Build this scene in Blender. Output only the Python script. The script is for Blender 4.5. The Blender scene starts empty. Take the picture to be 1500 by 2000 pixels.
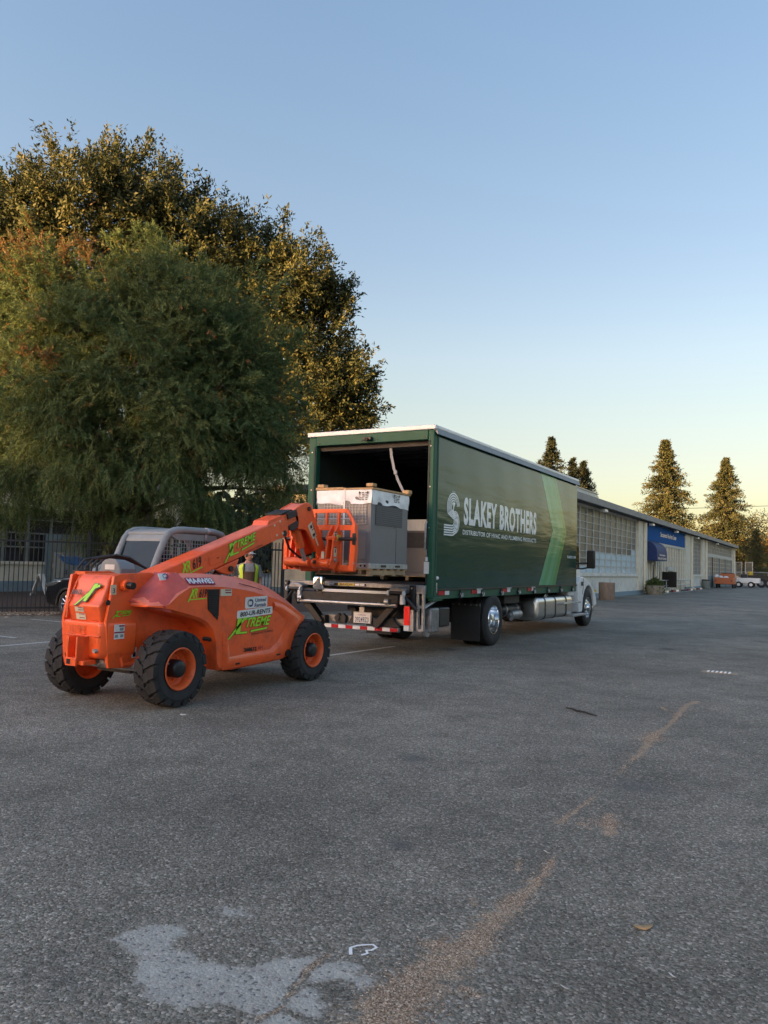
import bpy, math, random
import numpy as np
from mathutils import Vector, Matrix
R = math.radians
random.seed(7)
rng = np.random.default_rng(11)
scene = bpy.context.scene
col = scene.collection

# ---------------------------------------------------------------- camera, light
def cam_axes(psi, th, ro):
    w = Vector((-math.sin(psi)*math.cos(th), math.cos(psi)*math.cos(th), math.sin(th)))
    r0 = Vector((math.cos(psi), math.sin(psi), 0)); u0 = r0.cross(w)
    r = math.cos(ro)*r0 + math.sin(ro)*u0; u = -math.sin(ro)*r0 + math.cos(ro)*u0
    return r, u, w
cd = bpy.data.cameras.new('camera'); cam = bpy.data.objects.new('camera', cd); col.objects.link(cam)
cr, cu_, cw = cam_axes(R(29.608), R(3.848), R(1.551))
cam.matrix_world = Matrix(((cr.x, cu_.x, -cw.x, 0), (cr.y, cu_.y, -cw.y, 0), (cr.z, cu_.z, -cw.z, 1.551), (0, 0, 0, 1)))
cd.sensor_fit = 'VERTICAL'; cd.sensor_height = 36; cd.lens = 1533.6/2000*36
cd.clip_start = 0.1; cd.clip_end = 3000
scene.camera = cam

SUN_EL, SUN_AZ = R(4.0), (-0.42, -0.907)          # horizontal direction towards the sun
sd = Vector((SUN_AZ[0]*math.cos(SUN_EL), SUN_AZ[1]*math.cos(SUN_EL), math.sin(SUN_EL))).normalized()
sl = bpy.data.lights.new('sun', 'SUN'); sl.energy = 5.0; sl.angle = R(0.6); sl.color = (1.0, 0.56, 0.22)
so = bpy.data.objects.new('sun', sl); col.objects.link(so)
so.rotation_euler = (-sd).to_track_quat('-Z', 'Y').to_euler(); so.location = (0, 0, 60)

world = bpy.data.worlds.new('World'); scene.world = world; world.use_nodes = True
nt = world.node_tree; nt.nodes.clear()
wo = nt.nodes.new('ShaderNodeOutputWorld'); bg = nt.nodes.new('ShaderNodeBackground')
sky = nt.nodes.new('ShaderNodeTexSky'); sky.sky_type = 'NISHITA'; sky.sun_disc = False
sky.sun_elevation = SUN_EL; sky.sun_rotation = math.atan2(SUN_AZ[0], SUN_AZ[1])
sky.air_density = 1.0; sky.dust_density = 1.2; sky.ozone_density = 1.6
tc = nt.nodes.new('ShaderNodeTexCoord'); sx = nt.nodes.new('ShaderNodeSeparateXYZ')
ramp = nt.nodes.new('ShaderNodeValToRGB'); mx = nt.nodes.new('ShaderNodeMix'); mx.data_type = 'RGBA'; mx.blend_type = 'MULTIPLY'
mx.inputs['Factor'].default_value = 1.0
SKY_TINT = [(0.0, (0.852, 0.75, 0.78)), (0.069, (0.878, 0.789, 0.839)), (0.134, (1.001, 0.798, 0.778)), (0.194, (1.091, 0.864, 0.796)), (0.258, (1.174, 0.933, 0.88)), (0.373, (1.117, 0.937, 0.935)), (0.474, (1.128, 0.986, 0.985)), (0.59, (1.13, 1.029, 1.061)), (1.0, (1.107, 1.008, 1.04))]
while len(ramp.color_ramp.elements) < len(SKY_TINT): ramp.color_ramp.elements.new(0.5)
for e, (p, c3) in zip(ramp.color_ramp.elements, SKY_TINT): e.position = p; e.color = (*c3, 1)
nt.links.new(tc.outputs['Generated'], sx.inputs[0]); nt.links.new(sx.outputs['Z'], ramp.inputs[0])
nt.links.new(sky.outputs[0], mx.inputs['A']); nt.links.new(ramp.outputs[0], mx.inputs['B'])
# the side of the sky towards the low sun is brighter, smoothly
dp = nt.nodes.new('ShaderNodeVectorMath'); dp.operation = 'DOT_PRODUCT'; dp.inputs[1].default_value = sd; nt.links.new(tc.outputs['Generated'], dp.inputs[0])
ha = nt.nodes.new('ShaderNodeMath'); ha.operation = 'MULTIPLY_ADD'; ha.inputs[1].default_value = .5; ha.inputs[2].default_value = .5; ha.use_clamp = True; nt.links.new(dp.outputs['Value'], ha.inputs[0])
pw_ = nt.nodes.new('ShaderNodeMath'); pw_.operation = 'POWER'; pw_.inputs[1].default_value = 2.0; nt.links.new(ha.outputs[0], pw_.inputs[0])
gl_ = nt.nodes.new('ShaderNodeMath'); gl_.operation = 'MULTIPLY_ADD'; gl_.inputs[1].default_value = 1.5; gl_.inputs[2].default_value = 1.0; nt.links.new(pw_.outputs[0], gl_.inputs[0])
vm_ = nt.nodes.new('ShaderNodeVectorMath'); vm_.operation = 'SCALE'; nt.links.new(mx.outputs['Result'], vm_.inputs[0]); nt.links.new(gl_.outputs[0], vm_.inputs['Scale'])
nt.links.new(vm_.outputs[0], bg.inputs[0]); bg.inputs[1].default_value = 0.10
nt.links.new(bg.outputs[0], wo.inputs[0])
vs = scene.view_settings; vs.view_transform = 'Standard'; vs.look = 'None'; vs.gamma = 1; vs.use_curve_mapping = False
vs.exposure = 2.3
scene.cycles.max_bounces = 8; scene.cycles.transparent_max_bounces = 12
scene.cycles.use_denoising = True

# ---------------------------------------------------------------- mesh helpers
class MB:
    def __init__(s): s.v = []; s.f = []
    def add(s, vs, fs):
        o = len(s.v); s.v += [tuple(p) for p in vs]; s.f += [tuple(i+o for i in f) for f in fs]; return s
    def box(s, x0, x1, y0, y1, z0, z1):
        return s.add([(x0,y0,z0),(x1,y0,z0),(x1,y1,z0),(x0,y1,z0),(x0,y0,z1),(x1,y0,z1),(x1,y1,z1),(x0,y1,z1)],
                     [(3,2,1,0),(4,5,6,7),(0,1,5,4),(1,2,6,5),(2,3,7,6),(3,0,4,7)])
    def obox(s, c, sz, m=None, rz=0):
        m = m or Matrix.Rotation(rz, 3, 'Z'); c = Vector(c); hx, hy, hz = (q/2 for q in sz)
        vs = [c + m @ Vector(p) for p in ((-hx,-hy,-hz),(hx,-hy,-hz),(hx,hy,-hz),(-hx,hy,-hz),(-hx,-hy,hz),(hx,-hy,hz),(hx,hy,hz),(-hx,hy,hz))]
        return s.add(vs, [(3,2,1,0),(4,5,6,7),(0,1,5,4),(1,2,6,5),(2,3,7,6),(3,0,4,7)])
    def prism(s, pts, ax, a, b):
        """polygon in the two other axes, pushed from a to b along axis ax"""
        def P(p, t):
            q = list(p); q.insert(ax, t); return q
        n = len(pts); ar = sum(pts[i][0]*pts[(i+1) % n][1]-pts[(i+1) % n][0]*pts[i][1] for i in range(n))
        if (ar > 0) == (ax == 1): pts = pts[::-1]
        lo, hi = min(a, b), max(a, b)
        s.add([P(p, lo) for p in pts]+[P(p, hi) for p in pts],
              [tuple(range(n))[::-1], tuple(range(n, 2*n))]+[(i, (i+1) % n, n+(i+1) % n, n+i) for i in range(n)]); return s
    def tube(s, pts, r, n=8, caps=True):
        pts = [Vector(p) for p in pts]; m = len(pts); rs = r if isinstance(r, (list, tuple)) else [r]*m
        t0 = (pts[1]-pts[0]).normalized(); up = Vector((0,0,1)) if abs(t0.z) < .9 else Vector((1,0,0))
        a = t0.cross(up).normalized(); vs = []
        for i, p in enumerate(pts):
            t = (pts[min(i+1, m-1)]-pts[max(i-1, 0)]).normalized(); a = (a - t*a.dot(t)).normalized(); b = t.cross(a)
            for k in range(n):
                g = 2*math.pi*k/n; vs.append(p + rs[i]*(math.cos(g)*a+math.sin(g)*b))
        fs = [(i*n+k, i*n+(k+1) % n, (i+1)*n+(k+1) % n, (i+1)*n+k) for i in range(m-1) for k in range(n)]
        if caps: fs += [tuple(range(n))[::-1], tuple(range((m-1)*n, m*n))]
        return s.add(vs, fs)
    def cyl(s, a, b, r, n=16): return s.tube([a, b], r, n)
    def lathe(s, prof, c, ax=0, n=32, sgn=1):
        """profile (radius, offset) spun about axis ax through c"""
        c = Vector(c); vs = []; m = len(prof)
        for (r, h) in prof:
            for k in range(n):
                g = 2*math.pi*k/n; q = [r*math.cos(g), r*math.sin(g)]; q.insert(ax, h*sgn); vs.append(c+Vector(q))
        fs = [(i*n+k, i*n+(k+1) % n, (i+1)*n+(k+1) % n, (i+1)*n+k) for i in range(m-1) for k in range(n)]
        if (sgn < 0) != (ax == 1): fs = [f[::-1] for f in fs]
        return s.add(vs, fs)
    def loft(s, secs, caps=True, closed=True):
        n = len(secs[0]); m = len(secs); vs = [p for q in secs for p in q]; kk = n if closed else n-1
        fs = [(i*n+k, i*n+(k+1) % n, (i+1)*n+(k+1) % n, (i+1)*n+k) for i in range(m-1) for k in range(kk)]
        if caps: fs += [tuple(range(n))[::-1], tuple(range((m-1)*n, m*n))]
        return s.add(vs, fs)
    def quad(s, a, b, c, d): return s.add([a, b, c, d], [(0,1,2,3)])

ROOTLOC = {}
def put(o, parent):
    col.objects.link(o)
    if parent is not None: o.parent = parent
    return o
def origin_of(o):
    while o is not None:
        if o.name in ROOTLOC: return ROOTLOC[o.name]
        o = o.parent
    return Vector((0,0,0))
def finish(me, smooth=35):
    if smooth and len(me.polygons):
        me.polygons.foreach_set('use_smooth', [True]*len(me.polygons)); me.set_sharp_from_angle(angle=R(smooth))
def obj(name, mb, mat, parent=None, bevel=0, smooth=35, seg=2, fixn=False):
    """one mesh object from world coordinates (made local to its thing's base)"""
    of = origin_of(parent) if parent else Vector((0,0,0))
    me = bpy.data.meshes.new(name); me.from_pydata([(p[0]-of.x, p[1]-of.y, p[2]-of.z) for p in mb.v], [], mb.f); me.update()
    if fixn:
        import bmesh
        bm = bmesh.new(); bm.from_mesh(me); bmesh.ops.recalc_face_normals(bm, faces=bm.faces); bm.to_mesh(me); bm.free()
    me.materials.append(mat); finish(me, smooth)
    o = put(bpy.data.objects.new(name, me), parent)
    if bevel:
        b = o.modifiers.new('bevel', 'BEVEL'); b.width = bevel; b.segments = seg; b.limit_method = 'ANGLE'; b.angle_limit = R(40); b.harden_normals = False
    return o
def thing(name, label, cat, loc=(0,0,0), group=None):
    o = bpy.data.objects.new(name, None); o.empty_display_size = .2; o.location = loc; col.objects.link(o)
    o['label'] = label; o['category'] = cat
    if group: o['group'] = group
    ROOTLOC[o.name] = Vector(loc); return o
def tag(o, label, cat, group=None, kind=None):
    o['label'] = label; o['category'] = cat
    if group: o['group'] = group
    if kind: o['kind'] = kind
    return o
def struct(o, kind='structure', label=None):
    o['kind'] = kind
    if label: o['label'] = label
    return o
def copy_thing(o, parent=None, loc=None):
    c = o.copy(); col.objects.link(c)
    if parent is not None: c.parent = parent
    if loc is not None: c.location = loc; ROOTLOC[c.name] = Vector(loc)
    for ch in list(o.children): copy_thing(ch, c)
    return c
def piece(proto, parent, dx=(0,0,0)):
    c = proto.copy(); col.objects.link(c); c.parent = parent; c.location = Vector(proto.location)+Vector(dx); return c

# ---------------------------------------------------------------- lettering
_tc = {}
def text_geo(s, bold, res=4, space=1.0):
    k = (s, bold, space)
    if k not in _tc:
        cu = bpy.data.curves.new('t', 'FONT'); cu.body = s; cu.offset = bold; cu.space_character = space; cu.resolution_u = res; cu.fill_mode = 'FRONT'
        o = bpy.data.objects.new('t', cu); me = bpy.data.meshes.new_from_object(o)
        v = np.array([(p.co.x, p.co.y) for p in me.vertices]); f = [tuple(p.vertices) for p in me.polygons]
        bpy.data.objects.remove(o); bpy.data.curves.remove(cu); bpy.data.meshes.remove(me)
        v -= v.min(0); _tc[k] = (v/v.max(0), f)
    return _tc[k]
def text_into(mb, s, o, u, v, w, h, lift=0.002, bold=0.0, shear=0.0, n=None, space=1.0):
    """string s fitted in a w x h box from lower left o along unit axes u (right) and v (up)"""
    q, f = text_geo(s, bold, 4, space); o, u, v = Vector(o), Vector(u), Vector(v); n = u.cross(v) if n is None else Vector(n)
    mb.add([o+u*(a*w+shear*b*h)+v*(b*h)+n*lift for a, b in q], f); return mb
def lettering(s, mat, parent, o, u, v, w, h, name='lettering', **k):
    return obj(name, text_into(MB(), s, o, u, v, w, h, **k), mat, parent, smooth=0)
def plate(mb, o, u, v, w, h, t=0.002, r=0.0):
    o, u, v = Vector(o), Vector(u), Vector(v); n = u.cross(v)
    if r:
        pts = []
        for cx, cy, a0 in ((w-r, r, -90), (w-r, h-r, 0), (r, h-r, 90), (r, r, 180)):
            for k in range(4): a = R(a0+30*k); pts.append((cx+r*math.cos(a), cy+r*math.sin(a)))
    else: pts = [(0,0),(w,0),(w,h),(0,h)]
    m = len(pts)
    return mb.add([o+u*a+v*b for a, b in pts]+[o+u*a+v*b+n*t for a, b in pts],
                  [tuple(range(m))[::-1], tuple(range(m, 2*m))]+[(i, (i+1) % m, m+(i+1) % m, m+i) for i in range(m)])
def poly_plate(mb, pts, o, u, v, lift, t=0.0008):
    o, u, v = Vector(o), Vector(u), Vector(v); n = u.cross(v); m = len(pts)
    ar = sum(pts[i][0]*pts[(i+1) % m][1]-pts[(i+1) % m][0]*pts[i][1] for i in range(m))
    if ar < 0: pts = pts[::-1]
    return mb.add([o+u*a+v*b+n*(lift+t) for a, b in pts], [tuple(range(m))])
def ribbon(mb, pts, w, o, u, v, lift):
    """flat line of width w along 2-D points"""
    o, u, v = Vector(o), Vector(u), Vector(v); n = u.cross(v); m = len(pts); L = []; Rr = []
    for i, p in enumerate(pts):
        a = pts[max(i-1, 0)]; b = pts[min(i+1, m-1)]; dx, dy = b[0]-a[0], b[1]-a[1]; l = math.hypot(dx, dy) or 1
        nx, ny = -dy/l*w/2, dx/l*w/2; L.append((p[0]+nx, p[1]+ny)); Rr.append((p[0]-nx, p[1]-ny))
    q = [o+u*a+v*b+n*lift for a, b in L+Rr]
    return mb.add(q, [(m+i, m+i+1, i+1, i) for i in range(m-1)])

# ---------------------------------------------------------------- materials
def srgb(h):
    h = h.lstrip('#'); c = [int(h[i:i+2], 16)/255 for i in (0, 2, 4)]
    return tuple(x/12.92 if x <= .04045 else ((x+.055)/1.055)**2.4 for x in c)
def mat(name, color, rough=.6, metal=0.0, var=.12, vscale=6.0, bump=0.0, bscale=60.0, spec=.5, coat=0.0, dirt=0.0, dirtc=(.09,.075,.06), dscale=3.0, stretch=None, emit=None, detail=6):
    m = bpy.data.materials.new(name); m.use_nodes = True; t = m.node_tree; b = t.nodes['Principled BSDF']
    b.inputs['Roughness'].default_value = rough; b.inputs['Metallic'].default_value = metal
    b.inputs['Specular IOR Level'].default_value = spec; b.inputs['Coat Weight'].default_value = coat
    tcn = t.nodes.new('ShaderNodeTexCoord'); src = tcn.outputs['Object']
    if stretch:
        mp = t.nodes.new('ShaderNodeMapping'); mp.inputs['Scale'].default_value = stretch; t.links.new(src, mp.inputs[0]); src = mp.outputs[0]
    nz = t.nodes.new('ShaderNodeTexNoise'); nz.inputs['Scale'].default_value = vscale; nz.inputs['Detail'].default_value = detail; nz.inputs['Roughness'].default_value = .6
    t.links.new(src, nz.inputs['Vector'])
    rp = t.nodes.new('ShaderNodeValToRGB'); rp.color_ramp.elements[0].position = .3; rp.color_ramp.elements[1].position = .7
    rp.color_ramp.elements[0].color = tuple(x*(1-var) for x in color)+(1,); rp.color_ramp.elements[1].color = tuple(min(x*(1+var), 1) for x in color)+(1,)
    t.links.new(nz.outputs['Fac'], rp.inputs[0]); out = rp.outputs[0]
    if dirt:
        n2 = t.nodes.new('ShaderNodeTexNoise'); n2.inputs['Scale'].default_value = dscale; n2.inputs['Detail'].default_value = 10; n2.inputs['Roughness'].default_value = .72
        t.links.new(src, n2.inputs['Vector'])
        r2 = t.nodes.new('ShaderNodeValToRGB'); r2.color_ramp.elements[0].position = .5; r2.color_ramp.elements[1].position = .72
        r2.color_ramp.elements[0].color = (0,0,0,1); r2.color_ramp.elements[1].color = (dirt,)*3+(1,)
        t.links.new(n2.outputs['Fac'], r2.inputs[0])
        mm = t.nodes.new('ShaderNodeMix'); mm.data_type = 'RGBA'; mm.inputs['B'].default_value = (*dirtc, 1)
        t.links.new(r2.outputs[0], mm.inputs['Factor']); t.links.new(out, mm.inputs['A']); out = mm.outputs['Result']
        ad = t.nodes.new('ShaderNodeMath'); ad.operation = 'MULTIPLY_ADD'; ad.inputs[1].default_value = .35; ad.inputs[2].default_value = rough; ad.use_clamp = True
        t.links.new(r2.outputs[0], ad.inputs[0]); t.links.new(ad.outputs[0], b.inputs['Roughness'])
    t.links.new(out, b.inputs['Base Color'])
    if bump:
        nb = t.nodes.new('ShaderNodeTexNoise'); nb.inputs['Scale'].default_value = bscale; nb.inputs['Detail'].default_value = 4; t.links.new(src, nb.inputs['Vector'])
        bp = t.nodes.new('ShaderNodeBump'); bp.inputs['Strength'].default_value = bump; bp.inputs['Distance'].default_value = .02
        t.links.new(nb.outputs['Fac'], bp.inputs['Height']); t.links.new(bp.outputs[0], b.inputs['Normal'])
    if emit: b.inputs['Emission Color'].default_value = (*emit[0], 1); b.inputs['Emission Strength'].default_value = emit[1]
    return m
def glass_mat(name, color, rough=.05, spec=.5, var=.3, vscale=3, bump=.0):
    return mat(name, color, rough, 0, var, vscale, bump, 4.0, spec)
M = {}
M['orange'] = mat('orange_paint', (.88,.115,.022), .38, var=.07, vscale=4, dirt=.45, dirtc=(.22,.05,.025), dscale=5, coat=.25, bump=.03, bscale=30)
M['orange2'] = mat('orange_paint_worn', (.80,.125,.026), .5, var=.12, vscale=8, dirt=.75, dirtc=(.12,.05,.03), dscale=8, bump=.06, bscale=40)
M['faded'] = mat('faded_pink_orange_paint', (.78,.20,.13), .42, var=.16, vscale=5, dirt=.35, dirtc=(.5,.08,.03), dscale=4, coat=.1)
M['redpatch'] = mat('faded_red_paint', (.52,.09,.075), .42, var=.2, vscale=6, dirt=.3, dirtc=(.62,.2,.13), dscale=5)
M['tyre'] = mat('tyre_rubber', (.022,.022,.023), .85, var=.25, vscale=9, dirt=.6, dirtc=(.055,.05,.045), dscale=6, bump=.15, bscale=50)
M['tyre2'] = mat('road_tyre_rubber', (.018,.018,.019), .75, var=.2, vscale=9, dirt=.35, dirtc=(.05,.047,.042), dscale=5)
M['black'] = mat('black_paint', (.012,.012,.014), .45, var=.3, vscale=8, dirt=.4, dirtc=(.05,.045,.04))
M['blackrub'] = mat('black_rubber_hose', (.010,.010,.011), .5, var=.3)
M['darksteel'] = mat('dark_greasy_steel', (.028,.028,.03), .55, .3, var=.35, vscale=10, dirt=.7, dirtc=(.07,.055,.045), dscale=7)
M['steel'] = mat('galvanised_steel', (.42,.43,.44), .42, .75, var=.22, vscale=14, dirt=.4, dirtc=(.16,.15,.14), dscale=8)
M['chrome'] = mat('polished_aluminium', (.78,.79,.80), .13, 1.0, var=.08, vscale=12, dirt=.25, dirtc=(.35,.33,.30), dscale=9)
M['alu'] = mat('tank_aluminium', (.60,.60,.60), .3, 1.0, var=.12, vscale=5, stretch=(1,.3,1), dirt=.3, dirtc=(.3,.28,.26))
M['green'] = mat('green_truck_paint', (.022,.095,.058), .45, var=.12, vscale=3, dirt=.25, dirtc=(.06,.11,.08), dscale=6, spec=.22)
M['lime'] = mat('lime_green_decal', (.36,.72,.03), .4, var=.06)
M['ink'] = mat('black_decal', (.008,.008,.009), .4, var=.1)
M['white'] = mat('white_paint', (.78,.78,.77), .35, var=.05, dirt=.3, dirtc=(.42,.40,.37), dscale=5, coat=.2)
M['sticker'] = mat('white_sticker', (.72,.71,.68), .4, var=.06, dirt=.35, dirtc=(.5,.46,.4), dscale=30)
M['cream'] = mat('cream_warning_label', (.64,.58,.42), .5, var=.12, vscale=30, dirt=.4, dirtc=(.4,.3,.2), dscale=30)
M['maroon'] = mat('maroon_sticker', (.26,.03,.075), .6, spec=.2, var=.15)
M['navy'] = mat('navy_print', (.02,.03,.12), .4)
M['greyprint'] = mat('grey_print', (.25,.26,.28), .4)
M['red'] = mat('red_reflector', (.45,.012,.02), .25, var=.1)
M['white2'] = mat('white_reflector', (.72,.72,.72), .25, var=.05)
M['taillight'] = mat('red_tail_lamp', (.5,.012,.012), .25, emit=((1,.03,.02), .08))
M['wood'] = mat('pale_pine', (.52,.32,.15), .75, var=.25, vscale=5, stretch=(6,6,6), bump=.1)
M['wood2'] = mat('weathered_pallet_wood', (.36,.25,.14), .85, var=.35, vscale=6, bump=.15)
M['unit'] = mat('grey_sheet_metal', (.165,.17,.185), .42, .2, var=.06, vscale=3, dirt=.15, dirtc=(.17,.17,.17))
M['unitdark'] = mat('dark_coil_fins', (.05,.052,.058), .6, .2, var=.25, vscale=20)
M['wrap'] = mat('white_plastic_wrap', (.84,.85,.86), .35, var=.12, vscale=7, bump=.5, bscale=6, stretch=(1,1,.5))
M['cabgrey'] = mat('grey_cab_paint', (.23,.25,.26), .5, var=.14, vscale=5, dirt=.3, dirtc=(.28,.28,.28))
M['wire'] = mat('pale_guard_wire', (.34,.35,.36), .45, .3)
M['steelgrey'] = mat('grimy_grey_steel', (.27,.27,.275), .45, .6, var=.3, vscale=12, dirt=.6, dirtc=(.06,.055,.05), dscale=8)
M['mesh'] = mat('grey_wire_mesh', (.34,.35,.36), .6, var=.1)
M['cabglass'] = glass_mat('tinted_cab_glass', (.012,.015,.017), .06, .35, bump=.25)
M['carpaint'] = mat('black_car_paint', (.006,.007,.009), .12, var=.1, coat=1.0)
M['carglass'] = glass_mat('dark_car_glass', (.01,.012,.014), .03, .8)
M['cream_wall'] = mat('cream_stucco', (.76,.70,.56), .85, var=.10, vscale=2.5, bump=.15, bscale=50, dirt=.45, dirtc=(.40,.36,.29), dscale=1.3)
M['grey_wall'] = mat('pale_grey_stucco', (.74,.71,.63), .85, var=.10, vscale=2.5, bump=.15, bscale=50, dirt=.5, dirtc=(.34,.32,.28), dscale=1.3)
M['bluebase'] = mat('blue_grey_base_paint', (.22,.30,.35), .8, var=.12, dirt=.4, dirtc=(.2,.2,.19))
M['fascia'] = mat('grey_fascia_metal', (.26,.25,.245), .6, var=.15, vscale=1.5, dirt=.4, dirtc=(.24,.23,.22))
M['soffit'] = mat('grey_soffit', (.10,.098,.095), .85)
M['roofing'] = mat('grey_roof_sheet', (.25,.25,.25), .8)
M['sash'] = mat('pale_steel_sash', (.52,.52,.48), .6, var=.12)
M['pane_a'] = mat('dusty_window_glass', (.20,.195,.175), .38, var=.4, vscale=2.2, spec=.12)
M['pane_b'] = mat('darker_window_glass', (.12,.118,.108), .35, var=.45, vscale=2.0, spec=.12)
M['pane_e'] = mat('dark_shopfront_glass', (.03,.032,.034), .3, var=.5, vscale=1.2, spec=.1)
M['pane_c'] = mat('pale_blue_painted_glass', (.50,.63,.70), .4, var=.12, vscale=2, spec=.12)
M['pane_d'] = mat('black_open_pane', (.008,.008,.009), .3)
M['bluesign'] = mat('blue_sign_panel', (.022,.11,.34), .8, spec=.05, var=.1, vscale=.8, dirt=.3, dirtc=(.06,.12,.22), dscale=.9)
M['bluecanvas'] = mat('navy_blue_canvas', (.010,.032,.13), .7, var=.15)
M['slat'] = mat('cream_painted_slat', (.78,.72,.58), .8, var=.1, dirt=.3, dirtc=(.4,.36,.3))
M['garage'] = mat('blue_grey_door_paint', (.17,.24,.26), .6, var=.12)
M['planter'] = mat('rusty_brown_planter', (.26,.19,.145), .9, var=.25, vscale=6, bump=.3, stretch=(1,1,.3))
M['concrete'] = mat('tan_concrete', (.30,.26,.20), .9, var=.2, vscale=5, bump=.3)
M['foliage_small'] = mat('planter_leaves', (.075,.11,.035), .7, var=.5, vscale=9)
M['signblack'] = mat('dark_brown_board', (.035,.032,.03), .6)
M['redpaint'] = mat('red_kerb_paint', (.25,.06,.06), .8, dirt=.6, dirtc=(.35,.3,.28), dscale=10)
M['whitepaint'] = mat('worn_white_line_paint', (.55,.55,.53), .8, var=.15, vscale=10, dirt=.8, dirtc=(.12,.12,.12), dscale=14)
M['fence'] = mat('dark_iron_paint', (.035,.036,.038), .6, var=.2)
M['mulch'] = mat('brown_bark_mulch', (.07,.045,.035), .95, var=.5, vscale=14, bump=.6, bscale=20)
M['drygrass'] = mat('dry_tan_grass', (.34,.24,.13), .95, var=.25, vscale=1.2, bump=.4, bscale=6)
M['bark'] = mat('brown_bark', (.10,.07,.05), .9, var=.35, vscale=8, stretch=(1,1,.25), bump=.4, bscale=12)
M['barklit'] = mat('sunlit_tan_bark', (.17,.10,.06), .8, var=.25, vscale=5, stretch=(1,1,.3), bump=.2)  # paler bark for the left limbs, low sunlight put into the colour
M['bluetarp'] = mat('blue_tarp', (.02,.12,.42), .5, var=.1)
M['skin'] = mat('skin', (.46,.22,.15), .55, var=.12, vscale=25)
M['shirt'] = mat('grey_shirt', (.27,.27,.28), .9, var=.12, bump=.2)
M['hivis'] = mat('yellow_hi_vis', (.62,.78,.05), .7, var=.06)
M['vestgrey'] = mat('grey_vest_tape', (.32,.32,.35), .6)
M['bib'] = mat('brown_canvas_bib', (.11,.065,.04), .9, var=.2)
M['hair'] = mat('dark_hair', (.02,.015,.012), .6)
M['cap'] = mat('white_cap', (.75,.75,.74), .7)
M['denim'] = mat('dark_work_trousers', (.03,.035,.05), .9)
M['yellow'] = mat('yellow_plastic', (.62,.42,.05), .5)
M['cartorange'] = mat('faded_orange_cart_paint', (.50,.14,.05), .5, var=.15, dirt=.4, dirtc=(.35,.16,.09))
M['camera_black'] = mat('black_plastic', (.01,.01,.01), .4)
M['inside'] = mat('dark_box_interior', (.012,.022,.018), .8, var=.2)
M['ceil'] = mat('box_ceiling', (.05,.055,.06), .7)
M['bin'] = mat('grey_green_bin', (.20,.22,.20), .7)
M['paper'] = mat('pale_litter_paper', (.62,.61,.58), .8)
M['leafdry'] = mat('dry_leaf', (.36,.24,.12), .8, var=.3, vscale=30)
M['stick'] = mat('dark_twig', (.018,.016,.015), .8)
M['chalk'] = mat('white_road_mark', (.78,.78,.76), .8, var=.08)
M['dirtchip'] = mat('tan_dirt_chips', (.25,.17,.10), .9)

# ================================================================ GROUND
PATCH = [[(-2.564, 2.35), (-2.564, 2.443), (-2.532, 2.536), (-2.462, 2.569), (-2.415, 2.612), (-2.351, 2.545), (-2.348, 2.467), (-2.309, 2.415), (-2.21, 2.447), (-2.132, 2.414), (-2.024, 2.444), (-1.944, 2.505), (-1.898, 2.585), (-1.836, 2.646), (-1.792, 2.674), (-1.75, 2.722), (-1.738, 2.688), (-1.753, 2.618), (-1.723, 2.502), (-1.71, 2.403), (-1.673, 2.327), (-1.684, 2.279), (-1.727, 2.236), (-1.796, 2.248), (-1.879, 2.228), (-1.917, 2.18), (-1.961, 2.128), (-2.045, 2.14), (-2.114, 2.113), (-2.193, 2.166), (-2.222, 2.13), (-2.265, 2.212), (-2.364, 2.327), (-2.434, 2.324), (-2.513, 2.339)], [(-1.734, 2.59), (-1.733, 2.65), (-1.685, 2.702), (-1.622, 2.732), (-1.578, 2.71), (-1.566, 2.64), (-1.571, 2.571), (-1.615, 2.609), (-1.633, 2.56), (-1.66, 2.542), (-1.636, 2.521), (-1.698, 2.482), (-1.736, 2.55)], [(-1.704, 2.407), (-1.682, 2.474), (-1.628, 2.509), (-1.6, 2.439), (-1.556, 2.417), (-1.525, 2.356), (-1.549, 2.31), (-1.603, 2.322), (-1.666, 2.331)], [(-1.569, 2.695), (-1.517, 2.69), (-1.486, 2.653), (-1.482, 2.566), (-1.543, 2.572), (-1.558, 2.645)], [(-1.671, 2.144), (-1.697, 2.198), (-1.689, 2.26), (-1.665, 2.316), (-1.616, 2.314), (-1.552, 2.29), (-1.512, 2.244)], [(-2.43, 2.824), (-2.29, 2.902), (-2.225, 2.838), (-2.244, 2.786), (-2.292, 2.755), (-2.353, 2.767)], [(-2.036, 2.691), (-2.01, 2.731), (-1.962, 2.728), (-1.956, 2.675), (-1.999, 2.659)], [(-2.116, 2.55), (-2.061, 2.608), (-2.032, 2.572), (-2.078, 2.532)]]
CRACK = [(-1.743, 2.727), (-1.753, 2.618), (-1.732, 2.515), (-1.702, 2.392), (-1.677, 2.307), (-1.711, 2.216), (-1.712, 2.147)]
CRACK2 = [[(-1.705, 2.477), (-1.636, 2.521), (-1.598, 2.582)], [(-1.669, 2.321), (-1.596, 2.312), (-1.54, 2.298)]]
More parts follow.
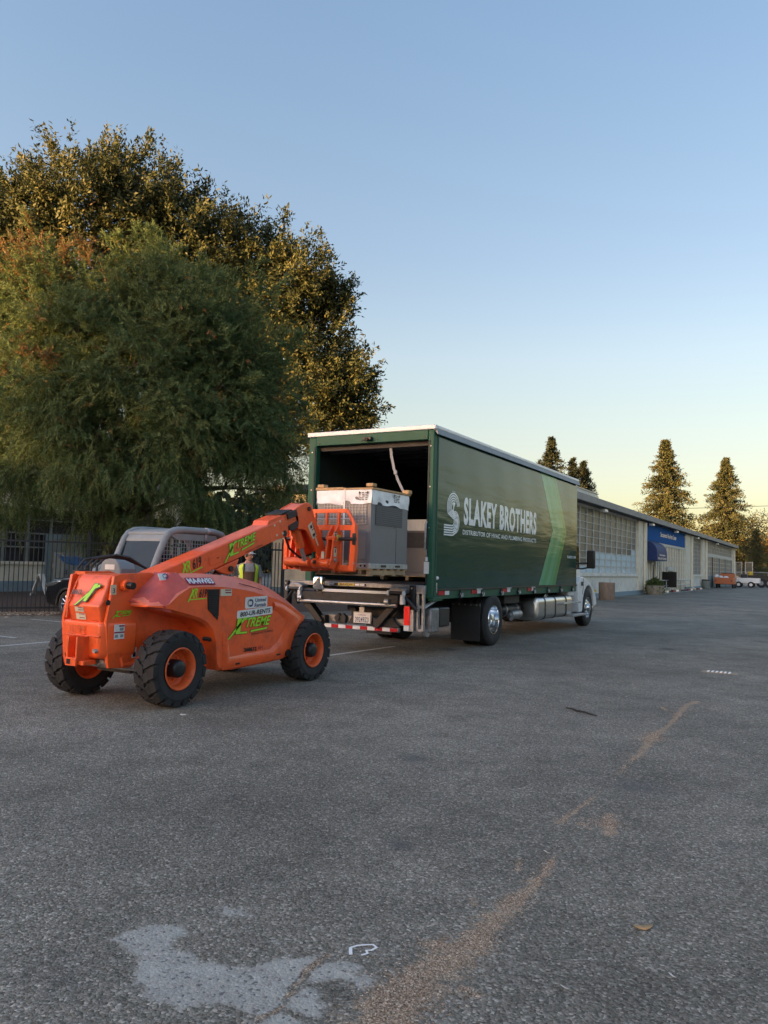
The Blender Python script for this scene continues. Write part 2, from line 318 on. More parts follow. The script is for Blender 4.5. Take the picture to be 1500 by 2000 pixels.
DIRT = [[(-1.343, 2.396, 0.17), (-1.343, 2.471, 0.16), (-1.345, 2.79, 0.15), (-1.298, 3.072, 0.13), (-1.306, 3.328, 0.09), (-1.293, 3.712, 0.07), (-1.278, 3.999, 0.04), (-1.312, 4.291, 0.015)], [(-1.466, 4.841, 0.03), (-1.431, 5.333, 0.022), (-1.421, 5.726, 0.012)], [(-1.43, 6.75, 0.012), (-1.419, 7.008, 0.05), (-1.474, 7.894, 0.08), (-1.437, 8.559, 0.03), (-1.48, 9.901, 0.06), (-1.415, 10.302, 0.07)], [(-1.235, 5.191, 0.05), (-1.147, 4.822, 0.06)], [(-1.353, 4.919, 0.03), (-1.268, 4.855, 0.03)], [(-1.47, 3.017, 0.04), (-1.365, 3.057, 0.04)], [(-1.467, 3.524, 0.03), (-1.433, 3.476, 0.03)], [(-1.461, 4.144, 0.015), (-1.408, 3.955, 0.015)], [(-1.191, 2.774, 0.05), (-1.134, 2.767, 0.04)], [(-1.407, 2.798, 0.06), (-1.396, 2.688, 0.08), (-1.409, 2.509, 0.1)], [(-1.705, 9.612, 0.03), (-1.603, 9.372, 0.03)]]
DARKSPOT = [(-1.189, 5.972), (-2.932, 5.741), (-2.097, 3.964), (-0.528, 5.021)]
def seg_dist(P, line, widths=None):
    d = np.full(len(P), 9.0); w = np.zeros(len(P))
    for i in range(len(line)-1):
        a = np.array(line[i][:2]); b = np.array(line[i+1][:2]); ab = b-a; t = np.clip(((P-a)@ab)/(ab@ab), 0, 1)
        q = np.hypot(*(P-a-t[:, None]*ab).T)
        if widths: q = q/(line[i][2]*(1-t)+line[i+1][2]*t)
        d = np.minimum(d, q)
    return d
def inside(P, poly):
    x, y = P.T; r = np.zeros(len(P), bool); n = len(poly)
    for i in range(n):
        (x1, y1), (x2, y2) = poly[i], poly[(i+1) % n]
        c = ((y1 > y) != (y2 > y)) & (x < (x2-x1)*(y-y1)/(y2-y1+1e-12)+x1); r ^= c
    return r
def fast_mesh(name, V, F, attrs=None, n=4):
    me = bpy.data.meshes.new(name); V = np.asarray(V, np.float32); F = np.asarray(F, np.int32)
    me.vertices.add(len(V)); me.vertices.foreach_set('co', V.ravel())
    me.loops.add(F.size); me.loops.foreach_set('vertex_index', F.ravel())
    me.polygons.add(len(F)); me.polygons.foreach_set('loop_start', np.arange(0, F.size, n, dtype=np.int32))
    me.update(calc_edges=True)
    for k, a in (attrs or {}).items(): me.attributes.new(k, 'FLOAT', 'POINT').data.foreach_set('value', np.asarray(a, np.float32))
    return me
def grid_mesh(name, xs, ys, z=0, attrs=None):
    gx, gy = np.meshgrid(xs, ys); V = np.c_[gx.ravel(), gy.ravel(), np.full(gx.size, z)]
    nx, ny = len(xs), len(ys); i = (np.arange(ny-1)[:, None]*nx+np.arange(nx-1)).ravel()
    F = np.c_[i, i+1, i+nx+1, i+nx]
    return fast_mesh(name, V, F, attrs(V[:, :2]) if attrs else None)
def asphalt_attrs(P):
    n = len(P); patch = np.zeros(n); dirt = np.zeros(n); dark = np.zeros(n)
    near = (P[:, 0] > -4) & (P[:, 0] < 1) & (P[:, 1] > 1) & (P[:, 1] < 12); Q = P[near]
    p = np.zeros(len(Q))
    for k, poly in enumerate(PATCH):
        s = np.where(inside(Q, poly), 1, -1)*seg_dist(Q, poly+[poly[0]]); v = np.clip(.5+s/.10, 0, 1)
        p = np.maximum(p, v*(.62 if k > 4 else 1))
    c = np.minimum.reduce([seg_dist(Q, CRACK)*1.0]+[seg_dist(Q, l)*2.2 for l in CRACK2])
    p *= np.clip(c/.02, 0, 1); patch[near] = p
    d = np.zeros(len(Q))
    for l in DIRT: d = np.maximum(d, np.clip(1.02-seg_dist(Q, l, True)*.70, 0, 1.0))
    d = np.maximum(d, np.clip(1.2-seg_dist(Q, CRACK)/.016, 0, 1)*.9); dirt[near] = d
    k = np.zeros(len(Q))
    for (x, y), r in zip(DARKSPOT, (.35, .22, .15, .12)): k = np.maximum(k, np.clip(1-np.hypot((Q[:, 0]-x)/1.0, (Q[:, 1]-y)/.8)/r, 0, 1))
    dark[near] = k
    return dict(patch=patch, dirt=dirt, dark=dark)
xs = np.unique(np.round(np.r_[-900, -300, -100, -40, np.arange(-30, -3.2, 1.0), np.arange(-3.2, .4, .022), np.arange(.4, 12, 1), 30, 100, 300, 900], 3))
ys = np.unique(np.round(np.r_[-900, -200, -50, -10, 0, 1, np.arange(1.5, 4.4, .022), np.arange(4.4, 11, .05), np.arange(11, 60, 2), 80, 120, 160, 300, 900], 3))
gm = grid_mesh('asphalt_ground', xs, ys, 0, asphalt_attrs)
def asphalt_material():
    m = bpy.data.materials.new('worn_asphalt'); m.use_nodes = True; t = m.node_tree; b = t.nodes['Principled BSDF']; N = t.nodes.new; L = t.links.new
    tcn = N('ShaderNodeTexCoord'); P = tcn.outputs['Object']
    def noise(sc, det=6, ro=.6, src=P):
        q = N('ShaderNodeTexNoise'); q.inputs['Scale'].default_value = sc; q.inputs['Detail'].default_value = det; q.inputs['Roughness'].default_value = ro; L(src, q.inputs['Vector']); return q.outputs['Fac']
    def ramp_(f, stops):
        q = N('ShaderNodeValToRGB'); els = q.color_ramp.elements
        while len(els) < len(stops): els.new(.5)
        for e, (p, c) in zip(els, stops): e.position = p; e.color = (*c, 1) if isinstance(c, tuple) else (c, c, c, 1)
        L(f, q.inputs[0]); return q.outputs[0]
    def mixc(f, a, c):
        q = N('ShaderNodeMix'); q.data_type = 'RGBA'; L(f, q.inputs['Factor'])
        for s, v in (('A', a), ('B', c)):
            if isinstance(v, tuple): q.inputs[s].default_value = (*v, 1)
            else: L(v, q.inputs[s])
        return q.outputs['Result']
    def math_(op, a, c=None, d=None, clamp=False):
        q = N('ShaderNodeMath'); q.operation = op; q.use_clamp = clamp
        for i, v in enumerate((a, c, d)):
            if v is None: continue
            if isinstance(v, (int, float)): q.inputs[i].default_value = v
            else: L(v, q.inputs[i])
        return q.outputs[0]
    def attr(n):
        q = N('ShaderNodeAttribute'); q.attribute_name = n; return q.outputs['Fac']
    vo = N('ShaderNodeTexVoronoi'); vo.inputs['Scale'].default_value = 86; L(P, vo.inputs['Vector'])
    sep = N('ShaderNodeSeparateColor'); L(vo.outputs['Color'], sep.inputs[0])
    vo2 = N('ShaderNodeTexVoronoi'); vo2.inputs['Scale'].default_value = 200; L(P, vo2.inputs['Vector'])
    sep2 = N('ShaderNodeSeparateColor'); L(vo2.outputs['Color'], sep2.inputs[0])
    stone = ramp_(sep.outputs[0], [(0, (0.050,0.047,0.042)), (.28, (0.142,0.134,0.120)), (.66, (0.241,0.227,0.203)), (.88, (0.358,0.337,0.297)), (1, (0.661,0.621,0.544))])
    fine = ramp_(sep2.outputs[0], [(0, (0.084,0.076,0.056)), (.6, (0.184,0.165,0.121)), (1, (0.322,0.287,0.208))])
    base = mixc(math_('MULTIPLY', noise(30, 3), .9, clamp=True), stone, fine)
    big = ramp_(noise(.35, 8, .62), [(.3, .68), (.5, .98), (.72, 1.28)])
    mid = ramp_(noise(2.3, 8, .65), [(.28, .74), (.5, 1.0), (.75, 1.22)])
    mu = N('ShaderNodeMix'); mu.data_type = 'RGBA'; mu.blend_type = 'MULTIPLY'; mu.inputs['Factor'].default_value = 1; L(base, mu.inputs['A']); L(big, mu.inputs['B'])
    mu2 = N('ShaderNodeMix'); mu2.data_type = 'RGBA'; mu2.blend_type = 'MULTIPLY'; mu2.inputs['Factor'].default_value = 1; L(mu.outputs['Result'], mu2.inputs['A']); L(mid, mu2.inputs['B'])
    colr = mu2.outputs['Result']
    dk = math_('MULTIPLY', attr('dark'), math_('MULTIPLY', noise(7), 1.1), clamp=True)
    colr = mixc(dk, colr, (.09,.09,.095))
    nd = N('ShaderNodeTexNoise'); nd.inputs['Scale'].default_value = 1.4; nd.inputs['Detail'].default_value = 8; L(P, nd.inputs['Vector'])
    dv = N('ShaderNodeVectorMath'); dv.operation = 'MULTIPLY_ADD'; dv.inputs[1].default_value = (.9,.9,.0); L(nd.outputs['Color'], dv.inputs[0]); L(P, dv.inputs[2])
    vc = N('ShaderNodeTexVoronoi'); vc.feature = 'DISTANCE_TO_EDGE'; vc.inputs['Scale'].default_value = .32; L(dv.outputs[0], vc.inputs['Vector'])
    crk = math_('MULTIPLY', ramp_(vc.outputs['Distance'], [(0, .6), (.002, .45), (.006, 0.0)]), ramp_(noise(.45, 3), [(.52, 0.0), (.66, .8)]))
    colr = mixc(crk, colr, (.035,.034,.032))
    vo3 = N('ShaderNodeTexVoronoi'); vo3.inputs['Scale'].default_value = .55; L(P, vo3.inputs['Vector'])
    oil = math_('MULTIPLY', ramp_(math_('ADD', vo3.outputs['Distance'], math_('MULTIPLY_ADD', noise(6, 4), .3, -.15)), [(.03, .75), (.17, 0.0)]), ramp_(noise(.9, 2), [(.48, 0.0), (.55, 1.0)]))
    colr = mixc(oil, colr, (.05,.05,.052))
    # smooth pale filler
    pm = math_('ADD', attr('patch'), math_('ADD', math_('MULTIPLY_ADD', noise(7, 10, .78), 1.7, -.87), math_('MULTIPLY_ADD', noise(42, 5, .7), .8, -.4)))
    pmask = ramp_(pm, [(.36, 0.0), (.60, .96)])
    pcol = mixc(ramp_(noise(6, 10, .78), [(.32, 0.0), (.68, 1.0)]), (.31,.30,.265), (.51,.495,.44))
    pcol = mixc(math_('MULTIPLY', noise(55, 6, .75), .45, clamp=True), pcol, stone)
    pcol = mixc(ramp_(sep.outputs[1], [(.93, 0.0), (.95, .8)]), pcol, (.10,.10,.10))
    colr = mixc(pmask, colr, pcol)
    # tan dirt
    dm = math_('ADD', attr('dirt'), math_('ADD', math_('MULTIPLY_ADD', noise(11, 10, .8), 2.8, -1.52), math_('MULTIPLY_ADD', noise(60, 5, .7), 1.0, -.5)))
    dmask = ramp_(dm, [(.34, 0.0), (.66, .92)])
    dcol = ramp_(sep2.outputs[1], [(0, (.13,.085,.055)), (.5, (.34,.24,.16)), (.85, (.50,.38,.27)), (1, (.70,.58,.44))])
    colr = mixc(dmask, colr, dcol)
    L(colr, b.inputs['Base Color'])
    rg = mixc(pmask, (.80,.80,.80), (.78,.78,.78)); L(rg, b.inputs['Roughness']); b.inputs['Specular IOR Level'].default_value = .22
    h = math_('ADD', math_('MULTIPLY', vo.outputs['Distance'], -.9), math_('MULTIPLY', noise(260, 3), .5))
    h = math_('MULTIPLY', h, math_('SUBTRACT', 1.0, math_('MULTIPLY', pmask, .55)))
    bp = N('ShaderNodeBump'); bp.inputs['Strength'].default_value = .8; bp.inputs['Distance'].default_value = .010; L(h, bp.inputs['Height'])
    b2 = N('ShaderNodeBump'); b2.inputs['Strength'].default_value = .25; b2.inputs['Distance'].default_value = .05; L(noise(1.6, 5), b2.inputs['Height']); L(bp.outputs[0], b2.inputs['Normal'])
    L(b2.outputs[0], b.inputs['Normal'])
    return m
M['asphalt'] = asphalt_material()
gm.materials.append(M['asphalt'])
ground = put(bpy.data.objects.new('ground', gm), None); struct(ground, 'structure', 'worn grey asphalt of the open lot')

def sheet(name, pts, z, m, n=0):
    mb = MB(); mb.add([(x, y, z) for x, y in pts], [tuple(range(len(pts)))]); o = obj(name, mb, m, smooth=0); return struct(o)
sheet('mulch_strip', [(-30, -12), (-23.5, -2), (-19.3, 11.4), (-18.3, 12.6), (-17.3, 14.7), (-15.6, 18.0), (-13.2, 23), (-13.4, 32), (-30, 32)], .006, M['mulch'])
sheet('dry_field', [(-60, 131), (200, 122), (300, 420), (-60, 420)], .01, M['drygrass'])
for pts in ([(-12.28, 7.2), (-12.18, 7.2), (-12.24, 12.2), (-12.34, 12.2)], [(-16.4, 9.46), (-13.26, 9.48), (-13.26, 9.57), (-16.4, 9.55)],
            [(-16.9, 12.46), (-12.3, 12.46), (-12.3, 12.55), (-16.9, 12.55)], [(-7.40, 11.2), (-7.31, 11.2), (-7.20, 13.3), (-7.29, 13.3)],
            [(-10.6, 60), (-10.45, 60), (-10.45, 78), (-10.6, 78)]):
    sheet('painted_line', pts, .004, M['whitepaint'])

# ================================================================ RIGHT BUILDING (facade X = -11.4, south end Y = 32.4)
FX = -11.4
bld = thing('low_building', 'long low cream building with steel sash windows and grey eave beyond the truck', 'building', (-18, 74, 0))
def wall(x0, x1, y0, y1, z0, z1, m, name='wall', par=bld, **k): return obj(name, MB().box(x0, x1, y0, y1, z0, z1), m, par, **k)
wall(-25.0, FX, 32.4, 32.7, .28, 5.0, M['cream_wall'], 'end_wall')
wall(-25.03, FX+.03, 32.35, 32.7, 0, .28, M['bluebase'], 'base_band')
wall(-25.0, -24.7, 32.7, 116.6, 0, 5.0, M['cream_wall'], 'wall')
wall(-25, FX, 116.3, 116.6, 0, 5.0, M['cream_wall'], 'end_wall')
# facade low wall and bands
wall(FX-.25, FX, 32.7, 55.1, .28, 1.22, M['grey_wall'])
wall(FX-.25, FX+.03, 32.7, 57.3, 0, .28, M['bluebase'], 'base_band')
wall(FX-.3, FX+.10, 32.7, 55.1, 1.22, 1.40, M['grey_wall'], 'window_sill', bevel=.015)
wall(FX-.25, FX, 75.4, 87.6, .28, 1.22, M['grey_wall']); wall(FX-.3, FX+.10, 78.7, 86.0, 1.22, 1.40, M['grey_wall'], 'window_sill', bevel=.015)
wall(FX-.25, FX+.03, 78.8, 88.8, 0, .28, M['bluebase'], 'base_band')
wall(FX-.25, FX+.05, 75.6, 78.7, 0, .95, M['bluebase'], 'base_band')
for (y0, y1) in ((55.1, 57.3), (75.15, 78.7), (86.0, 88.6), (115.0, 116.3)):
    wall(FX-.3, FX+.12, y0, y1, .28 if y0 < 80 else 0, 5.06, M['cream_wall'], 'pilaster', bevel=.02)
# downspouts
for y in (56.8, 78.3, 88.2, 116.15):
    mb = MB(); mb.box(FX+.14, FX+.30, y-.22, y+.22, .3, 5.0); mb.tube([(FX+.22, y, .32), (FX+.25, y, .18), (FX+.5, y+.1, .07)], .09, 8)
    obj('downspout', mb, M['slat'], bld, bevel=.02)
# header strip over windows, eave, roof
wall(FX-.3, FX-.05, 32.7, 116.3, 4.99, 5.1, M['grey_wall'], 'lintel')
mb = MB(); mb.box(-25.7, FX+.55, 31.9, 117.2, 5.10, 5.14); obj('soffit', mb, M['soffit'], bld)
mb = MB(); mb.box(FX+.52, FX+.62, 31.8, 117.3, 5.08, 5.44); mb.box(-25.8, -25.7, 31.8, 117.3, 5.08, 5.44); mb.box(-25.7, FX+.52, 31.8, 31.9, 5.08, 5.44); mb.box(-25.7, FX+.52, 117.2, 117.3, 5.08, 5.44)
obj('fascia', mb, M['fascia'], bld, bevel=.012)
mb = MB(); mb.box(-25.7, FX+.52, 31.9, 117.2, 5.38, 5.42); obj('roof', mb, M['roofing'], bld)
# window of the near bay: each pane a piece
YS = np.linspace(27.0+5.9, 55.05, 17); ZS = np.linspace(1.42, 4.97, 10)
wf = MB()
for y in YS: wf.box(FX-.16, FX-.06, y-.045, y+.045, 1.40, 4.99)
for z in ZS: wf.box(FX-.155, FX-.065, YS[0], YS[-1], z-.018, z+.018)
wobj = obj('window', wf, M['sash'], bld, smooth=0)
prot = {}
for i in range(16):
    for j in range(9):
        k = 'pane_a' if random.random() < .6 else 'pane_b'
        if i >= 7 and j < 3 and not (i == 7 and j == 2): k = 'pane_c'
        if i == 15 and j == 3: k = 'pane_c'
        if i == 6 and j == 0: k = 'pane_c'
        if i in (4, 5) and j < 3: k = 'pane_d' if i == 5 else 'pane_b'
        yc = (YS[i]+YS[i+1])/2; zc = (ZS[j]+ZS[j+1])/2
        if k not in prot:
            hy = (YS[1]-YS[0])/2-.04; hz = (ZS[1]-ZS[0])/2-.014
            prot[k] = obj('pane', MB().box(FX-.115, FX-.105, 40-hy, 40+hy, 3-hz, 3+hz), M[k], wobj, smooth=0); prot[k]['used'] = 0; p = prot[k]
        else: p = piece(prot[k], wobj)
        p.location = (0, 0, 0); me0 = p.data
        # tilt each pane a hair about its own centre so reflections break up
        base = Vector((FX-.11, 40, 3)) - ROOTLOC[bld.name]; tgt = Vector((FX-.11, yc, zc)) - ROOTLOC[bld.name]
        rot = Matrix.Rotation(random.gauss(0, .012), 4, 'Z') @ Matrix.Rotation(random.gauss(0, .012), 4, 'Y')
        p.matrix_basis = Matrix.Translation(tgt) @ rot @ Matrix.Translation(-base)
for k in prot:
    if 'used' in prot[k]: del prot[k]['used']
for o in list(wobj.children):
    if 'used' in o: del o['used']
# small strips of crumpled film behind the lowest row
mb = MB()
for i in range(9, 16):
    y0, y1 = YS[i]+.08, YS[i+1]-.08
    for q in range(5):
        a = random.uniform(y0, y1-.35); z = random.uniform(1.46, 1.74); w_ = random.uniform(.25, .6)
        mb.add([(FX-.100, a, z), (FX-.100, min(a+w_, y1), z+random.uniform(-.06, .1)), (FX-.100, min(a+w_*.9, y1), z+.05), (FX-.100, a+.05, z+.06)], [(0,1,2,3)])
obj('window_film', mb, M['white'], bld, smooth=0)
# recessed glazing behind the slats, small window, garage
wall(FX-.6, FX-.5, 57.3, 75.2, 0, 3.7, M['pane_e'], 'shopfront_glass')
mb = MB()
for y in np.linspace(57.6, 75.0, 9): mb.box(FX-.5, FX-.44, y-.06, y+.06, 0, 3.68)
for z in (.9, 2.2): mb.box(FX-.49, FX-.45, 57.4, 75.1, z-.05, z+.05)
obj('shopfront_frame', mb, M['sash'], bld)
wall(FX-.3, FX-.04, 57.3, 75.15, 3.62, 5.0, M['grey_wall'], 'wall')
wall(FX-.3, FX+.05, 57.3, 75.15, 3.60, 3.80, M['sash'], 'lintel')
sp = obj('slat', MB().box(FX-.10, FX+.06, 59.9, 60.2, .08, 3.59), M['slat'], bld)
for y in (58.4, 59.1, 61.6, 62.6, 64.0, 65.2, 66.4, 67.6, 68.9, 70.0, 71.2, 72.6, 73.8, 74.7): piece(sp, bld, (0, y-60, 0))
wall(FX-.1, FX+.12, 66.2, 69.2, 1.7, 2.0, M['sash'], 'door_header'); wall(FX-.08, FX+.08, 65.9, 67.6, .9, 1.4, M['slat'], 'notice_board')
mb = MB(); mb.tube([(FX+.55, 58.6, .95), (FX+.55, 75.0, .95)], .045, 8); mb.tube([(FX+.55, 58.6, .55), (FX+.55, 75.0, .55)], .035, 8)
for y in (58.6, 63, 69.5, 75.0): mb.cyl((FX+.55, y, 0), (FX+.55, y, .95), .04, 8)
rl = obj('handrail', mb, M['steel']); tag(rl, 'low grey pipe handrail in front of the slatted entrance', 'handrail')
# small window bay
y0, y1 = 78.75, 85.95; wall(FX-.2, FX-.12, y0, y1, 1.4, 4.99, M['pane_b'], 'small_window_glass')
mb = MB()
for y in np.linspace(y0, y1, 8): mb.box(FX-.12, FX-.05, y-.04, y+.04, 1.4, 4.99)
for z in np.linspace(1.42, 4.97, 10): mb.box(FX-.115, FX-.055, y0, y1, z-.018, z+.018)
obj('small_window_frame', mb, M['sash'], bld, smooth=0)
# garage bay
y0, y1 = 88.6, 115.0; wall(FX-.2, FX-.12, y0, y1, 3.75, 4.99, M['pane_a'], 'clerestory_glass'); wall(FX-.25, FX-.02, y0, y1, 3.38, 3.75, M['sash'], 'garage_lintel')
mb = MB()
for y in np.linspace(y0, y1, 19): mb.box(FX-.12, FX-.05, y-.05, y+.05, 3.75, 4.99)
for z in (4.15, 4.56): mb.box(FX-.115, FX-.055, y0, y1, z-.02, z+.02)
obj('clerestory_frame', mb, M['sash'], bld, smooth=0)
for k, (a, b) in enumerate(zip(np.linspace(y0, y1, 5)[:-1], np.linspace(y0, y1, 5)[1:])):
    gd = obj('garage_door', MB().box(FX-.2, FX-.1, a+.12, b-.12, .02, 1.35), M['garage'], bld)
    mb = MB()
    for y in np.linspace(a+.12, b-.12, 5): mb.box(FX-.18, FX-.10, y-.07, y+.07, 1.35, 3.38)
    for z in np.linspace(1.35, 3.34, 5): mb.box(FX-.175, FX-.105, a+.1, b-.1, z-.035, z+.035)
    obj('glazing_bar', mb, M['sash'], gd, smooth=0)
    obj('pane', MB().box(FX-.15, FX-.14, a+.1, b-.1, 1.37, 3.36), M['pane_b' if k else 'pane_a'], gd)
    obj('door_post', MB().box(FX-.22, FX-.02, b-.12, b+.12, 0, 3.38), M['black' if k == 0 else 'garage'], bld)
# awning (quarter round)
mb = MB(); prof = [(FX+.05, 3.78)]+[(FX+.05+.85*math.sin(R(a)), 2.95+.83*math.cos(R(a))) for a in range(15, 91, 15)]+[(FX+.9, 2.38), (FX+.05, 2.38)]
mb.prism(prof, 1, 57.4, 61.2); aw = obj('awning', mb, M['bluecanvas'], bld)
lettering('Sacramento', M['white'], aw, (FX+.905, 58.3, 2.72), (0,1,0), (0,0,1), 2.2, .15, bold=.02)
lettering('FINE ARTS CENTER', M['white'], aw, (FX+.905, 57.7, 2.46), (0,1,0), (0,0,1), 3.2, .15, bold=.02)
# blue sign, a thing of its own
sg = thing('building_sign', 'wide blue sign with white lettering under the eave above the slatted entrance', 'sign', (FX+.05, 66.2, 3.82))
obj('sign_panel', MB().box(FX-.03, FX+.06, 57.45, 75.05, 3.82, 5.05), M['bluesign'], sg, bevel=.01)
lettering('Sacramento Fine Arts Center', M['white'], sg, (FX+.065, 63.3, 4.30), (0,1,0), (0,0,1), 7.2, .36, bold=.012)
# eave lamps
for n, (y, what) in enumerate(((44.6, 'above the pale blue window panes'), (58.3, 'over the left end of the blue sign'), (68.6, 'over the right part of the blue sign'), (80.6, 'above the narrow window bay'), (96.0, 'above the garage doors'))):
    lt = thing('eave_lamp', 'small pale flood lamp under the eave '+what, 'lamp', (FX+.3, y, 5.0), 'lamps under the eave')
    obj('lamp_arm', MB().cyl((FX+.15, y, 5.08), (FX+.35, y, 4.98), .04, 8), M['steel'], lt)
    obj('lamp_head', MB().prism([(y-.35, 4.86), (y+.35, 4.86), (y+.28, 5.02), (y-.28, 5.02)], 0, FX+.22, FX+.5), M['white'], lt, bevel=.02)
# rooftop unit
ru = thing('rooftop_unit', 'boxy beige air handler standing on the flat roof', 'air handler', (-13.4, 45.5, 5.4))
obj('cabinet', MB().box(-15.0, -12.2, 43.2, 47.6, 5.42, 6.15), M['grey_wall'], ru, bevel=.02)
obj('panel', MB().box(-12.19, -12.16, 45.6, 47.5, 5.48, 6.1), M['cream_wall'], ru); obj('lid', MB().box(-15.06, -12.14, 43.1, 47.7, 6.15, 6.2), M['steel'], ru)

# ================================================================ LEFT BUILDING behind the fence
LX = -30.0
lb = thing('school_building', 'shaded cream building with blue grey base behind the iron fence', 'building', (-34, 14, 0))
def lw(*a, **k): return wall(*a, par=lb, **k)
lw(-40, LX, 1, 31, .45, 1.15, M['cream_wall']); lw(-40, LX+.03, .97, 31.03, 0, .45, M['bluebase'], name='base_band')
lw(-40, LX+.08, .9, 31.1, 1.15, 1.28, M['cream_wall'], name='window_sill')
lw(-40, LX-.15, 1.1, 30.9, 1.28, 3.6, M['pane_e'], name='window_glass')
mb = MB()
for y in np.arange(1.2, 31, 1.15): mb.box(LX-.14, LX-.05, y-.04, y+.04, 1.28, 3.6)
for z in (1.9, 2.5, 3.1): mb.box(LX-.13, LX-.06, 1.1, 30.9, z-.03, z+.03)
obj('window_frame', mb, M['bin'], lb, smooth=0)
for y in (1.3, 10, 19.2, 30.7): lw(LX-.2, LX+.12, y-.3, y+.3, 0, 4.7, M['cream_wall'], name='pilaster')
lw(-40, LX, 1, 31, 3.6, 4.7, M['cream_wall']); lw(-40.8, LX+.8, .3, 31.8, 4.7, 5.1, M['fascia'], name='eave'); lw(-40.5, LX+.5, .6, 31.5, 5.1, 5.5, M['roofing'], name='roof')
# doorway with grey door
dr = obj('door', MB().box(LX+.12, LX+.17, 22.9, 24.6, .05, 2.3), M['bin'], lb); obj('handle', MB().box(LX+.17, LX+.22, 23.0, 23.1, 1.0, 1.2), M['steel'], dr)
obj('door_frame', MB().box(LX+.02, LX+.14, 22.7, 22.9, 0, 2.5).box(LX+.02, LX+.14, 24.6, 24.8, 0, 2.5).box(LX+.02, LX+.14, 22.9, 24.6, 2.3, 2.5), M['garage'], lb)

# ================================================================ BOX TRUCK  (axis along +Y, right side X = SX)
SX, SLX, TY, TF = -5.84, -8.43, 11.95, 20.75
trk = thing('box_truck', 'green curtain side box truck with white lettering and its rear roller door open', 'truck', (-7.13, 15, 0))
def tp(name, mb, m, par=trk, **k): return obj(name, mb, m, par, **k)
# curtain material: slightly rippled glossy tarpaulin
def curtain_material(name, color):
    m = bpy.data.materials.new(name); m.use_nodes = True; t = m.node_tree; b = t.nodes['Principled BSDF']; N = t.nodes.new; L = t.links.new
    b.inputs['Base Color'].default_value = (*color, 1); b.inputs['Roughness'].default_value = .17; b.inputs['Specular IOR Level'].default_value = .33
    b.inputs['Coat Weight'].default_value = .0
    tcn = N('ShaderNodeTexCoord'); mp = N('ShaderNodeMapping'); mp.inputs['Scale'].default_value = (1, .35, 2.2); L(tcn.outputs['Object'], mp.inputs[0])
    n1 = N('ShaderNodeTexNoise'); n1.inputs['Scale'].default_value = 1.6; n1.inputs['Detail'].default_value = 5; L(mp.outputs[0], n1.inputs['Vector'])
    mp2 = N('ShaderNodeMapping'); mp2.inputs['Scale'].default_value = (1, .25, 9); L(tcn.outputs['Object'], mp2.inputs[0])
    n2 = N('ShaderNodeTexNoise'); n2.inputs['Scale'].default_value = 1.5; n2.inputs['Detail'].default_value = 3; L(mp2.outputs[0], n2.inputs['Vector'])
    ad = N('ShaderNodeMath'); ad.operation = 'MULTIPLY_ADD'; ad.inputs[1].default_value = .10; L(n2.outputs['Fac'], ad.inputs[0]); L(n1.outputs['Fac'], ad.inputs[2])
    bp = N('ShaderNodeBump'); bp.inputs['Strength'].default_value = .16; bp.inputs['Distance'].default_value = .06; L(ad.outputs[0], bp.inputs['Height']); L(bp.outputs[0], b.inputs['Normal'])
    n3 = N('ShaderNodeTexNoise'); n3.inputs['Scale'].default_value = 1.2; n3.inputs['Detail'].default_value = 9; n3.inputs['Roughness'].default_value = .7; L(tcn.outputs['Object'], n3.inputs['Vector'])
    rr = N('ShaderNodeMapRange'); rr.inputs['To Min'].default_value = .13; rr.inputs['To Max'].default_value = .22; L(n3.outputs['Fac'], rr.inputs['Value']); L(rr.outputs[0], b.inputs['Roughness'])
    return m
M['curtain'] = curtain_material('green_curtain', (.007,.060,.046)); 
M['chev1'] = curtain_material('pale_green_print', (.15,.40,.21)); M['chev2'] = curtain_material('mid_green_print', (.115,.35,.15)); M['chev3'] = curtain_material('leaf_green_print', (.085,.29,.09))
M['print'] = curtain_material('white_curtain_print', (.86,.90,.90)); 
# box shell
tp('floor', MB().box(SLX+.02, SX-.02, TY+.05, TF, 1.10, 1.22), M['darksteel'])
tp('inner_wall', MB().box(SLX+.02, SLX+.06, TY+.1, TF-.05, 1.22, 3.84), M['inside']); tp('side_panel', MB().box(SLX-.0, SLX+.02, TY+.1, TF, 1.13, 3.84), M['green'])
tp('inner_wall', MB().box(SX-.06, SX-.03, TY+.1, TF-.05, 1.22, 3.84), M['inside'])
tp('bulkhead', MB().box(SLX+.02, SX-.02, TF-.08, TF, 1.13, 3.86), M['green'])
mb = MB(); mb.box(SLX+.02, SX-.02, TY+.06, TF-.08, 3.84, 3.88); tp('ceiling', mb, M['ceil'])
mb = MB()
for y in np.arange(TY+.7, TF, .62): mb.box(SLX+.06, SX-.06, y-.025, y+.025, 3.79, 3.838)
tp('roof_bow', mb, M['ceil'])
tp('roof', MB().box(SLX-.02, SX+.02, TY-.02, TF+.02, 3.90, 3.93), M['white'])
tp('roof_trim', MB().box(SLX-.03, SX+.03, TY-.03, TY+.04, 3.885, 3.965), M['white'], bevel=.012)
tp('roof_trim', MB().box(SX-.05, SX+.03, TY+.04, TF+.02, 3.905, 3.965), M['white'], bevel=.012)
tp('roof_trim', MB().box(SLX-.03, SLX+.05, TY+.04, TF+.02, 3.885, 3.965), M['white'], bevel=.012)
mb = MB(); mb.prism([(SX+.028, 3.905), (SX+.060, 3.805), (SX+.045, 3.80), (SX-.02, 3.905)], 1, TY+.02, TF+.02); tp('curtain_valance', mb, M['cabgrey'])
tp('header', MB().box(SLX+.16, SX-.12, TY-.012, TY+.10, 3.715, 3.885), M['green'], bevel=.008)
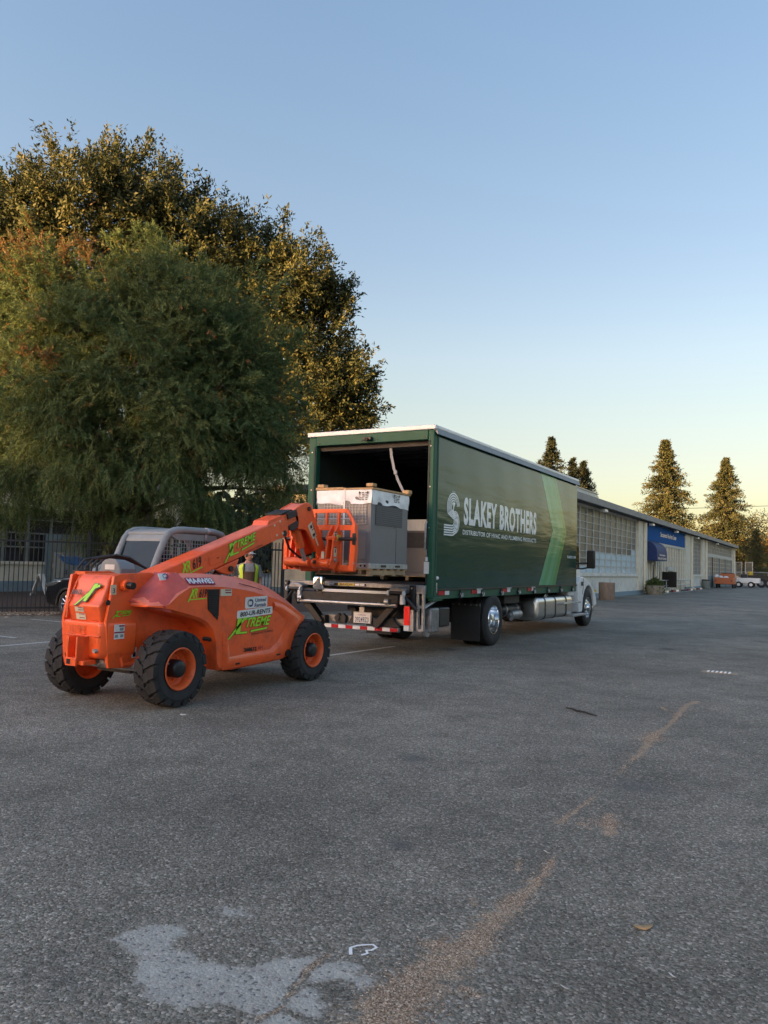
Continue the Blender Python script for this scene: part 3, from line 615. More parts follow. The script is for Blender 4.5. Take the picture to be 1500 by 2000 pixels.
mb = MB(); mb.box(SLX+.18, SX-.14, TY+.11, TY+.24, 3.63, 3.80); mb.cyl((SLX+.25, TY+.35, 3.68), (SX-.2, TY+.35, 3.68), .085, 12); tp('roller_door', mb, M['darksteel'])
for (x0, x1, xi) in ((SLX-.005, SLX+.16, 1), (SX-.12, SX, -1)):
    mb = MB(); mb.prism([(x0, TY), (x1, TY), (x1, TY+.14), (x0, TY+.14)], 2, 1.0, 3.884); po = tp('rear_post', mb, M['green'], bevel=.018)
    xr = x1-.03 if xi > 0 else x0+.03; obj('door_track', MB().box(xr-.012, xr+.012, TY-.012, TY+.0, 1.25, 3.70), M['darksteel'], po)
    for z in (1.5, 2.2, 2.9, 3.6): obj('bolt', MB().cyl(((x0+x1)/2, TY-.012, z), ((x0+x1)/2, TY+.002, z), .012, 8), M['steel'], po)
# curtain: gently bellied sheet with vertical pull lines
CY0, CY1, CZ0, CZ1 = TY+.17, TF-.02, 1.15, 3.83
def curtain_x(y, z):
    u, v = min(max((y-CY0)/(CY1-CY0), 0), 1), min(max((z-CZ0)/(CZ1-CZ0), 0), 1)
    return SX-.012+.012*math.sin(math.pi*v)*math.sin(math.pi*u)+.0016*math.sin(y*5.1+1.3*math.sin(z*1.7))
def on_curtain(mb, lift):
    mb.v = [(curtain_x(p[1], p[2])+lift, p[1], p[2]) for p in mb.v]; return mb
ny, nz = 90, 34; V = []
for j in range(nz+1):
    for i in range(ny+1):
        u, v = i/ny, j/nz; y = CY0+(CY1-CY0)*u; z = CZ0+(CZ1-CZ0)*v
        x = curtain_x(y, z)
        V.append((x, y, z))
cmb = MB(); cmb.v = V; cmb.f = [(j*(ny+1)+i, j*(ny+1)+i+1, (j+1)*(ny+1)+i+1, (j+1)*(ny+1)+i) for j in range(nz) for i in range(ny)]
curt = tp('curtain', cmb, M['curtain'], smooth=80)
tp('curtain_pole', MB().cyl((SX-.005, CY0-.015, 1.12), (SX-.005, CY0-.015, 3.8), .02, 10), M['green'])
tp('curtain_hem', MB().box(SX-.01, SX+.012, CY0, CY1, 1.135, 1.165), M['black'])
# prints, a few mm proud of the curtain
PO, PU, PV = (SX+.012, 0, 0), (0,1,0), (0,0,1)
def chev(a, b): # strip between fractions a..b of the chevron width
    def lerp(p, q, t): return (p[0]+(q[0]-p[0])*t, p[1]+(q[1]-p[1])*t)
    T, Mi, B_ = ((17.66,3.81),(18.85,3.80)), ((18.61,2.48),(19.77,2.50)), ((17.62,1.18),(18.87,1.17))
    return [lerp(*B_, a), lerp(*B_, b), lerp(*Mi, b), lerp(*T, b), lerp(*T, a), lerp(*Mi, a)]
for k in range(5): 
    poly = chev(k/5, (k+1)/5); mb = MB()
    a, b, c, d, e, f = poly
    for (p0, p1, p2, p3) in ((a, b, c, f), (f, c, d, e)):
        for q in range(10):
            L0, L1 = ([p0[i]+(p3[i]-p0[i])*(q+j)/10 for i in (0,1)] for j in (0,1)); R0, R1 = ([p1[i]+(p2[i]-p1[i])*(q+j)/10 for i in (0,1)] for j in (0,1))
            poly_plate(mb, [L0, R0, R1, L1], PO, PU, PV, .002)
    on_curtain(mb, .002)
    obj('chevron_stripe', mb, M[('chev1','chev2','chev1','chev2','chev3')[k]], curt, smooth=0)
obj('lettering', on_curtain(text_into(MB(), 'SLAKEY BROTHERS', (SX+.012, 13.26, 2.325), PU, PV, 4.10, .515, bold=.045, space=1.12), .003), M['print'], curt, smooth=0)
obj('lettering', on_curtain(text_into(MB(), 'DISTRIBUTOR OF HVAC AND PLUMBING PRODUCTS', (SX+.012, 13.23, 2.145), PU, PV, 4.13, .09, bold=.02, space=1.06), .003), M['print'], curt, smooth=0)
obj('lettering', on_curtain(text_into(MB(), 'SLAKEY.COM', (SX+.012, 19.86, 1.85), PU, PV, .78, .065, bold=.03), .003), M['print'], curt, smooth=0)
# striped monogram
mb = MB(); d = .052
def arc(cx, cy, r, a0, a1, n=14): return [(cx+r*math.cos(R(a0+(a1-a0)*i/n)), cy+r*math.sin(R(a0+(a1-a0)*i/n))) for i in range(n+1)]
sy, sz = 1.0, 1.0
for k in range(5):
    r = .085+d*k*.82
    top = arc(12.80, 2.605, r, 10 if k > 1 else 60, 205, 18)
    q = .305-.0*k; rl = .085+d*(4-k)*.82
    bot = arc(12.75, 2.365, rl, 25, -90, 12)
    ribbon(mb, top+bot+[(12.42, 2.365-rl)], .026, PO, PU, PV, .004)
for k in range(5):
    r = .06+d*k*.66
    ribbon(mb, [(12.80+.022*(k-1), 2.70)]+arc(12.86, 2.345, r, 120, 60, 4)[:1]+arc(12.86, 2.345, r, 88, -110, 16), .022, PO, PU, PV, .0045)
for k in range(4): ribbon(mb, [(12.74+.035*k, 2.88), (12.74+.035*k, 2.905)], .014, PO, PU, PV, .004)
obj('monogram', on_curtain(mb, .003), M['print'], curt, smooth=0)
# bottom rail with buckles and reflectors
tp('side_rail', MB().box(SX-.10, SX-.015, CY0-.05, TF, .985, 1.135), M['green'], bevel=.008)
for y in np.arange(CY0+1.05, TF-.2, 1.02):
    bk = tp('ratchet_buckle', MB().box(SX-.014, SX+.012, y-.02, y+.02, .99, 1.14).box(SX-.014, SX+.02, y-.06, y+.06, 1.03, 1.075), M['darksteel'])
    obj('buckle_hook', MB().tube([(SX+.02, y-.05, 1.075), (SX+.035, y-.03, 1.02), (SX+.01, y-.01, 1.0)], .009, 6).tube([(SX+.02, y+.05, 1.075), (SX+.035, y+.03, 1.02), (SX+.01, y+.01, 1.0)], .009, 6), M['steel'], bk)
for y in (TY+.30, TY+1.75, TY+3.35, TY+4.9):
    rf = tp('side_reflector', MB().box(SX-.014, SX-.002, y, y+.26, 1.055, 1.125), M['red']); obj('white_half', MB().box(SX-.014, SX-.002, y+.262, y+.44, 1.055, 1.125), M['white2'], rf)
    if y > TY+1: obj('hem_tab', MB().box(SX+.013, SX+.018, y+.2, y+.46, 1.13, 1.147), M['paper'], rf)
# rear post hardware
tp('post_bracket', MB().box(SX-.07, SX+.03, TY+.02, TY+.40, .96, 1.03).box(SX-.03, SX+.01, TY+.1, TY+.22, 1.03, 1.16), M['green'], bevel=.006)
mb = MB(); mb.cyl((SX+.005, TY+.20, 1.10), (SX+.005, TY+.20, 1.27), .014, 8); tp('curtain_latch', mb, M['steel'])
mb = MB(); mb.lathe([(0.0,.035),(.024,.026),(.035,0),(.024,-.026),(0,-.035)], (SX+.005, TY+.21, 1.35), 2, 12); tp('latch_knob', mb, M['white2'])
mb = MB(); mb.tube([(SX-.10, TY-.02, 2.30), (SX-.10, TY-.06, 2.26), (SX-.11, TY-.05, 1.85), (SX-.10, TY-.015, 1.80)], .018, 8); tp('grab_handle', mb, M['steel'])
tp('document_pouch', MB().box(SX-.13, SX-.04, TY-.03, TY-.013, 1.42, 1.62), M['sticker']); tp('document_pouch', MB().box(SX-.105, SX-.065, TY-.03, TY-.013, 1.63, 1.70), M['white2'])
mb = MB(); mb.tube([(SX-.10, TY-.02, 1.80), (SX-.08, TY-.03, 1.74), (SX-.09, TY-.02, 1.70)], .006, 6); tp('pull_cord', mb, M['steel'])
rc = tp('reversing_camera', MB().box(-7.22, -7.05, TY-.09, TY-.013, 3.755, 3.815), M['camera_black'], bevel=.01); obj('camera_lens', MB().cyl((-7.13, TY-.12, 3.765), (-7.13, TY-.09, 3.77), .03, 12), M['camera_black'], rc)
for x in (-7.28, -6.97, -8.2, -6.02): tp('bolt', MB().cyl((x, TY-.024, 3.76), (x, TY-.01, 3.76), .012, 8), M['camera_black'])
mb = MB(); pts = [(-6.78, TY+.14, 3.70), (-6.76, TY+.15, 3.5), (-6.70, TY+.15, 3.25), (-6.66, TY+.15, 3.17), (-6.62, TY+.16, 3.05), (-6.53, TY+.17, 2.88), (-6.45, TY+.2, 2.72)]
for a, b in zip(pts[:-1], pts[1:]):
    a, b = Vector(a), Vector(b); mb.add([a+Vector((-.025,0,0)), a+Vector((.025,.01,0)), b+Vector((.025,.01,0)), b+Vector((-.025,0,0))], [(0,1,2,3)])
mb.box(-6.69, -6.63, TY+.13, TY+.17, 3.15, 3.22); st = tp('door_strap', mb, M['greyprint'])
# chassis
mb = MB(); mb.box(-7.62, -7.52, TY+.2, 22.8, .72, 1.0); mb.box(-6.74, -6.64, TY+.2, 22.8, .72, 1.0)
for y in (12.6, 13.8, 16.4, 17.4, 19.5, 21): mb.box(-7.52, -6.74, y-.06, y+.06, .75, .97)
tp('chassis_rail', mb, M['black'], bevel=.008)
mb = MB()
for y in np.arange(TY+.5, TF, .45): mb.box(SLX+.05, SX-.12, y-.04, y+.04, 1.0, 1.098)
tp('cross_bearer', mb, M['black'])
tp('rear_axle', MB().cyl((-8.1, 14.86, .515), (-6.1, 14.86, .515), .11, 12).lathe([(.02,-.2),(.16,-.14),(.22,0),(.16,.14),(.02,.2)], (-7.13, 14.86, .53), 0, 16), M['darksteel'])
tp('front_axle', MB().cyl((-8.1, 22.05, .5), (-6.1, 22.05, .5), .08, 10), M['darksteel'])
tp('driveshaft', MB().cyl((-7.13, 14.9, .6), (-7.13, 20.8, .75), .055, 10), M['darksteel'])
ex = tp('air_tank', MB().lathe([(0,-.62),(.12,-.6),(.155,-.5),(.155,.5),(.12,.6),(0,.62)], (-6.35, 16.9, .62), 1, 20), M['black']); obj('tank_band', MB().cyl((-6.35, 16.5, .62), (-6.35, 16.55, .62), .162, 20).cyl((-6.35, 17.2, .62), (-6.35, 17.25, .62), .162, 20), M['steel'], ex)
tp('battery_box', MB().box(-6.62, -6.05, 15.95, 16.9, .78, 1.0), M['darksteel'], bevel=.02)
mb = MB(); mb.lathe([(0,-.3),(.09,-.3),(.11,-.2),(.11,.2),(.09,.3),(0,.3)], (-6.2, 17.0, .52), 1, 16); mb.tube([(-6.2, 16.7, .52), (-6.15, 16.5, .5), (-6.05, 16.4, .45)], .05, 10); tp('exhaust_pipe', mb, M['steel'])
# wheels
def truck_tyre(cx, cy, w, sgn=1, R_=.515):
    h = w/2; prof = [(.285,-h+.01),(.33,-h-.005),(.42,-h-.012),(.485,-h+.004),(.508,-h+.03)]
    for k in range(5):
        a = -h+.03+(w-.06)*k/5; b = -h+.03+(w-.06)*(k+1)/5; prof += [(R_, a+.008), (R_, b-.008)] + ([(R_-.016, b-.006), (R_-.016, b+.006)] if k < 4 else [])
    prof += [(.508,h-.03),(.485,h-.004),(.42,h+.012),(.33,h+.005),(.285,h-.01)]
    return MB().lathe(prof, (cx, cy, R_), 0, 48)
def truck_wheel(cx, cy, dished, label=None):
    t = tp('wheel', truck_tyre(cx, cy, .27), M['tyre2'], smooth=40)
    c = (cx, cy, .515)
    if dished: prof = [(.292,.128),(.287,.140),(.270,.138),(.262,.10),(.255,-.02),(.235,-.055),(.13,-.058),(.115,-.03),(.115,.04),(.10,.055),(0,.058)]
    else: prof = [(.292,.118),(.287,.132),(.268,.130),(.262,.09),(.245,.075),(.235,.10),(.165,.135),(.115,.14),(.105,.175),(.085,.20),(0,.205)]
    rm = obj('rim', MB().lathe(prof, c, 0, 48), M['chrome'], t, smooth=30)
    mb = MB(); ho = -.052 if dished else .118
    for k in range(10):
        g = 2*math.pi*k/10+.1; mb.cyl((cx+ho, cy+.168*math.cos(g), .515+.168*math.sin(g)), (cx+ho+.04, cy+.168*math.cos(g), .515+.168*math.sin(g)), .017, 6)
    obj('wheel_nut', mb, M['chrome'], t)
    mb = MB()
    for k in range(5 if dished else 10):
        g = 2*math.pi*(k+.5)/(5 if dished else 10); q = (.208 if dished else .205); xx = -.0575 if dished else .1145; r_ = .03
        c0 = Vector((cx+xx, cy+q*math.cos(g), .515+q*math.sin(g))); nrm = Vector((1, .0, 0)) if dished else Vector((1, .5*math.cos(g), .5*math.sin(g))).normalized()
        mb.cyl(c0-nrm*.004, c0+nrm*.006, r_, 10)
    obj('hand_hole', mb, M['ink'], t)
    return t
truck_wheel(-5.985, 14.86, True); truck_wheel(-6.30, 14.86, False); truck_wheel(-8.28, 14.86, False); truck_wheel(-7.95, 14.86, False)
truck_wheel(-6.03, 22.05, False); truck_wheel(-8.22, 22.05, False)
# mud flaps
for x0, x1 in ((-6.47, -5.86), (-8.40, -7.80)):
    n = 10; secs = []
    for k in range(n+1):
        z = .13+(.80-.13)*k/n; yy = 14.17-.02*math.sin(k/n*3.0)
        secs.append([(x0, yy, z), (x1, yy+.012*math.sin(k), z), (x1, yy+.012, z), (x0, yy+.012, z)])
    fl = tp('mud_flap', MB().loft(secs), M['tyre2'], fixn=True)
    obj('flap_bracket', MB().box(x0, x1, 14.13, 14.19, .80, .85), M['black'], fl)
    for k in range(5): obj('bolt', MB().cyl((x0+.06+k*(x1-x0-.12)/4, 14.12, .825), (x0+.06+k*(x1-x0-.12)/4, 14.14, .825), .012, 8), M['steel'], fl)
# fuel tank
def rrect(cx, cz, hx, hz, r, n=6):
    p = []
    for sx_, sz_, a0 in ((1,1,0),(-1,1,90),(-1,-1,180),(1,-1,270)):
        for k in range(n+1): a = R(a0+90*k/n); p.append((cx+sx_*(hx-r)+r*math.cos(a), cz+sz_*(hz-r)+r*math.sin(a)))
    return p
tk = rrect(-6.16, .63, .30, .275, .13)
ft = tp('fuel_tank', MB().loft([[(x*.0+(-6.16)+(x+6.16)*s, y, .63+(z-.63)*s) for x, z in tk] for y, s in ((17.66,.88),(17.68,.97),(17.72,1),(20.35,1),(20.39,.97),(20.41,.88))]), M['alu'], smooth=40, fixn=True)
em = rrect(-6.16, .63, .215, .19, .09); ei = rrect(-6.16, .63, .20, .175, .08)
obj('end_emboss', MB().loft([[(x, 17.655, z) for x, z in em], [(x, 17.640, z) for x, z in ei]], caps=True), M['alu'], ft, smooth=30, fixn=True)
for y in (18.15, 18.95, 19.85):
    sb = rrect(-6.16, .63, .308, .283, .135)
    obj('tank_strap', MB().loft([[(x, yy, z) for x, z in sb] for yy in (y-.035, y+.035)]), M['black'], ft, smooth=40, fixn=True)
obj('filler_cap', MB().cyl((-6.0, 18.5, .9), (-5.97, 18.5, .96), .06, 14), M['chrome'], ft)
s1 = tp('cab_step', MB().box(-6.1, -5.72, 19.2, 20.75, .695, .735), M['steel'], bevel=.008); obj('step_label', MB().box(-5.719, -5.714, 19.2, 19.75, .70, .75), M['cream'], s1)
tp('cab_step', MB().box(-6.15, -5.74, 20.1, 21.35, .345, .40), M['steel'], bevel=.008)
tp('tank_bracket', MB().box(-6.66, -6.3, 17.9, 20.2, .30, .36), M['black'])
# cab
W = M['white']
tp('cab_shell', MB().loft([[(-6.02-.06*s, y, z) for y, z in pr_]+[(-8.24+.06*s, y, z) for y, z in pr_[::-1]] for s, pr_ in ((0, [(20.85,.95),(21.75,.95)]), (.2, [(20.85,1.45),(21.8,1.45)]), (2.2, [(20.85,2.35),(21.65,2.30)]), (3.2, [(20.9,2.62),(21.3,2.62)]))]), W, fixn=True, bevel=.03)
gl = tp('cab_window', MB().prism([(20.98,1.60),(21.72,1.60),(21.62,2.20),(21.0,2.25)], 0, -6.13, -6.045), M['carglass'])
tp('cab_pillar', MB().prism([(20.86,1.50),(20.98,1.50),(21.0,2.35),(20.86,2.35)], 0, -6.2, -6.015), M['black'])
tp('windscreen', MB().add([(-8.1, 21.78, 1.5), (-6.15, 21.78, 1.5), (-6.22, 21.36, 2.52), (-8.05, 21.36, 2.52)], [(0,1,2,3)]), M['carglass'])
tp('sun_visor', MB().prism([(21.25,2.50),(21.62,2.36),(21.64,2.39),(21.27,2.54)], 0, -8.1, -6.10), W, bevel=.005)
# hood and fender
hood = [(21.36,1.0),(21.36,1.42),(21.6,1.43),(22.2,1.36),(22.6,1.24),(22.88,1.02),(22.98,.8),(22.98,.5),(22.6,.5)]
tp('hood', MB().prism(hood+[(22.5,1.0)], 0, -7.95, -6.32), W, bevel=.06, seg=3)
fen = [(21.10,.42),(21.02,.9),(21.06,1.20),(21.25,1.345),(21.45,1.37),(21.80,1.31),(22.2,1.20),(22.5,1.085),(22.72,.95),(22.88,.78),(22.93,.60)]
arch = [(22.05+.60*math.cos(R(a)), .53+.60*math.sin(R(a))) for a in range(0, 181, 12)]
arch = [p for p in arch if p[1] >= .53]
outer = fen; inner = [(21.36,.42)]+arch[::-1]
poly = outer+[(22.90,.56)]+arch+[(21.40,.42)]
fm = MB(); fm.prism(poly, 0, -6.36, -5.875); fe = tp('fender', fm, W, bevel=.035, seg=3)
fm = MB(); fm.prism([(p[0], p[1]) for p in poly], 0, -8.4, -7.9); tp('fender', fm, W, bevel=.035, seg=3)
tp('wheel_arch_liner', MB().loft([[(x, 22.05+.615*math.cos(R(a)), .53+.615*math.sin(R(a))) for x in (-6.9, -6.34)] for a in range(0, 181, 12)], caps=False, closed=False), M['black'])
tp('cab_skirt', MB().box(-6.3, -6.0, 20.45, 21.1, .86, 1.03), W, bevel=.02); tp('door_lower', MB().box(-6.06, -5.985, 20.86, 21.34, .96, 1.50), W, bevel=.025)
obj('fender_latch', MB().box(-5.874, -5.85, 21.30, 21.40, 1.13, 1.24).cyl((-5.85, 21.28, 1.16), (-5.85, 21.42, 1.16), .02, 8), M['camera_black'], fe)
obj('marker_lamp', MB().box(-5.92, -5.86, 22.74, 22.86, .93, 1.0), M['yellow'], fe)
obj('panel_gap', MB().tube([(-5.872, 21.52, 1.33), (-5.872, 21.50, 1.1), (-5.872, 21.40, .9)], .006, 5), M['ink'], fe)
tp('bumper', MB().box(-8.3, -5.97, 22.90, 23.04, .36, .60), M['chrome'], bevel=.03); tp('grille', MB().box(-7.9, -6.4, 22.97, 23.02, .6, 1.0), M['chrome'], bevel=.03)
tp('headlight', MB().box(-6.35, -5.95, 22.75, 22.97, .66, .86), W, bevel=.04); 
# mirror
mi = tp('mirror', MB().box(-5.72, -5.50, 21.22, 21.34, 1.60, 2.09), M['camera_black'], bevel=.035, seg=3)
obj('mirror_arm', MB().tube([(-6.05, 21.15, 1.72), (-5.85, 21.25, 1.74), (-5.66, 21.28, 1.74)], .022, 8).tube([(-6.05, 21.15, 1.60), (-5.85, 21.25, 1.59), (-5.66, 21.28, 1.63)], .022, 8).box(-6.06, -5.98, 21.05, 21.25, 1.56, 1.76), M['camera_black'], mi)
mi2 = tp('mirror', MB().box(-8.8, -8.58, 21.22, 21.34, 1.60, 2.09), M['camera_black'], bevel=.035)
obj('mirror_arm', MB().tube([(-8.2, 21.15, 1.72), (-8.66, 21.28, 1.74)], .022, 8), M['camera_black'], mi2)

# ---------------------------------------------------------------- liftgate on the tail (part of the truck)
GY = TY-.02
lg = tp('liftgate_sill', MB().box(-8.70, -5.93, GY-.10, GY+.06, 1.15, 1.225), M['steelgrey'], bevel=.006)
obj('maker_plate', MB().box(-7.80, -7.04, GY-.106, GY-.101, 1.165, 1.213), M['ink'], lg)
obj('yellow_label', MB().box(-7.62, -7.28, GY-.110, GY-.107, 1.168, 1.210), M['yellow'], lg); lettering('MAXON', M['ink'], lg, (-7.58, GY-.110, 1.176), (1,0,0), (0,0,1), .26, .028, bold=.03)
for x in (-7.75, -7.22, -7.12): obj('small_label', MB().box(x-.045, x+.045, GY-.110, GY-.107, 1.172, 1.206), M['greyprint' if x < -7.5 else 'sticker'], lg)
tp('dock_edge', MB().box(-8.25, -5.98, GY-.02, GY+.35, 1.226, 1.25), M['darksteel'])
for x0, x1, m in ((-8.76, -8.68, 'black'), (-6.16, -6.06, 'black')):
    pl_ = tp('liftgate_side_plate', MB().box(x0, x1, GY-.16, GY-.02, .74 if x0 < -7 else .80, 1.22), M[m], bevel=.008)
    for z in (.88, 1.17): obj('bolt', MB().cyl(((x0+x1)/2, GY-.175, z), ((x0+x1)/2, GY-.155, z), .014, 8), M['steel'], pl_)
tp('liftgate_side_plate', MB().box(-8.55, -8.50, GY-.12, GY, .80, 1.15), M['darksteel'])
# corner ladder frame
mb = MB()
for x in (-6.03, -5.93): mb.box(x-.022, x+.022, GY-.10, GY-.04, .46, 1.20)
for z in (.47, .86, 1.17): mb.box(-6.01, -5.95, GY-.095, GY-.045, z-.022, z+.022)
mb.box(-6.06, -5.90, GY-.11, GY-.03, 1.08, 1.215)
tp('corner_frame', mb, M['steel'], bevel=.005)
mb = MB(); mb.tube([(-5.92, GY-.07, .84), (-5.85, TY+.35, 1.0)], .022, 8); mb.tube([(-5.95, GY-.07, .86), (-5.86, TY+.35, 1.02)], .012, 8); tp('frame_brace', mb, M['steel'])
tl = tp('tail_lamp', MB().box(-6.235, -6.135, GY-.19, GY-.161, .55, .86), M['taillight'], bevel=.008)
obj('lamp_box', MB().box(-6.25, -6.07, GY-.16, GY-.05, .45, .87), M['steel'], tl); obj('reverse_lens', MB().box(-6.235, -6.14, GY-.185, GY-.161, .455, .545), M['white2'], tl)
tp('hydraulic_cover', MB().box(-5.98, -5.86, GY+.1, GY+.42, .42, .84), M['steelgrey'], bevel=.03); tp('pump_box', MB().box(-6.25, -5.86, GY+.42, GY+.85, .5, .84), M['black'], bevel=.03)
mb = MB(); mb.lathe([(0,-.03),(.07,-.03),(.07,.03),(0,.03)], (-5.95, GY+.1, .42), 0, 16); tp('pulley', mb, M['steel'])
# folded platform
tp('platform_edge', MB().box(-7.92, -6.45, GY-.34, GY-.28, 1.055, 1.105), M['white2'], bevel=.006)
tp('platform', MB().box(-8.22, -6.28, GY-.33, GY-.22, .90, 1.05), M['darksteel'], bevel=.01)
tp('platform_hinge_bar', MB().box(-8.30, -6.30, GY-.26, GY-.16, 1.06, 1.10), M['black'])
tp('torsion_tube', MB().cyl((-8.33, GY-.30, .875), (-6.32, GY-.30, .875), .035, 16), M['steel'])
mb = MB(); sq = rrect(0, 0, .105, .12, .05)
mb.loft([[(-7.86+x*s, GY-.36+dy, 1.20+z*s) for x, z in sq] for dy, s in ((-.05,.85),(-.03,1),(.03,1),(.05,.9))]); bp_ = tp('dock_bumper', mb, M['chrome'], fixn=True, smooth=45); obj('bumper_bracket', MB().box(-7.90, -7.80, GY-.34, GY-.27, 1.0, 1.1), M['black'], bp_)
for s, x in ((1, -8.42), (-1, -6.32)):
    hh = tp('hinge_block', MB().prism([(x-.14, 1.07), (x+.14, 1.07), (x+.17, 1.15), (x+.06, 1.19), (x-.1, 1.19), (x-.17, 1.12)], 1, GY-.30, GY-.12), M['steelgrey'], bevel=.02)
    obj('hinge_roller', MB().cyl((x-.13, GY-.31, 1.085), (x+.13, GY-.31, 1.085), .032, 12), M['black'], hh)
    obj('hinge_pin', MB().cyl((x-.16, GY-.33, 1.08), (x-.135, GY-.33, 1.08), .045, 12).cyl((x+.135, GY-.33, 1.08), (x+.16, GY-.33, 1.08), .045, 12).box(x+.08, x+.14, GY-.33, GY-.25, .90, 1.07), M['white2'], hh)
    obj('hinge_link', MB().cyl((x+s*.12, GY-.34, .93), (x+s*.20, GY-.34, .93), .05, 12).cyl((x+s*.3, GY-.3, .91), (x+s*.36, GY-.3, .91), .03, 10), M['steel'], hh)
# lift arms, cross tube, under-ride guard
for x in (-8.30, -6.40):
    s = 1 if x < -7 else -1
    mb = MB(); mb.obox((x+s*.20, GY-.13, .70), (.12, .16, .56), Matrix.Rotation(s*-.75, 3, 'Y')); mb.obox((x+s*.40, GY-.08, .55), (.11, .14, .16)); tp('lift_arm', mb, M['black'], bevel=.01)
    tp('lift_link', MB().tube([(x-s*.42, GY-.2, .80), (x-s*.18, GY-.26, 1.06), (x+s*.3, GY-.26, 1.06)], .032, 8), M['black'])
tp('cross_tube', MB().box(-7.93, -6.20, GY-.03, GY+.10, .52, .64), M['steelgrey'], bevel=.01)
for x in (-7.60, -7.50, -6.75, -6.52): tp('arm_clevis', MB().prism([(x-.05,.50),(x+.05,.50),(x+.06,.62),(x,.68),(x-.06,.62)], 1, GY-.10, GY-.035), M['darksteel'], bevel=.01)
tp('clevis_pin', MB().cyl((-7.62, GY-.12, .59), (-7.62, GY-.09, .59), .05, 12).cyl((-6.5, GY-.12, .57), (-6.5, GY-.09, .57), .05, 12), M['darksteel'])
ug = tp('underride_bar', MB().box(-8.02, -6.36, GY-.14, GY-.06, .415, .485), M['steel'], bevel=.006)
for k in range(11):
    x0 = -8.01+k*.149; obj('reflective_tape', MB().box(x0, x0+.146, GY-.146, GY-.141, .42, .48), M['red' if k % 2 == 0 else 'white2'], ug)
lp = tp('licence_plate', MB().box(-7.235, -6.905, GY-.165, GY-.155, .535, .705), M['sticker'], bevel=.004)
lettering('39249Z3', M['navy'], lp, (-7.205, GY-.165, .55), (1,0,0), (0,0,1), .27, .085, bold=.01); lettering('California', M['maroon'], lp, (-7.15, GY-.165, .662), (1,0,0), (0,0,1), .16, .026)
obj('plate_holder', MB().box(-7.25, -6.89, GY-.154, GY-.13, .53, .72), M['steel'], lp)
tp('tow_eye', MB().prism([(-7.13,.72),(-7.03,.72),(-7.03,.80),(-7.06,.83),(-7.10,.83),(-7.13,.80)], 1, GY-.16, GY-.13), M['steel'])
tp('tow_bracket', MB().prism([(-7.42,.50),(-7.25,.50),(-7.25,.72),(-7.3,.80),(-7.36,.62)], 1, GY-.05, GY+.2), M['darksteel'])
tp('tow_bracket', MB().prism([(-6.9,.50),(-6.35,.50),(-6.5,.64),(-6.9,.62)], 1, GY-.12, GY-.08), M['darksteel'])
tp('liftgate_housing', MB().box(-7.45, -6.30, GY+.1, GY+.5, .60, .98), M['black'])

# ================================================================ second unit inside the box
u2 = thing('hvac_unit', 'grey cooling unit with white top wrap standing deep inside the truck box', 'air conditioner', (-7.70, 15.1, 1.25), 'grey cooling units')
obj('cabinet', MB().box(-8.30, -6.97, 14.55, 15.9, 1.40, 2.28), M['unit'], u2, bevel=.01); obj('base_rail', MB().box(-8.30, -6.97, 14.53, 15.9, 1.34, 1.40), M['unit'], u2)
obj('plastic_cover', MB().box(-8.32, -6.95, 14.53, 15.92, 2.28, 2.51), M['wrap'], u2); obj('wood_frame', MB().box(-8.35, -7.87, 14.5, 14.59, 2.51, 2.57).box(-7.87, -7.75, 14.5, 14.62, 2.57, 2.61), M['wood'], u2)
obj('coil_grille', MB().box(-8.20, -7.10, 14.53, 14.545, 1.92, 2.24), M['unitdark'], u2)
p2 = thing('pallet', 'dark wooden pallet under the unit inside the truck box', 'pallet', (-7.70, 15.1, 1.22), 'pallets')
for x in (-8.25, -7.65, -7.07): obj('stringer', MB().box(x-.04, x+.04, 14.5, 15.9, 1.245, 1.32), M['wood2'], p2)
for y in (14.5, 14.9, 15.4, 15.8): obj('plank', MB().box(-8.31, -6.97, y, y+.1, 1.321, 1.338), M['wood2'], p2)

# ================================================================ TELEHANDLER
th = thing('telehandler', 'orange telescopic handler lifting a grey cooling unit on its forks', 'forklift', (-6.75, 7.4, 0))
def hp(name, mb, m, par=th, **k): return obj(name, mb, m, par, **k)
O, O2 = M['orange'], M['orange2']
# frame plates and belly
side = [(5.66,.50),(5.62,.90),(5.66,1.12),(5.70,1.36),(5.80,1.385),(6.20,1.40),(6.55,1.30),(7.0,1.0),(8.9,.75),(8.95,.35),(6.9,.33),(6.35,.34),(6.1,.42),(5.95,.40),(5.68,.42)]
for x in (-6.45, -7.09): hp('frame_plate', MB().prism(side, 0, x, x+.04), O, bevel=.006)
hp('belly_pan', MB().box(-7.05, -6.45, 6.6, 8.8, .34, .62), M['darksteel']); hp('axle', MB().cyl((-7.5, 6.22, .40), (-6.0, 6.22, .40), .075, 12).box(-7.0, -6.5, 6.05, 6.4, .32, .5), M['darksteel'])
hp('axle', MB().cyl((-7.5, 8.68, .40), (-6.0, 8.68, .40), .08, 12).box(-7.0, -6.5, 8.5, 8.85, .32, .52), M['darksteel'])
hp('steering_link', MB().cyl((-7.4, 6.05, .38), (-6.1, 6.05, .38), .03, 8).cyl((-6.9, 6.02, .42), (-6.3, 6.02, .42), .045, 10), M['steel'])
# rear housing (leaning box with rounded top)
n = 6; prof = [(5.60,.885),(5.56,1.05)]+[(5.575+.02*k, 1.05+.05*k) for k in range(1, 5)]+[(5.665,1.31),(5.70,1.355),(5.76,1.375),(6.0,1.38),(6.0,.885)]
hp('rear_housing', MB().prism(prof, 0, -6.93, -6.455), O, bevel=.02, seg=3)
hp('housing_seam', MB().tube([(-6.925, 5.552, .92), (-6.925, 5.56, 1.06), (-6.925, 5.66, 1.29), (-6.92, 5.70, 1.36)], .012, 6), O2)
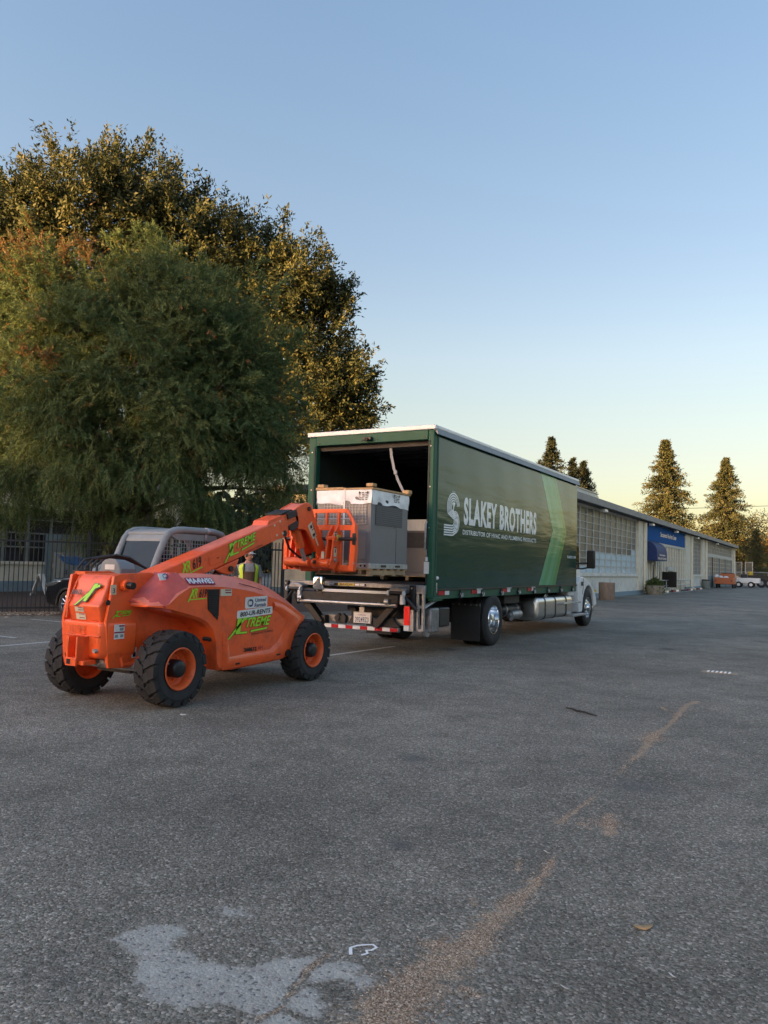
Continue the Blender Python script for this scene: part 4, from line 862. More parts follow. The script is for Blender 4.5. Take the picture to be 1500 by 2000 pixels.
# counterweight
cwp = [(-7.03,5.60),(-6.46,5.58),(-6.40,5.66),(-6.385,6.02),(-7.09,6.02),(-7.09,5.68)]
cb = MB(); lo = [(x*.985-.10, y+.05 if y < 5.7 else y) for x, y in cwp]
cb.loft([[(x, y, z) for x, y in [(-6.75+(a+6.75)*s, 5.80+(b-5.80)*s) for a, b in cwp]] for z, s in ((.515,.86),(.54,.95),(.58,.985),(.84,1.0),(.875,.985),(.895,.94))])
cw_ = hp('counterweight', cb, O, bevel=.02, seg=3, fixn=True)
lettering('XTREME', O2, cw_, (-6.93, 5.578, .775), (1,.0,0), (0,0,1), .26, .07, bold=.03, shear=.3, lift=.004, name='cast_lettering'); obj('cast_underline', MB().box(-6.95, -6.66, 5.576, 5.583, .755, .762), O2, cw_)
hit = hp('tow_hitch', MB().box(-6.78, -6.755, 5.45, 5.62, .50, .74).box(-6.645, -6.62, 5.45, 5.62, .50, .74).box(-6.78, -6.62, 5.44, 5.47, .445, .53).box(-6.755, -6.645, 5.45, 5.6, .50, .53).box(-6.95, -6.45, 5.57, 5.6, .735, .75), O, bevel=.006)
obj('hitch_tongue', MB().box(-6.78, -6.55, 5.48, 5.64, .455, .50), O, hit, bevel=.006); obj('hitch_hole', MB().box(-6.75, -6.70, 5.435, 5.439, .465, .515), M['ink'], hit)
for x in (-6.85, -6.49): hp('lug_bolt', MB().cyl((x, 5.55, .60), (x, 5.60, .60), .022, 10), M['steel'])
lp2 = hp('tie_down_loop', MB().tube([(-6.40, 5.83, .52), (-6.40, 5.85, .44), (-6.40, 6.0, .44), (-6.40, 6.1, .52)], .025, 6), O)
for (y, z, r_) in ((5.63, 1.09, .028), (5.98, .635, .03)): hp('frame_hole', MB().cyl((-6.412, y, z), (-6.405, y, z), r_, 16), M['ink'])
pv = hp('pivot_boss', MB().cyl((-6.41, 5.83, 1.265), (-6.34, 5.83, 1.265), .062, 18), O, bevel=.006); obj('pivot_pin', MB().cyl((-6.34, 5.83, 1.265), (-6.27, 5.83, 1.262), .038, 16), M['camera_black'], pv)
# engine pod: lofted cover, chamfered shoulder
ST = [(5.93,1.045,1.06,1.12,-6.16),(6.02,1.035,1.06,1.16,-6.08),(6.12,1.01,1.07,1.22,-6.05),(6.25,.97,1.16,1.30,-6.05),(6.42,.93,1.245,1.37,-6.05),(6.60,.885,1.255,1.385,-6.05),(6.72,.83,1.255,1.39,-6.05),(6.82,.74,1.252,1.39,-6.05),(6.88,.60,1.25,1.39,-6.05),(6.91,.36,1.25,1.39,-6.05),(6.95,.30,1.248,1.388,-6.05),(7.2,.283,1.225,1.372,-6.05),(7.46,.29,1.19,1.345,-6.05),(7.72,.30,1.14,1.30,-6.05),(7.97,.31,1.085,1.235,-6.05),(8.16,.32,1.03,1.165,-6.05),(8.34,.36,.965,1.085,-6.055),(8.48,.55,.905,1.01,-6.06),(8.58,.74,.855,.955,-6.065),(8.635,.835,.84,.90,-6.075)]
podm = MB(); shm = MB()
secs = []; shs = []
for y, zb, zl, zt, xo in ST:
    secs.append([(-6.44, y, zb), (xo-.03, y, zb), (xo, y, zb+min(.03, .3*(zl-zb))), (xo, y, zl), (-6.44, y, zl)])
podm.loft(secs); pod = hp('engine_cover', podm, O, smooth=28, fixn=True)
for y, zb, zl, zt, xo in ST:
    shs.append([(-6.44, y, zl+.001), (xo, y, zl+.001), (xo-.025, y, zl+.02), (xo-.12, y, zl+(zt-zl)*.8), (xo-.17, y, zt), (-6.44, y, zt+.005)])
sh = obj('cover_top', MB().loft(shs), M['faded'], pod, smooth=28, fixn=True)
# rear lip flap, sun-bleached red
obj('rear_flap', MB().loft([[(-6.44, 5.90, 1.10), (-6.17, 5.95, 1.075), (-6.06, 6.06, 1.055), (-6.055, 6.18, 1.10), (-6.052, 6.40, 1.23)], [(-6.44, 6.10, 1.27), (-6.22, 6.11, 1.262), (-6.16, 6.16, 1.258), (-6.135, 6.25, 1.29), (-6.10, 6.40, 1.305)], [(-6.44, 6.28, 1.405), (-6.24, 6.29, 1.405), (-6.22, 6.30, 1.405), (-6.215, 6.32, 1.405), (-6.21, 6.40, 1.40)]], caps=False, closed=False), M['redpatch'], pod, smooth=60, fixn=True)
obj('flap_underside', MB().loft([[(-6.44, 5.90, 1.10), (-6.17, 5.95, 1.075), (-6.06, 6.06, 1.055), (-6.055, 6.14, 1.03)], [(-6.44, 6.00, 1.04), (-6.17, 6.03, 1.02), (-6.07, 6.10, 1.0), (-6.055, 6.18, .98)]], caps=False, closed=False), M['redpatch'], pod, smooth=60, fixn=True)
# relief border pressed into the cover's side
ou = [(6.99,.72),(6.99,.30),(8.12,.335),(8.30,.40),(8.53,.83),(8.10,1.02),(7.92,1.055)]
inn = [(7.07,.72),(7.12,.44),(7.86,.47),(8.03,.56),(8.22,.80),(8.0,.93),(7.90,.955)]
mi_ = [(7.03,.72),(7.08,.40),(7.90,.43),(8.10,.53),(8.32,.81),(8.05,.955),(7.90,.985)]
vs_ = [(-6.047, y, z) for y, z in ou]+[(-6.022, .5*(a[0]+b[0]), .5*(a[1]+b[1])) for a, b in zip(ou, mi_)]+[(-6.022, y, z) for y, z in mi_]+[(-6.047, y, z) for y, z in inn]
m7 = 7; obj('pressed_border', MB().add(vs_, [(r*m7+i, r*m7+i+1, (r+1)*m7+i+1, (r+1)*m7+i) for r in range(3) for i in range(m7-1)]), O, pod, smooth=50, fixn=True)
for y in (7.20, 7.98): obj('slot', MB().box(-6.024, -6.017, y, y+.07, .345 if y < 7.5 else .385, .365 if y < 7.5 else .405), M['ink'], pod)
obj('corner_hole', MB().cyl((-6.06, 8.22, .40), (-6.015, 8.22, .40), .045, 14), M['ink'], pod)
obj('panel_crack', MB().tube([(-6.10, 7.30, 1.285), (-6.12, 7.55, 1.245), (-6.09, 7.72, 1.205)], .004, 5), M['ink'], pod)
gv = obj('air_grille', MB().prism([(6.70,1.225),(6.895,1.225),(6.885,.875),(6.72,1.0)], 0, -6.052, -6.042), M['black'], pod)
mb = MB()
for k in range(16):
    z = .90+.02*k; a = 6.72 if z > 1.0 else 6.72+(1.0-z)*1.3
    mb.box(-6.042, -6.036, a, 6.89, z, z+.007)
for k in range(9): mb.box(-6.042, -6.037, 6.725+.02*k, 6.731+.02*k, .92 if k > 3 else 1.0, 1.22)
obj('grille_wire', mb, M['darksteel'], gv, smooth=0)
# decals on the cover
U, V_ = (0,1,0), (0,0,1)
def sticker(par, o, u, v, w, h, m, r=0, name='sticker', t=.002): return obj(name, plate(MB(), o, u, v, w, h, t, r), m, par, smooth=0)
def xlogo(par, o, u, v, w, lift=.003, scale=1.0):
    """slanted lime wordmark with oversized first letter, black edge, and underline"""
    k_ = .585
    for m, e, lf, bd in ((M['ink'], .010*w, lift, .05), (M['lime'], 0, lift+.0016, .025)):
        mb = MB(); text_into(mb, 'TREME', Vector(o)+Vector(u)*(w*.36-e*.4)+Vector(v)*(w*.145-e*.6), Vector(u)+Vector(v)*.03, v, w*.58+e, w*.142+e*1.2, lift=lf, bold=bd, shear=.45, n=Vector(u).cross(Vector(v)))
        for poly in ([(.205*w-e, .50*w+e), (.30*w+e*.6, .50*w+e), (.272*w+e*.6, .155*w+e), (.43*w+e, .155*w+e), (.425*w+e, .105*w-e), (.165*w-e, .105*w-e)],
                     [(-.015*w-e, -.01*w-e), (.03*w+e*.5, -.01*w-e), (.36*w+e, .44*w), (.46*w+e, .47*w), (.45*w+e, .51*w+e), (.345*w-e, .51*w+e)],
                     [(.50*w-e, .125*w-e), (.90*w+e, .175*w-e), (.915*w+e, .225*w+e), (.515*w-e, .175*w+e)]): poly_plate(mb, [(a, b*k_) for a, b in poly], o, u, v, lf-.0008)
        obj('wordmark_edge' if e else 'wordmark', mb, m, par, smooth=0)
ul = Vector((0, .9878, .155)) # decals climb slightly forward
xlogo(pod, (-6.047, 7.07, .645), U, V_, .80)
lettering('MANUFACTURING', M['ink'], pod, (-6.047, 7.50, .665), (0,.996,.05), V_, .42, .026)
s_ = sticker(pod, (-6.047, 7.36, .985), (0,.999,.03), V_, .42, .135, M['sticker'], .02, t=.004)
def ring(par, o, u, v, r, lift=.002):
    o = Vector(o); mb = MB(); ribbon(mb, arc(0, 0, r, 60, 300, 18), r*.55, o, u, v, lift); obj('ring_grey', mb, M['greyprint'], par, smooth=0)
    mb = MB(); ribbon(mb, arc(r*.45, 0, r, -130, 130, 18), r*.55, o, u, v, lift+.001); obj('ring_blue', mb, M['navy'], par, smooth=0)
ring(s_, (-6.043, 7.445, 1.052), U, V_, .036); lettering('United', M['navy'], s_, (-6.043, 7.54, 1.06), (0,.999,.03), V_, .21, .045, bold=.02, shear=.15); lettering('Rentals', M['navy'], s_, (-6.043, 7.53, 1.0), (0,.999,.03), V_, .22, .045, bold=.02, shear=.15)
s_ = sticker(pod, (-6.047, 7.22, .87), (0,.999,.055), V_, .67, .095, M['sticker'], .02, t=.004); lettering('800-UR-RENTS', M['ink'], s_, (-6.043, 7.27, .893), (0,.999,.055), V_, .57, .055, bold=.025, shear=.15)
s_ = sticker(sh, (-6.068, 6.43, 1.276), (0,1,0), (-.735,0,.678), .42, .105, M['maroon'], t=.006); lettering('MA4W83', M['white2'], s_, Vector((-6.068, 6.44, 1.276))+Vector((-.735,0,.678))*.012, (0,1,0), (-.735,0,.678), .40, .085, bold=.035, lift=.008)
def xr(par, o, u, v, w):
    h = w*.36; mb = MB(); text_into(mb, 'XR', o, u, v, w*.42, h*1.05, bold=.03, shear=.25, lift=.003); o_ = Vector(o)
    poly_plate(mb, [(-.12*w,-.45*h),(-.04*w,-.45*h),(.24*w,.9*h),(.16*w,.9*h)], o, u, v, .003); poly_plate(mb, [(0,-.26*h),(w,-.16*h),(w,-.05*h),(0,-.13*h)], o, u, v, .003); obj('model_letters', mb, M['lime'], par, smooth=0)
    lettering('619', M['ink'], par, o_+Vector(u)*(w*.52), u, v, w*.44, h*1.0, bold=.03, shear=.2, lift=.003)
xr(pod, (-6.047, 6.42, 1.135), U, V_, .27)
s_ = sticker(pod, (-6.047, 6.92, 1.145), U, V_, .19, .08, M['cream']); obj('print_lines', MB().box(-6.044, -6.0435, 6.99, 7.10, 1.205, 1.218).box(-6.044, -6.0435, 7.0, 7.10, 1.175, 1.19), M['maroon'], s_, smooth=0)
lettering('268612', M['ink'], pod, (-6.047, 7.37, .475), U, V_, .24, .05, bold=.05); lettering('AH', M['maroon'], pod, (-6.047, 7.63, .48), U, V_, .09, .05)
s_ = sticker(sh, (-6.205, 6.13, 1.32), (.03,.985,.05), (-.62,.20,.76), .26, .09, M['sticker'], t=.004)
ring(s_, Vector((-6.205, 6.19, 1.355))+Vector((-.006,.012,.008)), (.03,.985,.05), (-.62,.20,.76), .028, .007); lettering('United', M['navy'], s_, (-6.222, 6.25, 1.365), (.03,.985,.05), (-.62,.20,.76), .12, .034, bold=.02, shear=.15, lift=.006); lettering('Rentals', M['navy'], s_, (-6.205, 6.245, 1.335), (.03,.985,.05), (-.62,.20,.76), .13, .034, bold=.02, shear=.15, lift=.006)
# decals on the rear
rh = [o for o in th.children if o.name.startswith('rear_housing')][0]
lettering('268612', M['ink'], rh, (-6.905, 5.575, 1.16), (1,0,0), (0,.36,.93), .15, .055, bold=.04, lift=.004)
mb = MB(); ro, ru_, rv = (-6.80, 5.558, 1.06), (1.15,0,0), (0,.385,1.0)
for m, e, lf in ((M['ink'], .007, .004), (M['lime'], 0, .0055)):
    mb = MB(); poly_plate(mb, [(.082-e,.035-e),(.118+e,.03-e),(.205+e,.215+e),(.158-e,.215+e)], ro, ru_, rv, lf); poly_plate(mb, [(-.015-e,-.012-e),(.004+e,-.014-e),(.185+e,.165-e),(.235+e,.185-e),(.235+e,.21+e),(.175-e,.185+e)], ro, ru_, rv, lf+.0003); obj('wordmark_edge' if e else 'wordmark', mb, m, rh, smooth=0)
for (x, z, w, h) in ((-6.82, .985, .13, .05), (-6.815, .905, .14, .065)):
    s_ = sticker(rh, (x, 5.60-(z-.885)*.2424-.002, z), (1,0,0), (0,-.236,.972), w, h, M['cream'], t=.004); obj('print_lines', plate(plate(MB(), Vector((x+.05, 5.593-(z+h-.014-.885)*.2424, z+h-.014)), (1,0,0), (0,-.236,.972), w-.06, .009, .0008), Vector((x+.05, 5.593-(z+.014-.885)*.2424, z+.014)), (1,0,0), (0,-.236,.972), w-.065, .008, .0008), M['maroon'], s_, smooth=0)
s_ = sticker(cw_, (-6.378, 5.70, .715), U, V_, .135, .15, M['sticker']); obj('print_lines', MB().box(-6.374, -6.3735, 5.70, 5.835, .775, .79).box(-6.374, -6.3735, 5.76, 5.83, .84, .855), M['maroon'], s_, smooth=0); obj('print_marks', MB().box(-6.374, -6.3735, 5.77, 5.82, .80, .83).box(-6.374, -6.3735, 5.71, 5.75, .73, .76).box(-6.374, -6.3735, 5.78, 5.82, .73, .76), M['greyprint'], s_, smooth=0)
fp = [o for o in th.children if o.name.startswith('frame_plate')][0]
s_ = sticker(fp, (-6.409, 5.655, 1.17), U, V_, .075, .10, M['cream']); lettering('3', M['ink'], s_, (-6.406, 5.68, 1.185), U, V_, .03, .05)
s_ = sticker(fp, (-6.409, 5.98, .50), U, V_, .06, .11, M['sticker']); obj('print_marks', MB().box(-6.406, -6.4055, 5.99, 6.03, .51, .56), M['ink'], s_, smooth=0)
xlogo(fp, (-6.409, 5.69, .925), U, V_, .26)
# wheels with lugged tyres
def th_wheel(cx, cy, sgn):
    c = (cx, cy, .40); w = .27; h = w/2
    prof = [(.205,-h+.02),(.25,-h),(.32,-h-.012),(.352,-h+.0),(.374,-h+.03),(.378,0),(.374,h-.03),(.352,h),(.32,h+.012),(.25,h),(.205,h-.02)]
    mb = MB().lathe(prof, c, 0, 44)
    nl = 17
    for s in (-1, 1):
        for k in range(nl):
            g0 = 2*math.pi*(k+(.5 if s > 0 else 0))/nl
            def pt(t, x, r): # lug sweeps in angle as it runs to the centre
                return (cx+x, cy+r*math.cos(t), .40+r*math.sin(t))
            for (xa, xb, ta, tb, tw) in ((s*(h+.004), s*.062, g0, g0+.08, .152), (s*.066, s*.003, g0+.11, g0+.18, .140)):
                q = []
                for r, sh_ in ((.352, 0), (.401, .014)):
                    q += [pt(ta-tw+sh_, xa, r if abs(xa) < h else (r if r < .36 else .392)), pt(ta+tw-sh_, xa, r if abs(xa) < h else (r if r < .36 else .392)), pt(tb+tw-sh_, xb, r), pt(tb-tw+sh_, xb, r)]
                mb.add(q, [(3,2,1,0),(4,5,6,7),(0,1,5,4),(1,2,6,5),(2,3,7,6),(3,0,4,7)])
            q = [pt(g0-.14, s*(h+.006), .392), pt(g0+.14, s*(h+.006), .392), pt(g0+.10, s*(h+.016), .335), pt(g0-.10, s*(h+.016), .335), pt(g0-.14, s*(h-.03), .392), pt(g0+.14, s*(h-.03), .392), pt(g0+.10, s*(h-.02), .335), pt(g0-.10, s*(h-.02), .335)]
            mb.add(q, [(0,1,2,3),(7,6,5,4),(0,4,5,1),(1,5,6,2),(2,6,7,3),(3,7,4,0)])
    t = hp('wheel', mb, M['tyre'], smooth=30, fixn=True)
    rp = [(.212,h-.015),(.225,h+.004),(.215,h+.012),(.205,h),(.19,h-.03),(.185,h-.10),(.15,h-.13),(.085,h-.135),(0,h-.135)]
    obj('rim', MB().lathe(rp, c, 0, 40, sgn), O2, t, smooth=35, fixn=True)
    obj('rim', MB().lathe([(.212,h-.015),(.222,h+.0),(.2,h-.01),(.19,h-.12),(.1,h-.13),(0,h-.13)], c, 0, 32, -sgn), O2, t, smooth=35, fixn=True)
    obj('hub', MB().lathe([(.095,h-.14),(.095,h-.03),(.085,h-.005),(.07,h+.005),(.03,h+.008),(0,h+.008)], c, 0, 28, sgn), M['black'], t, smooth=40, fixn=True)
    mb = MB()
    for k in range(8):
        g = 2*math.pi*k/8+.2; mb.cyl((cx+sgn*(h-.135), cy+.125*math.cos(g), .4+.125*math.sin(g)), (cx+sgn*(h-.108), cy+.125*math.cos(g), .4+.125*math.sin(g)), .014, 6)
    obj('wheel_nut', mb, O2, t); obj('valve', MB().cyl((cx+sgn*(h-.06), cy-.17, .47), (cx+sgn*(h-.01), cy-.165, .47), .008, 6), M['steel'], t)
    return t
th_wheel(-6.085, 6.23, 1); th_wheel(-6.085, 8.69, 1); th_wheel(-7.43, 6.20, -1); th_wheel(-7.43, 8.69, -1)
hp('hose_fitting', MB().cyl((-6.20, 6.83, .66), (-6.10, 6.86, .66), .022, 8).cyl((-6.12, 6.84, .64), (-6.12, 6.9, .70), .015, 8), M['darksteel'])
# boom
sl_ = .33; cs = 1/math.hypot(1, sl_); sn = sl_*cs
def bo(y): return 1.40+(y-5.95)*.303
def bt(y): return 1.41+(y-6.46)*sl_       # top line of the boom's side
bx0, bx1 = -6.83, -6.53
fl_ = [(5.75,1.12),(5.85,1.18),(5.95,bt(5.95)),(8.72,bt(8.72)),(8.80,2.08),(8.84,1.95),(8.79,1.90),(8.57,1.85),(8.44,bt(8.44)-.262),(6.6,bt(6.6)-.265),(6.0,1.00)]
boom = hp('boom', MB().prism(fl_, 0, bx0, bx1), O, bevel=.014)
obj('boom_top_wear', MB().add([(bx0+.02, 7.2, bt(7.2)+.0015), (bx1-.02, 7.2, bt(7.2)+.0015), (bx1-.02, 8.7, bt(8.7)+.0015), (bx0+.02, 8.7, bt(8.7)+.0015)], [(0,1,2,3)]), M['faded'], boom)
obj('boom_collar', MB().prism([(8.36,bt(8.36)-.01),(8.40,bt(8.40)+.055),(8.66,bt(8.66)+.055),(8.76,bt(8.76)-.02),(8.6,bt(8.6)-.05)], 0, bx0+.02, bx1-.015), O, boom, bevel=.01)
bu, bv = Vector((0, cs, sn)), Vector((0, -sn, cs))
xlogo(boom, Vector((bx1+.002, 7.52, 1.525)), bu, bv, .68)
lettering('MANUFACTURING', M['ink'], boom, Vector((bx1+.002, 7.92, 1.652)), bu, bv, .36, .02)
xr(boom, Vector((bx1+.002, 6.80, 1.375)), bu, bv, .34)
sp_ = obj('access_plate', plate(MB(), Vector((bx1+.001, 7.26, 1.475)), bu, bv, .21, .12, .006, .02), O, boom, bevel=.003); obj('plate_slot', plate(MB(), Vector((bx1+.008, 7.37, 1.57)), bu, bv, .04, .012, .001), M['ink'], sp_)
for y, dz in ((8.50,-.04),(8.62,-.02),(8.56,-.19),(8.69,-.20)): obj('bolt', MB().cyl((bx1, y, bt(y)+dz), (bx1+.008, y, bt(y)+dz), .016, 10), M['cream'], boom)
obj('end_hole', MB().cyl((bx1+.0, 8.74, 1.945), (bx1+.004, 8.74, 1.945), .045, 12), M['ink'], boom)
lug = hp('boom_lug', MB().prism([(7.38,1.44),(7.80,1.58),(7.76,1.50),(7.70,1.41),(7.63,1.375),(7.55,1.38),(7.46,1.40)], 0, bx1-.05, bx1+.0), O, bevel=.01); obj('lug_pin', MB().cyl((bx1+.0, 7.63, 1.45), (bx1+.03, 7.63, 1.45), .035, 12), M['black'], lug)
hp('lift_cylinder', MB().cyl((-6.65, 7.6, 1.44), (-6.72, 7.0, .85), .055, 14).cyl((-6.65, 7.63, 1.45), (-6.68, 7.3, 1.14), .032, 12), M['steel'])
hp('boom_hose_clamp', MB().tube([(-6.48, 7.36, 1.36), (-6.48, 7.30, 1.28)], .02, 8).tube([(-6.47, 7.42, 1.37), (-6.46, 7.36, 1.27)], .016, 8), M['steel'])
# inner boom: dark wear pads, head
ib = hp('inner_boom', MB().prism([(8.60,bo(8.60)-.05),(9.06,bo(9.06)-.05),(9.12,bo(9.12)-.25),(9.06,bo(9.06)-.30),(8.70,bo(8.70)-.30)], 0, -6.83, bx1-.035), O2, bevel=.008)
obj('wear_pad', MB().prism([(8.80,bo(8.80)-.03),(9.02,bo(9.02)-.03),(9.04,bo(9.04)-.13),(8.83,bo(8.83)-.13)], 0, bx1-.04, bx1-.012), M['black'], ib, bevel=.01)
obj('wear_pad', MB().prism([(8.86,bo(8.86)-.22),(9.07,bo(9.07)-.20),(9.08,bo(9.08)-.29),(8.96,bo(8.96)-.32),(8.87,bo(8.87)-.29)], 0, bx1-.04, bx1-.012), M['black'], ib, bevel=.01)
obj('wear_pad', MB().prism([(8.70,bo(8.70)-.03),(8.95,bo(8.95)-.03),(8.95,bo(8.95)-.015),(8.70,bo(8.70)-.015)], 0, -6.85, bx1-.04), M['darksteel'], ib)
head = [(8.98,bo(8.98)-.03),(9.08,2.335),(9.26,2.415),(9.36,2.42),(9.43,2.37),(9.47,2.27),(9.84,1.74),(9.80,1.66),(9.66,1.64),(9.60,1.72),(9.30,2.02),(9.18,2.03),(9.10,2.02)]
for x in (bx1-.065, -6.84): hd = hp('boom_head', MB().prism(head, 0, x, x+.03), O, bevel=.005)
hp('head_web', MB().prism([(9.0,bo(9.0)-.035),(9.08,2.325),(9.26,2.405),(9.34,2.41),(9.40,2.35),(9.2,2.2)], 0, -6.81, bx1-.065), M['faded']); hp('head_web', MB().prism([(9.42,2.3),(9.82,1.75),(9.78,1.72),(9.38,2.26)], 0, -6.81, bx1-.065), O2)
hx = bx1-.034
hp('head_pin', MB().cyl((hx, 9.34, 2.33), (hx+.02, 9.34, 2.33), .032, 12), M['black'])
hl = [o for o in th.children if o.name.startswith('boom_head')][0]
su = Vector((0, .573, -.82)); sv = Vector((0, .82, .573))
s_ = obj('warning_label', plate(MB(), Vector((hx, 9.33, 2.085)), su, sv, .235, .12, .003), M['cream'], hl, smooth=0)
mb = MB()
for a, b, w_, h_ in ((.03,.035,.05,.05),(.105,.05,.012,.06),(.17,.03,.04,.06),(.02,.105,.20,.012)): plate(mb, Vector((hx+.004, 9.33, 2.085))+su*a+sv*b, su, sv, w_, h_, .0005)
obj('print_marks', mb, M['ink'], s_, smooth=0)
obj('torn_label', plate(MB(), Vector((hx, 9.50, 1.94)), su, sv, .17, .03, .003).add([], []), M['cream'], hl, smooth=0)
tc_ = hp('tilt_cylinder', MB().cyl((-6.70, 9.16, 2.10), (-6.70, 9.36, 1.78), .07, 16), O2, bevel=.006); obj('cylinder_rod', MB().cyl((-6.70, 9.36, 1.78), (-6.70, 9.50, 1.56), .032, 14), M['steel'], tc_); obj('rod_eye', MB().cyl((-6.76, 9.5, 1.55), (-6.64, 9.5, 1.55), .045, 14), O2, tc_)
hp('hydraulic_hose', MB().tube([(-6.80, 9.05, 2.0), (-6.82, 9.25, 1.75), (-6.80, 9.5, 1.62), (-6.78, 9.75, 1.68)], .016, 8), M['blackrub'])
# carriage
CY = 9.82
car = hp('fork_carriage', MB().box(-7.30, -6.06, CY, CY+.05, 1.445, 1.53).box(-7.30, -6.06, CY, CY+.05, 2.045, 2.125).box(-7.30, -7.22, CY, CY+.06, 1.53, 2.045), O, bevel=.006)
mb = MB(); mb.prism([(-6.14,1.44),(-6.06,1.44),(-6.035,1.75),(-6.045,2.13),(-6.09,2.155),(-6.12,2.05)], 1, CY-.03, CY+.06); obj('side_plate', mb, O, car, bevel=.006)
obj('side_plate', MB().box(-7.33, -7.26, CY-.03, CY+.06, 1.44, 2.13), O, car, bevel=.006)
for z in (1.56, 1.93): obj('bolt', MB().cyl((-6.05, CY-.035, z), (-6.05, CY-.02, z), .012, 8), M['steel'], car)
mb = MB(); mb.box(-7.15, -6.20, CY, CY+.045, 2.305, 2.365)
for x in (-7.0, -6.785, -6.57, -6.355): mb.box(x-.018, x+.018, CY-.01, CY+.04, 2.12, 2.31)
mb.tube([(-6.205, CY+.02, 2.335), (-6.08, CY+.02, 2.13)], .03, 6); mb.tube([(-7.145, CY+.02, 2.335), (-7.28, CY+.02, 2.13)], .03, 6)
br_ = obj('load_backrest', mb, O, car, bevel=.004); obj('backrest_rod', MB().cyl((-7.18, CY+.02, 2.215), (-6.14, CY+.02, 2.215), .008, 8), M['steel'], br_)
obj('fork_shaft', MB().cyl((-7.28, CY-.03, 1.915), (-6.05, CY-.03, 1.915), .026, 14), M['black'], car); obj('shaft_end', MB().cyl((-6.05, CY-.035, 1.915), (-6.035, CY-.035, 1.915), .05, 16).obox((-6.045, CY-.045, 1.915), (.05, .03, .17)), M['black'], car, bevel=.01)
for x in (-6.98, -6.37): 
    fk = obj('fork', MB().prism([(CY+.03,1.42),(CY+.03,2.03),(CY+.075,2.03),(CY+.085,1.465),(CY+1.22,1.44),(CY+1.22,1.43),(CY+.03,1.42)][:-1], 0, x-.055, x+.055), O2, car, bevel=.005)
    obj('fork_eye', MB().cyl((x-.055, CY-.02, 1.93), (x+.055, CY-.02, 1.93), .05, 14), M['yellow' if x > -6.5 else 'orange2'], fk)
mb = MB(); mb.prism([(CY+.0,1.97),(CY+.0,1.5),(CY-.2,1.5),(CY-.16,1.62)], 0, -6.72, -6.69); obj('mast_post', MB().box(-6.74, -6.66, CY-.02, CY+.04, 1.53, 2.045), O, car, bevel=.006)
qk = [(CY+.02,2.12),(CY-.02,2.12),(CY-.14,1.98),(CY-.145,1.92),(CY-.19,1.62),(CY-.24,1.53),(CY-.20,1.475),(CY-.10,1.455),(CY-.03,1.55),(CY+.02,1.60)]
for x in (-6.46, -7.11):
    for dx in (0, .10): q_ = obj('hook_plate', MB().prism(qk, 0, x+dx, x+dx+.025), O, car, bevel=.004)
    obj('plate_pin', MB().cyl((x-.02, CY-.10, 1.60), (x+.15, CY-.10, 1.60), .03, 12), M['steel'], car); obj('hook_boss', MB().cyl((x-.015, CY-.115, 1.92), (x+.14, CY-.115, 1.92), .035, 14), O, car)
obj('tilt_tube', MB().cyl((-7.14, CY-.20, 1.565), (-6.74, CY-.20, 1.565), .068, 18), O2, car); obj('tilt_tube', MB().cyl((-6.66, CY-.19, 1.545), (-6.36, CY-.19, 1.545), .07, 18), O, car, bevel=.01)
obj('pivot_link', MB().prism([(CY-.36,1.56),(CY-.30,1.62),(CY-.1,1.62),(CY-.1,1.47),(CY-.3,1.49)], 0, -6.60, -6.56), O, car, bevel=.008); obj('link_pin', MB().cyl((-6.56, CY-.32, 1.565), (-6.535, CY-.32, 1.565), .03, 12), M['black'], car)
obj('pivot_ear', MB().prism([(CY-.16,1.55),(CY+.0,1.55),(CY+.02,1.70),(CY-.06,1.76),(CY-.13,1.72)], 0, -6.575, -6.535), O, car, bevel=.008); obj('ear_pin', MB().cyl((-6.535, CY-.06, 1.69), (-6.51, CY-.06, 1.69), .03, 12), M['black'], car)
for (x, z) in ((-6.425+.095, 1.70), (-6.425+.095, 1.93)):
    s_ = obj('warning_label', MB().box(-6.334, -6.3325, CY-.135, CY-.06, z-.05, z+.09), M['cream'], car, smooth=0); obj('print_marks', MB().box(-6.3325, -6.332, CY-.11, CY-.085, z+.01, z+.06).box(-6.3325, -6.332, CY-.13, CY-.065, z+.075, z+.088), M['ink'], s_, smooth=0)
s_ = obj('warning_label', MB().box(-6.485, -6.435, CY-.235, CY-.233, 1.62, 1.72), M['cream'], car, smooth=0)
# cab
gx0, gx1 = -7.76, -6.99
hoop = [(6.80,1.36),(6.90,1.60),(7.0,1.80),(7.06,1.87),(7.15,1.905),(7.30,1.918),(7.85,1.918),(8.0,1.89),(8.12,1.80),(8.35,1.36)]
cabf = MB()
for x in (gx0+.04, gx1-.04): cabf.tube([(x, y, z) for y, z in hoop], .043, 12)
for y, z in ((7.05,1.86),(8.02,1.88),(8.33,1.40)): cabf.cyl((gx0+.04, y, z), (gx1-.04, y, z), .03, 10)
cab = hp('cab', cabf, M['cabgrey'], smooth=50)
obj('roof_panel', MB().loft([[(gx0+.05, y, z), (gx1-.05, y, z), (gx1-.05, y, z+.02), (gx0+.05, y, z+.02)] for y, z in ((6.985,1.765),(7.03,1.84),(7.10,1.885),(7.2,1.905),(7.9,1.91),(8.0,1.88))]), M['cabgrey'], cab, smooth=60, fixn=True)
obj('rear_window', MB().add([(gx0+.07, 6.815, 1.36), (gx1-.07, 6.815, 1.36), (gx1-.07, 6.98, 1.765), (gx0+.07, 6.98, 1.765)], [(0,1,2,3)]), M['cabglass'], cab)
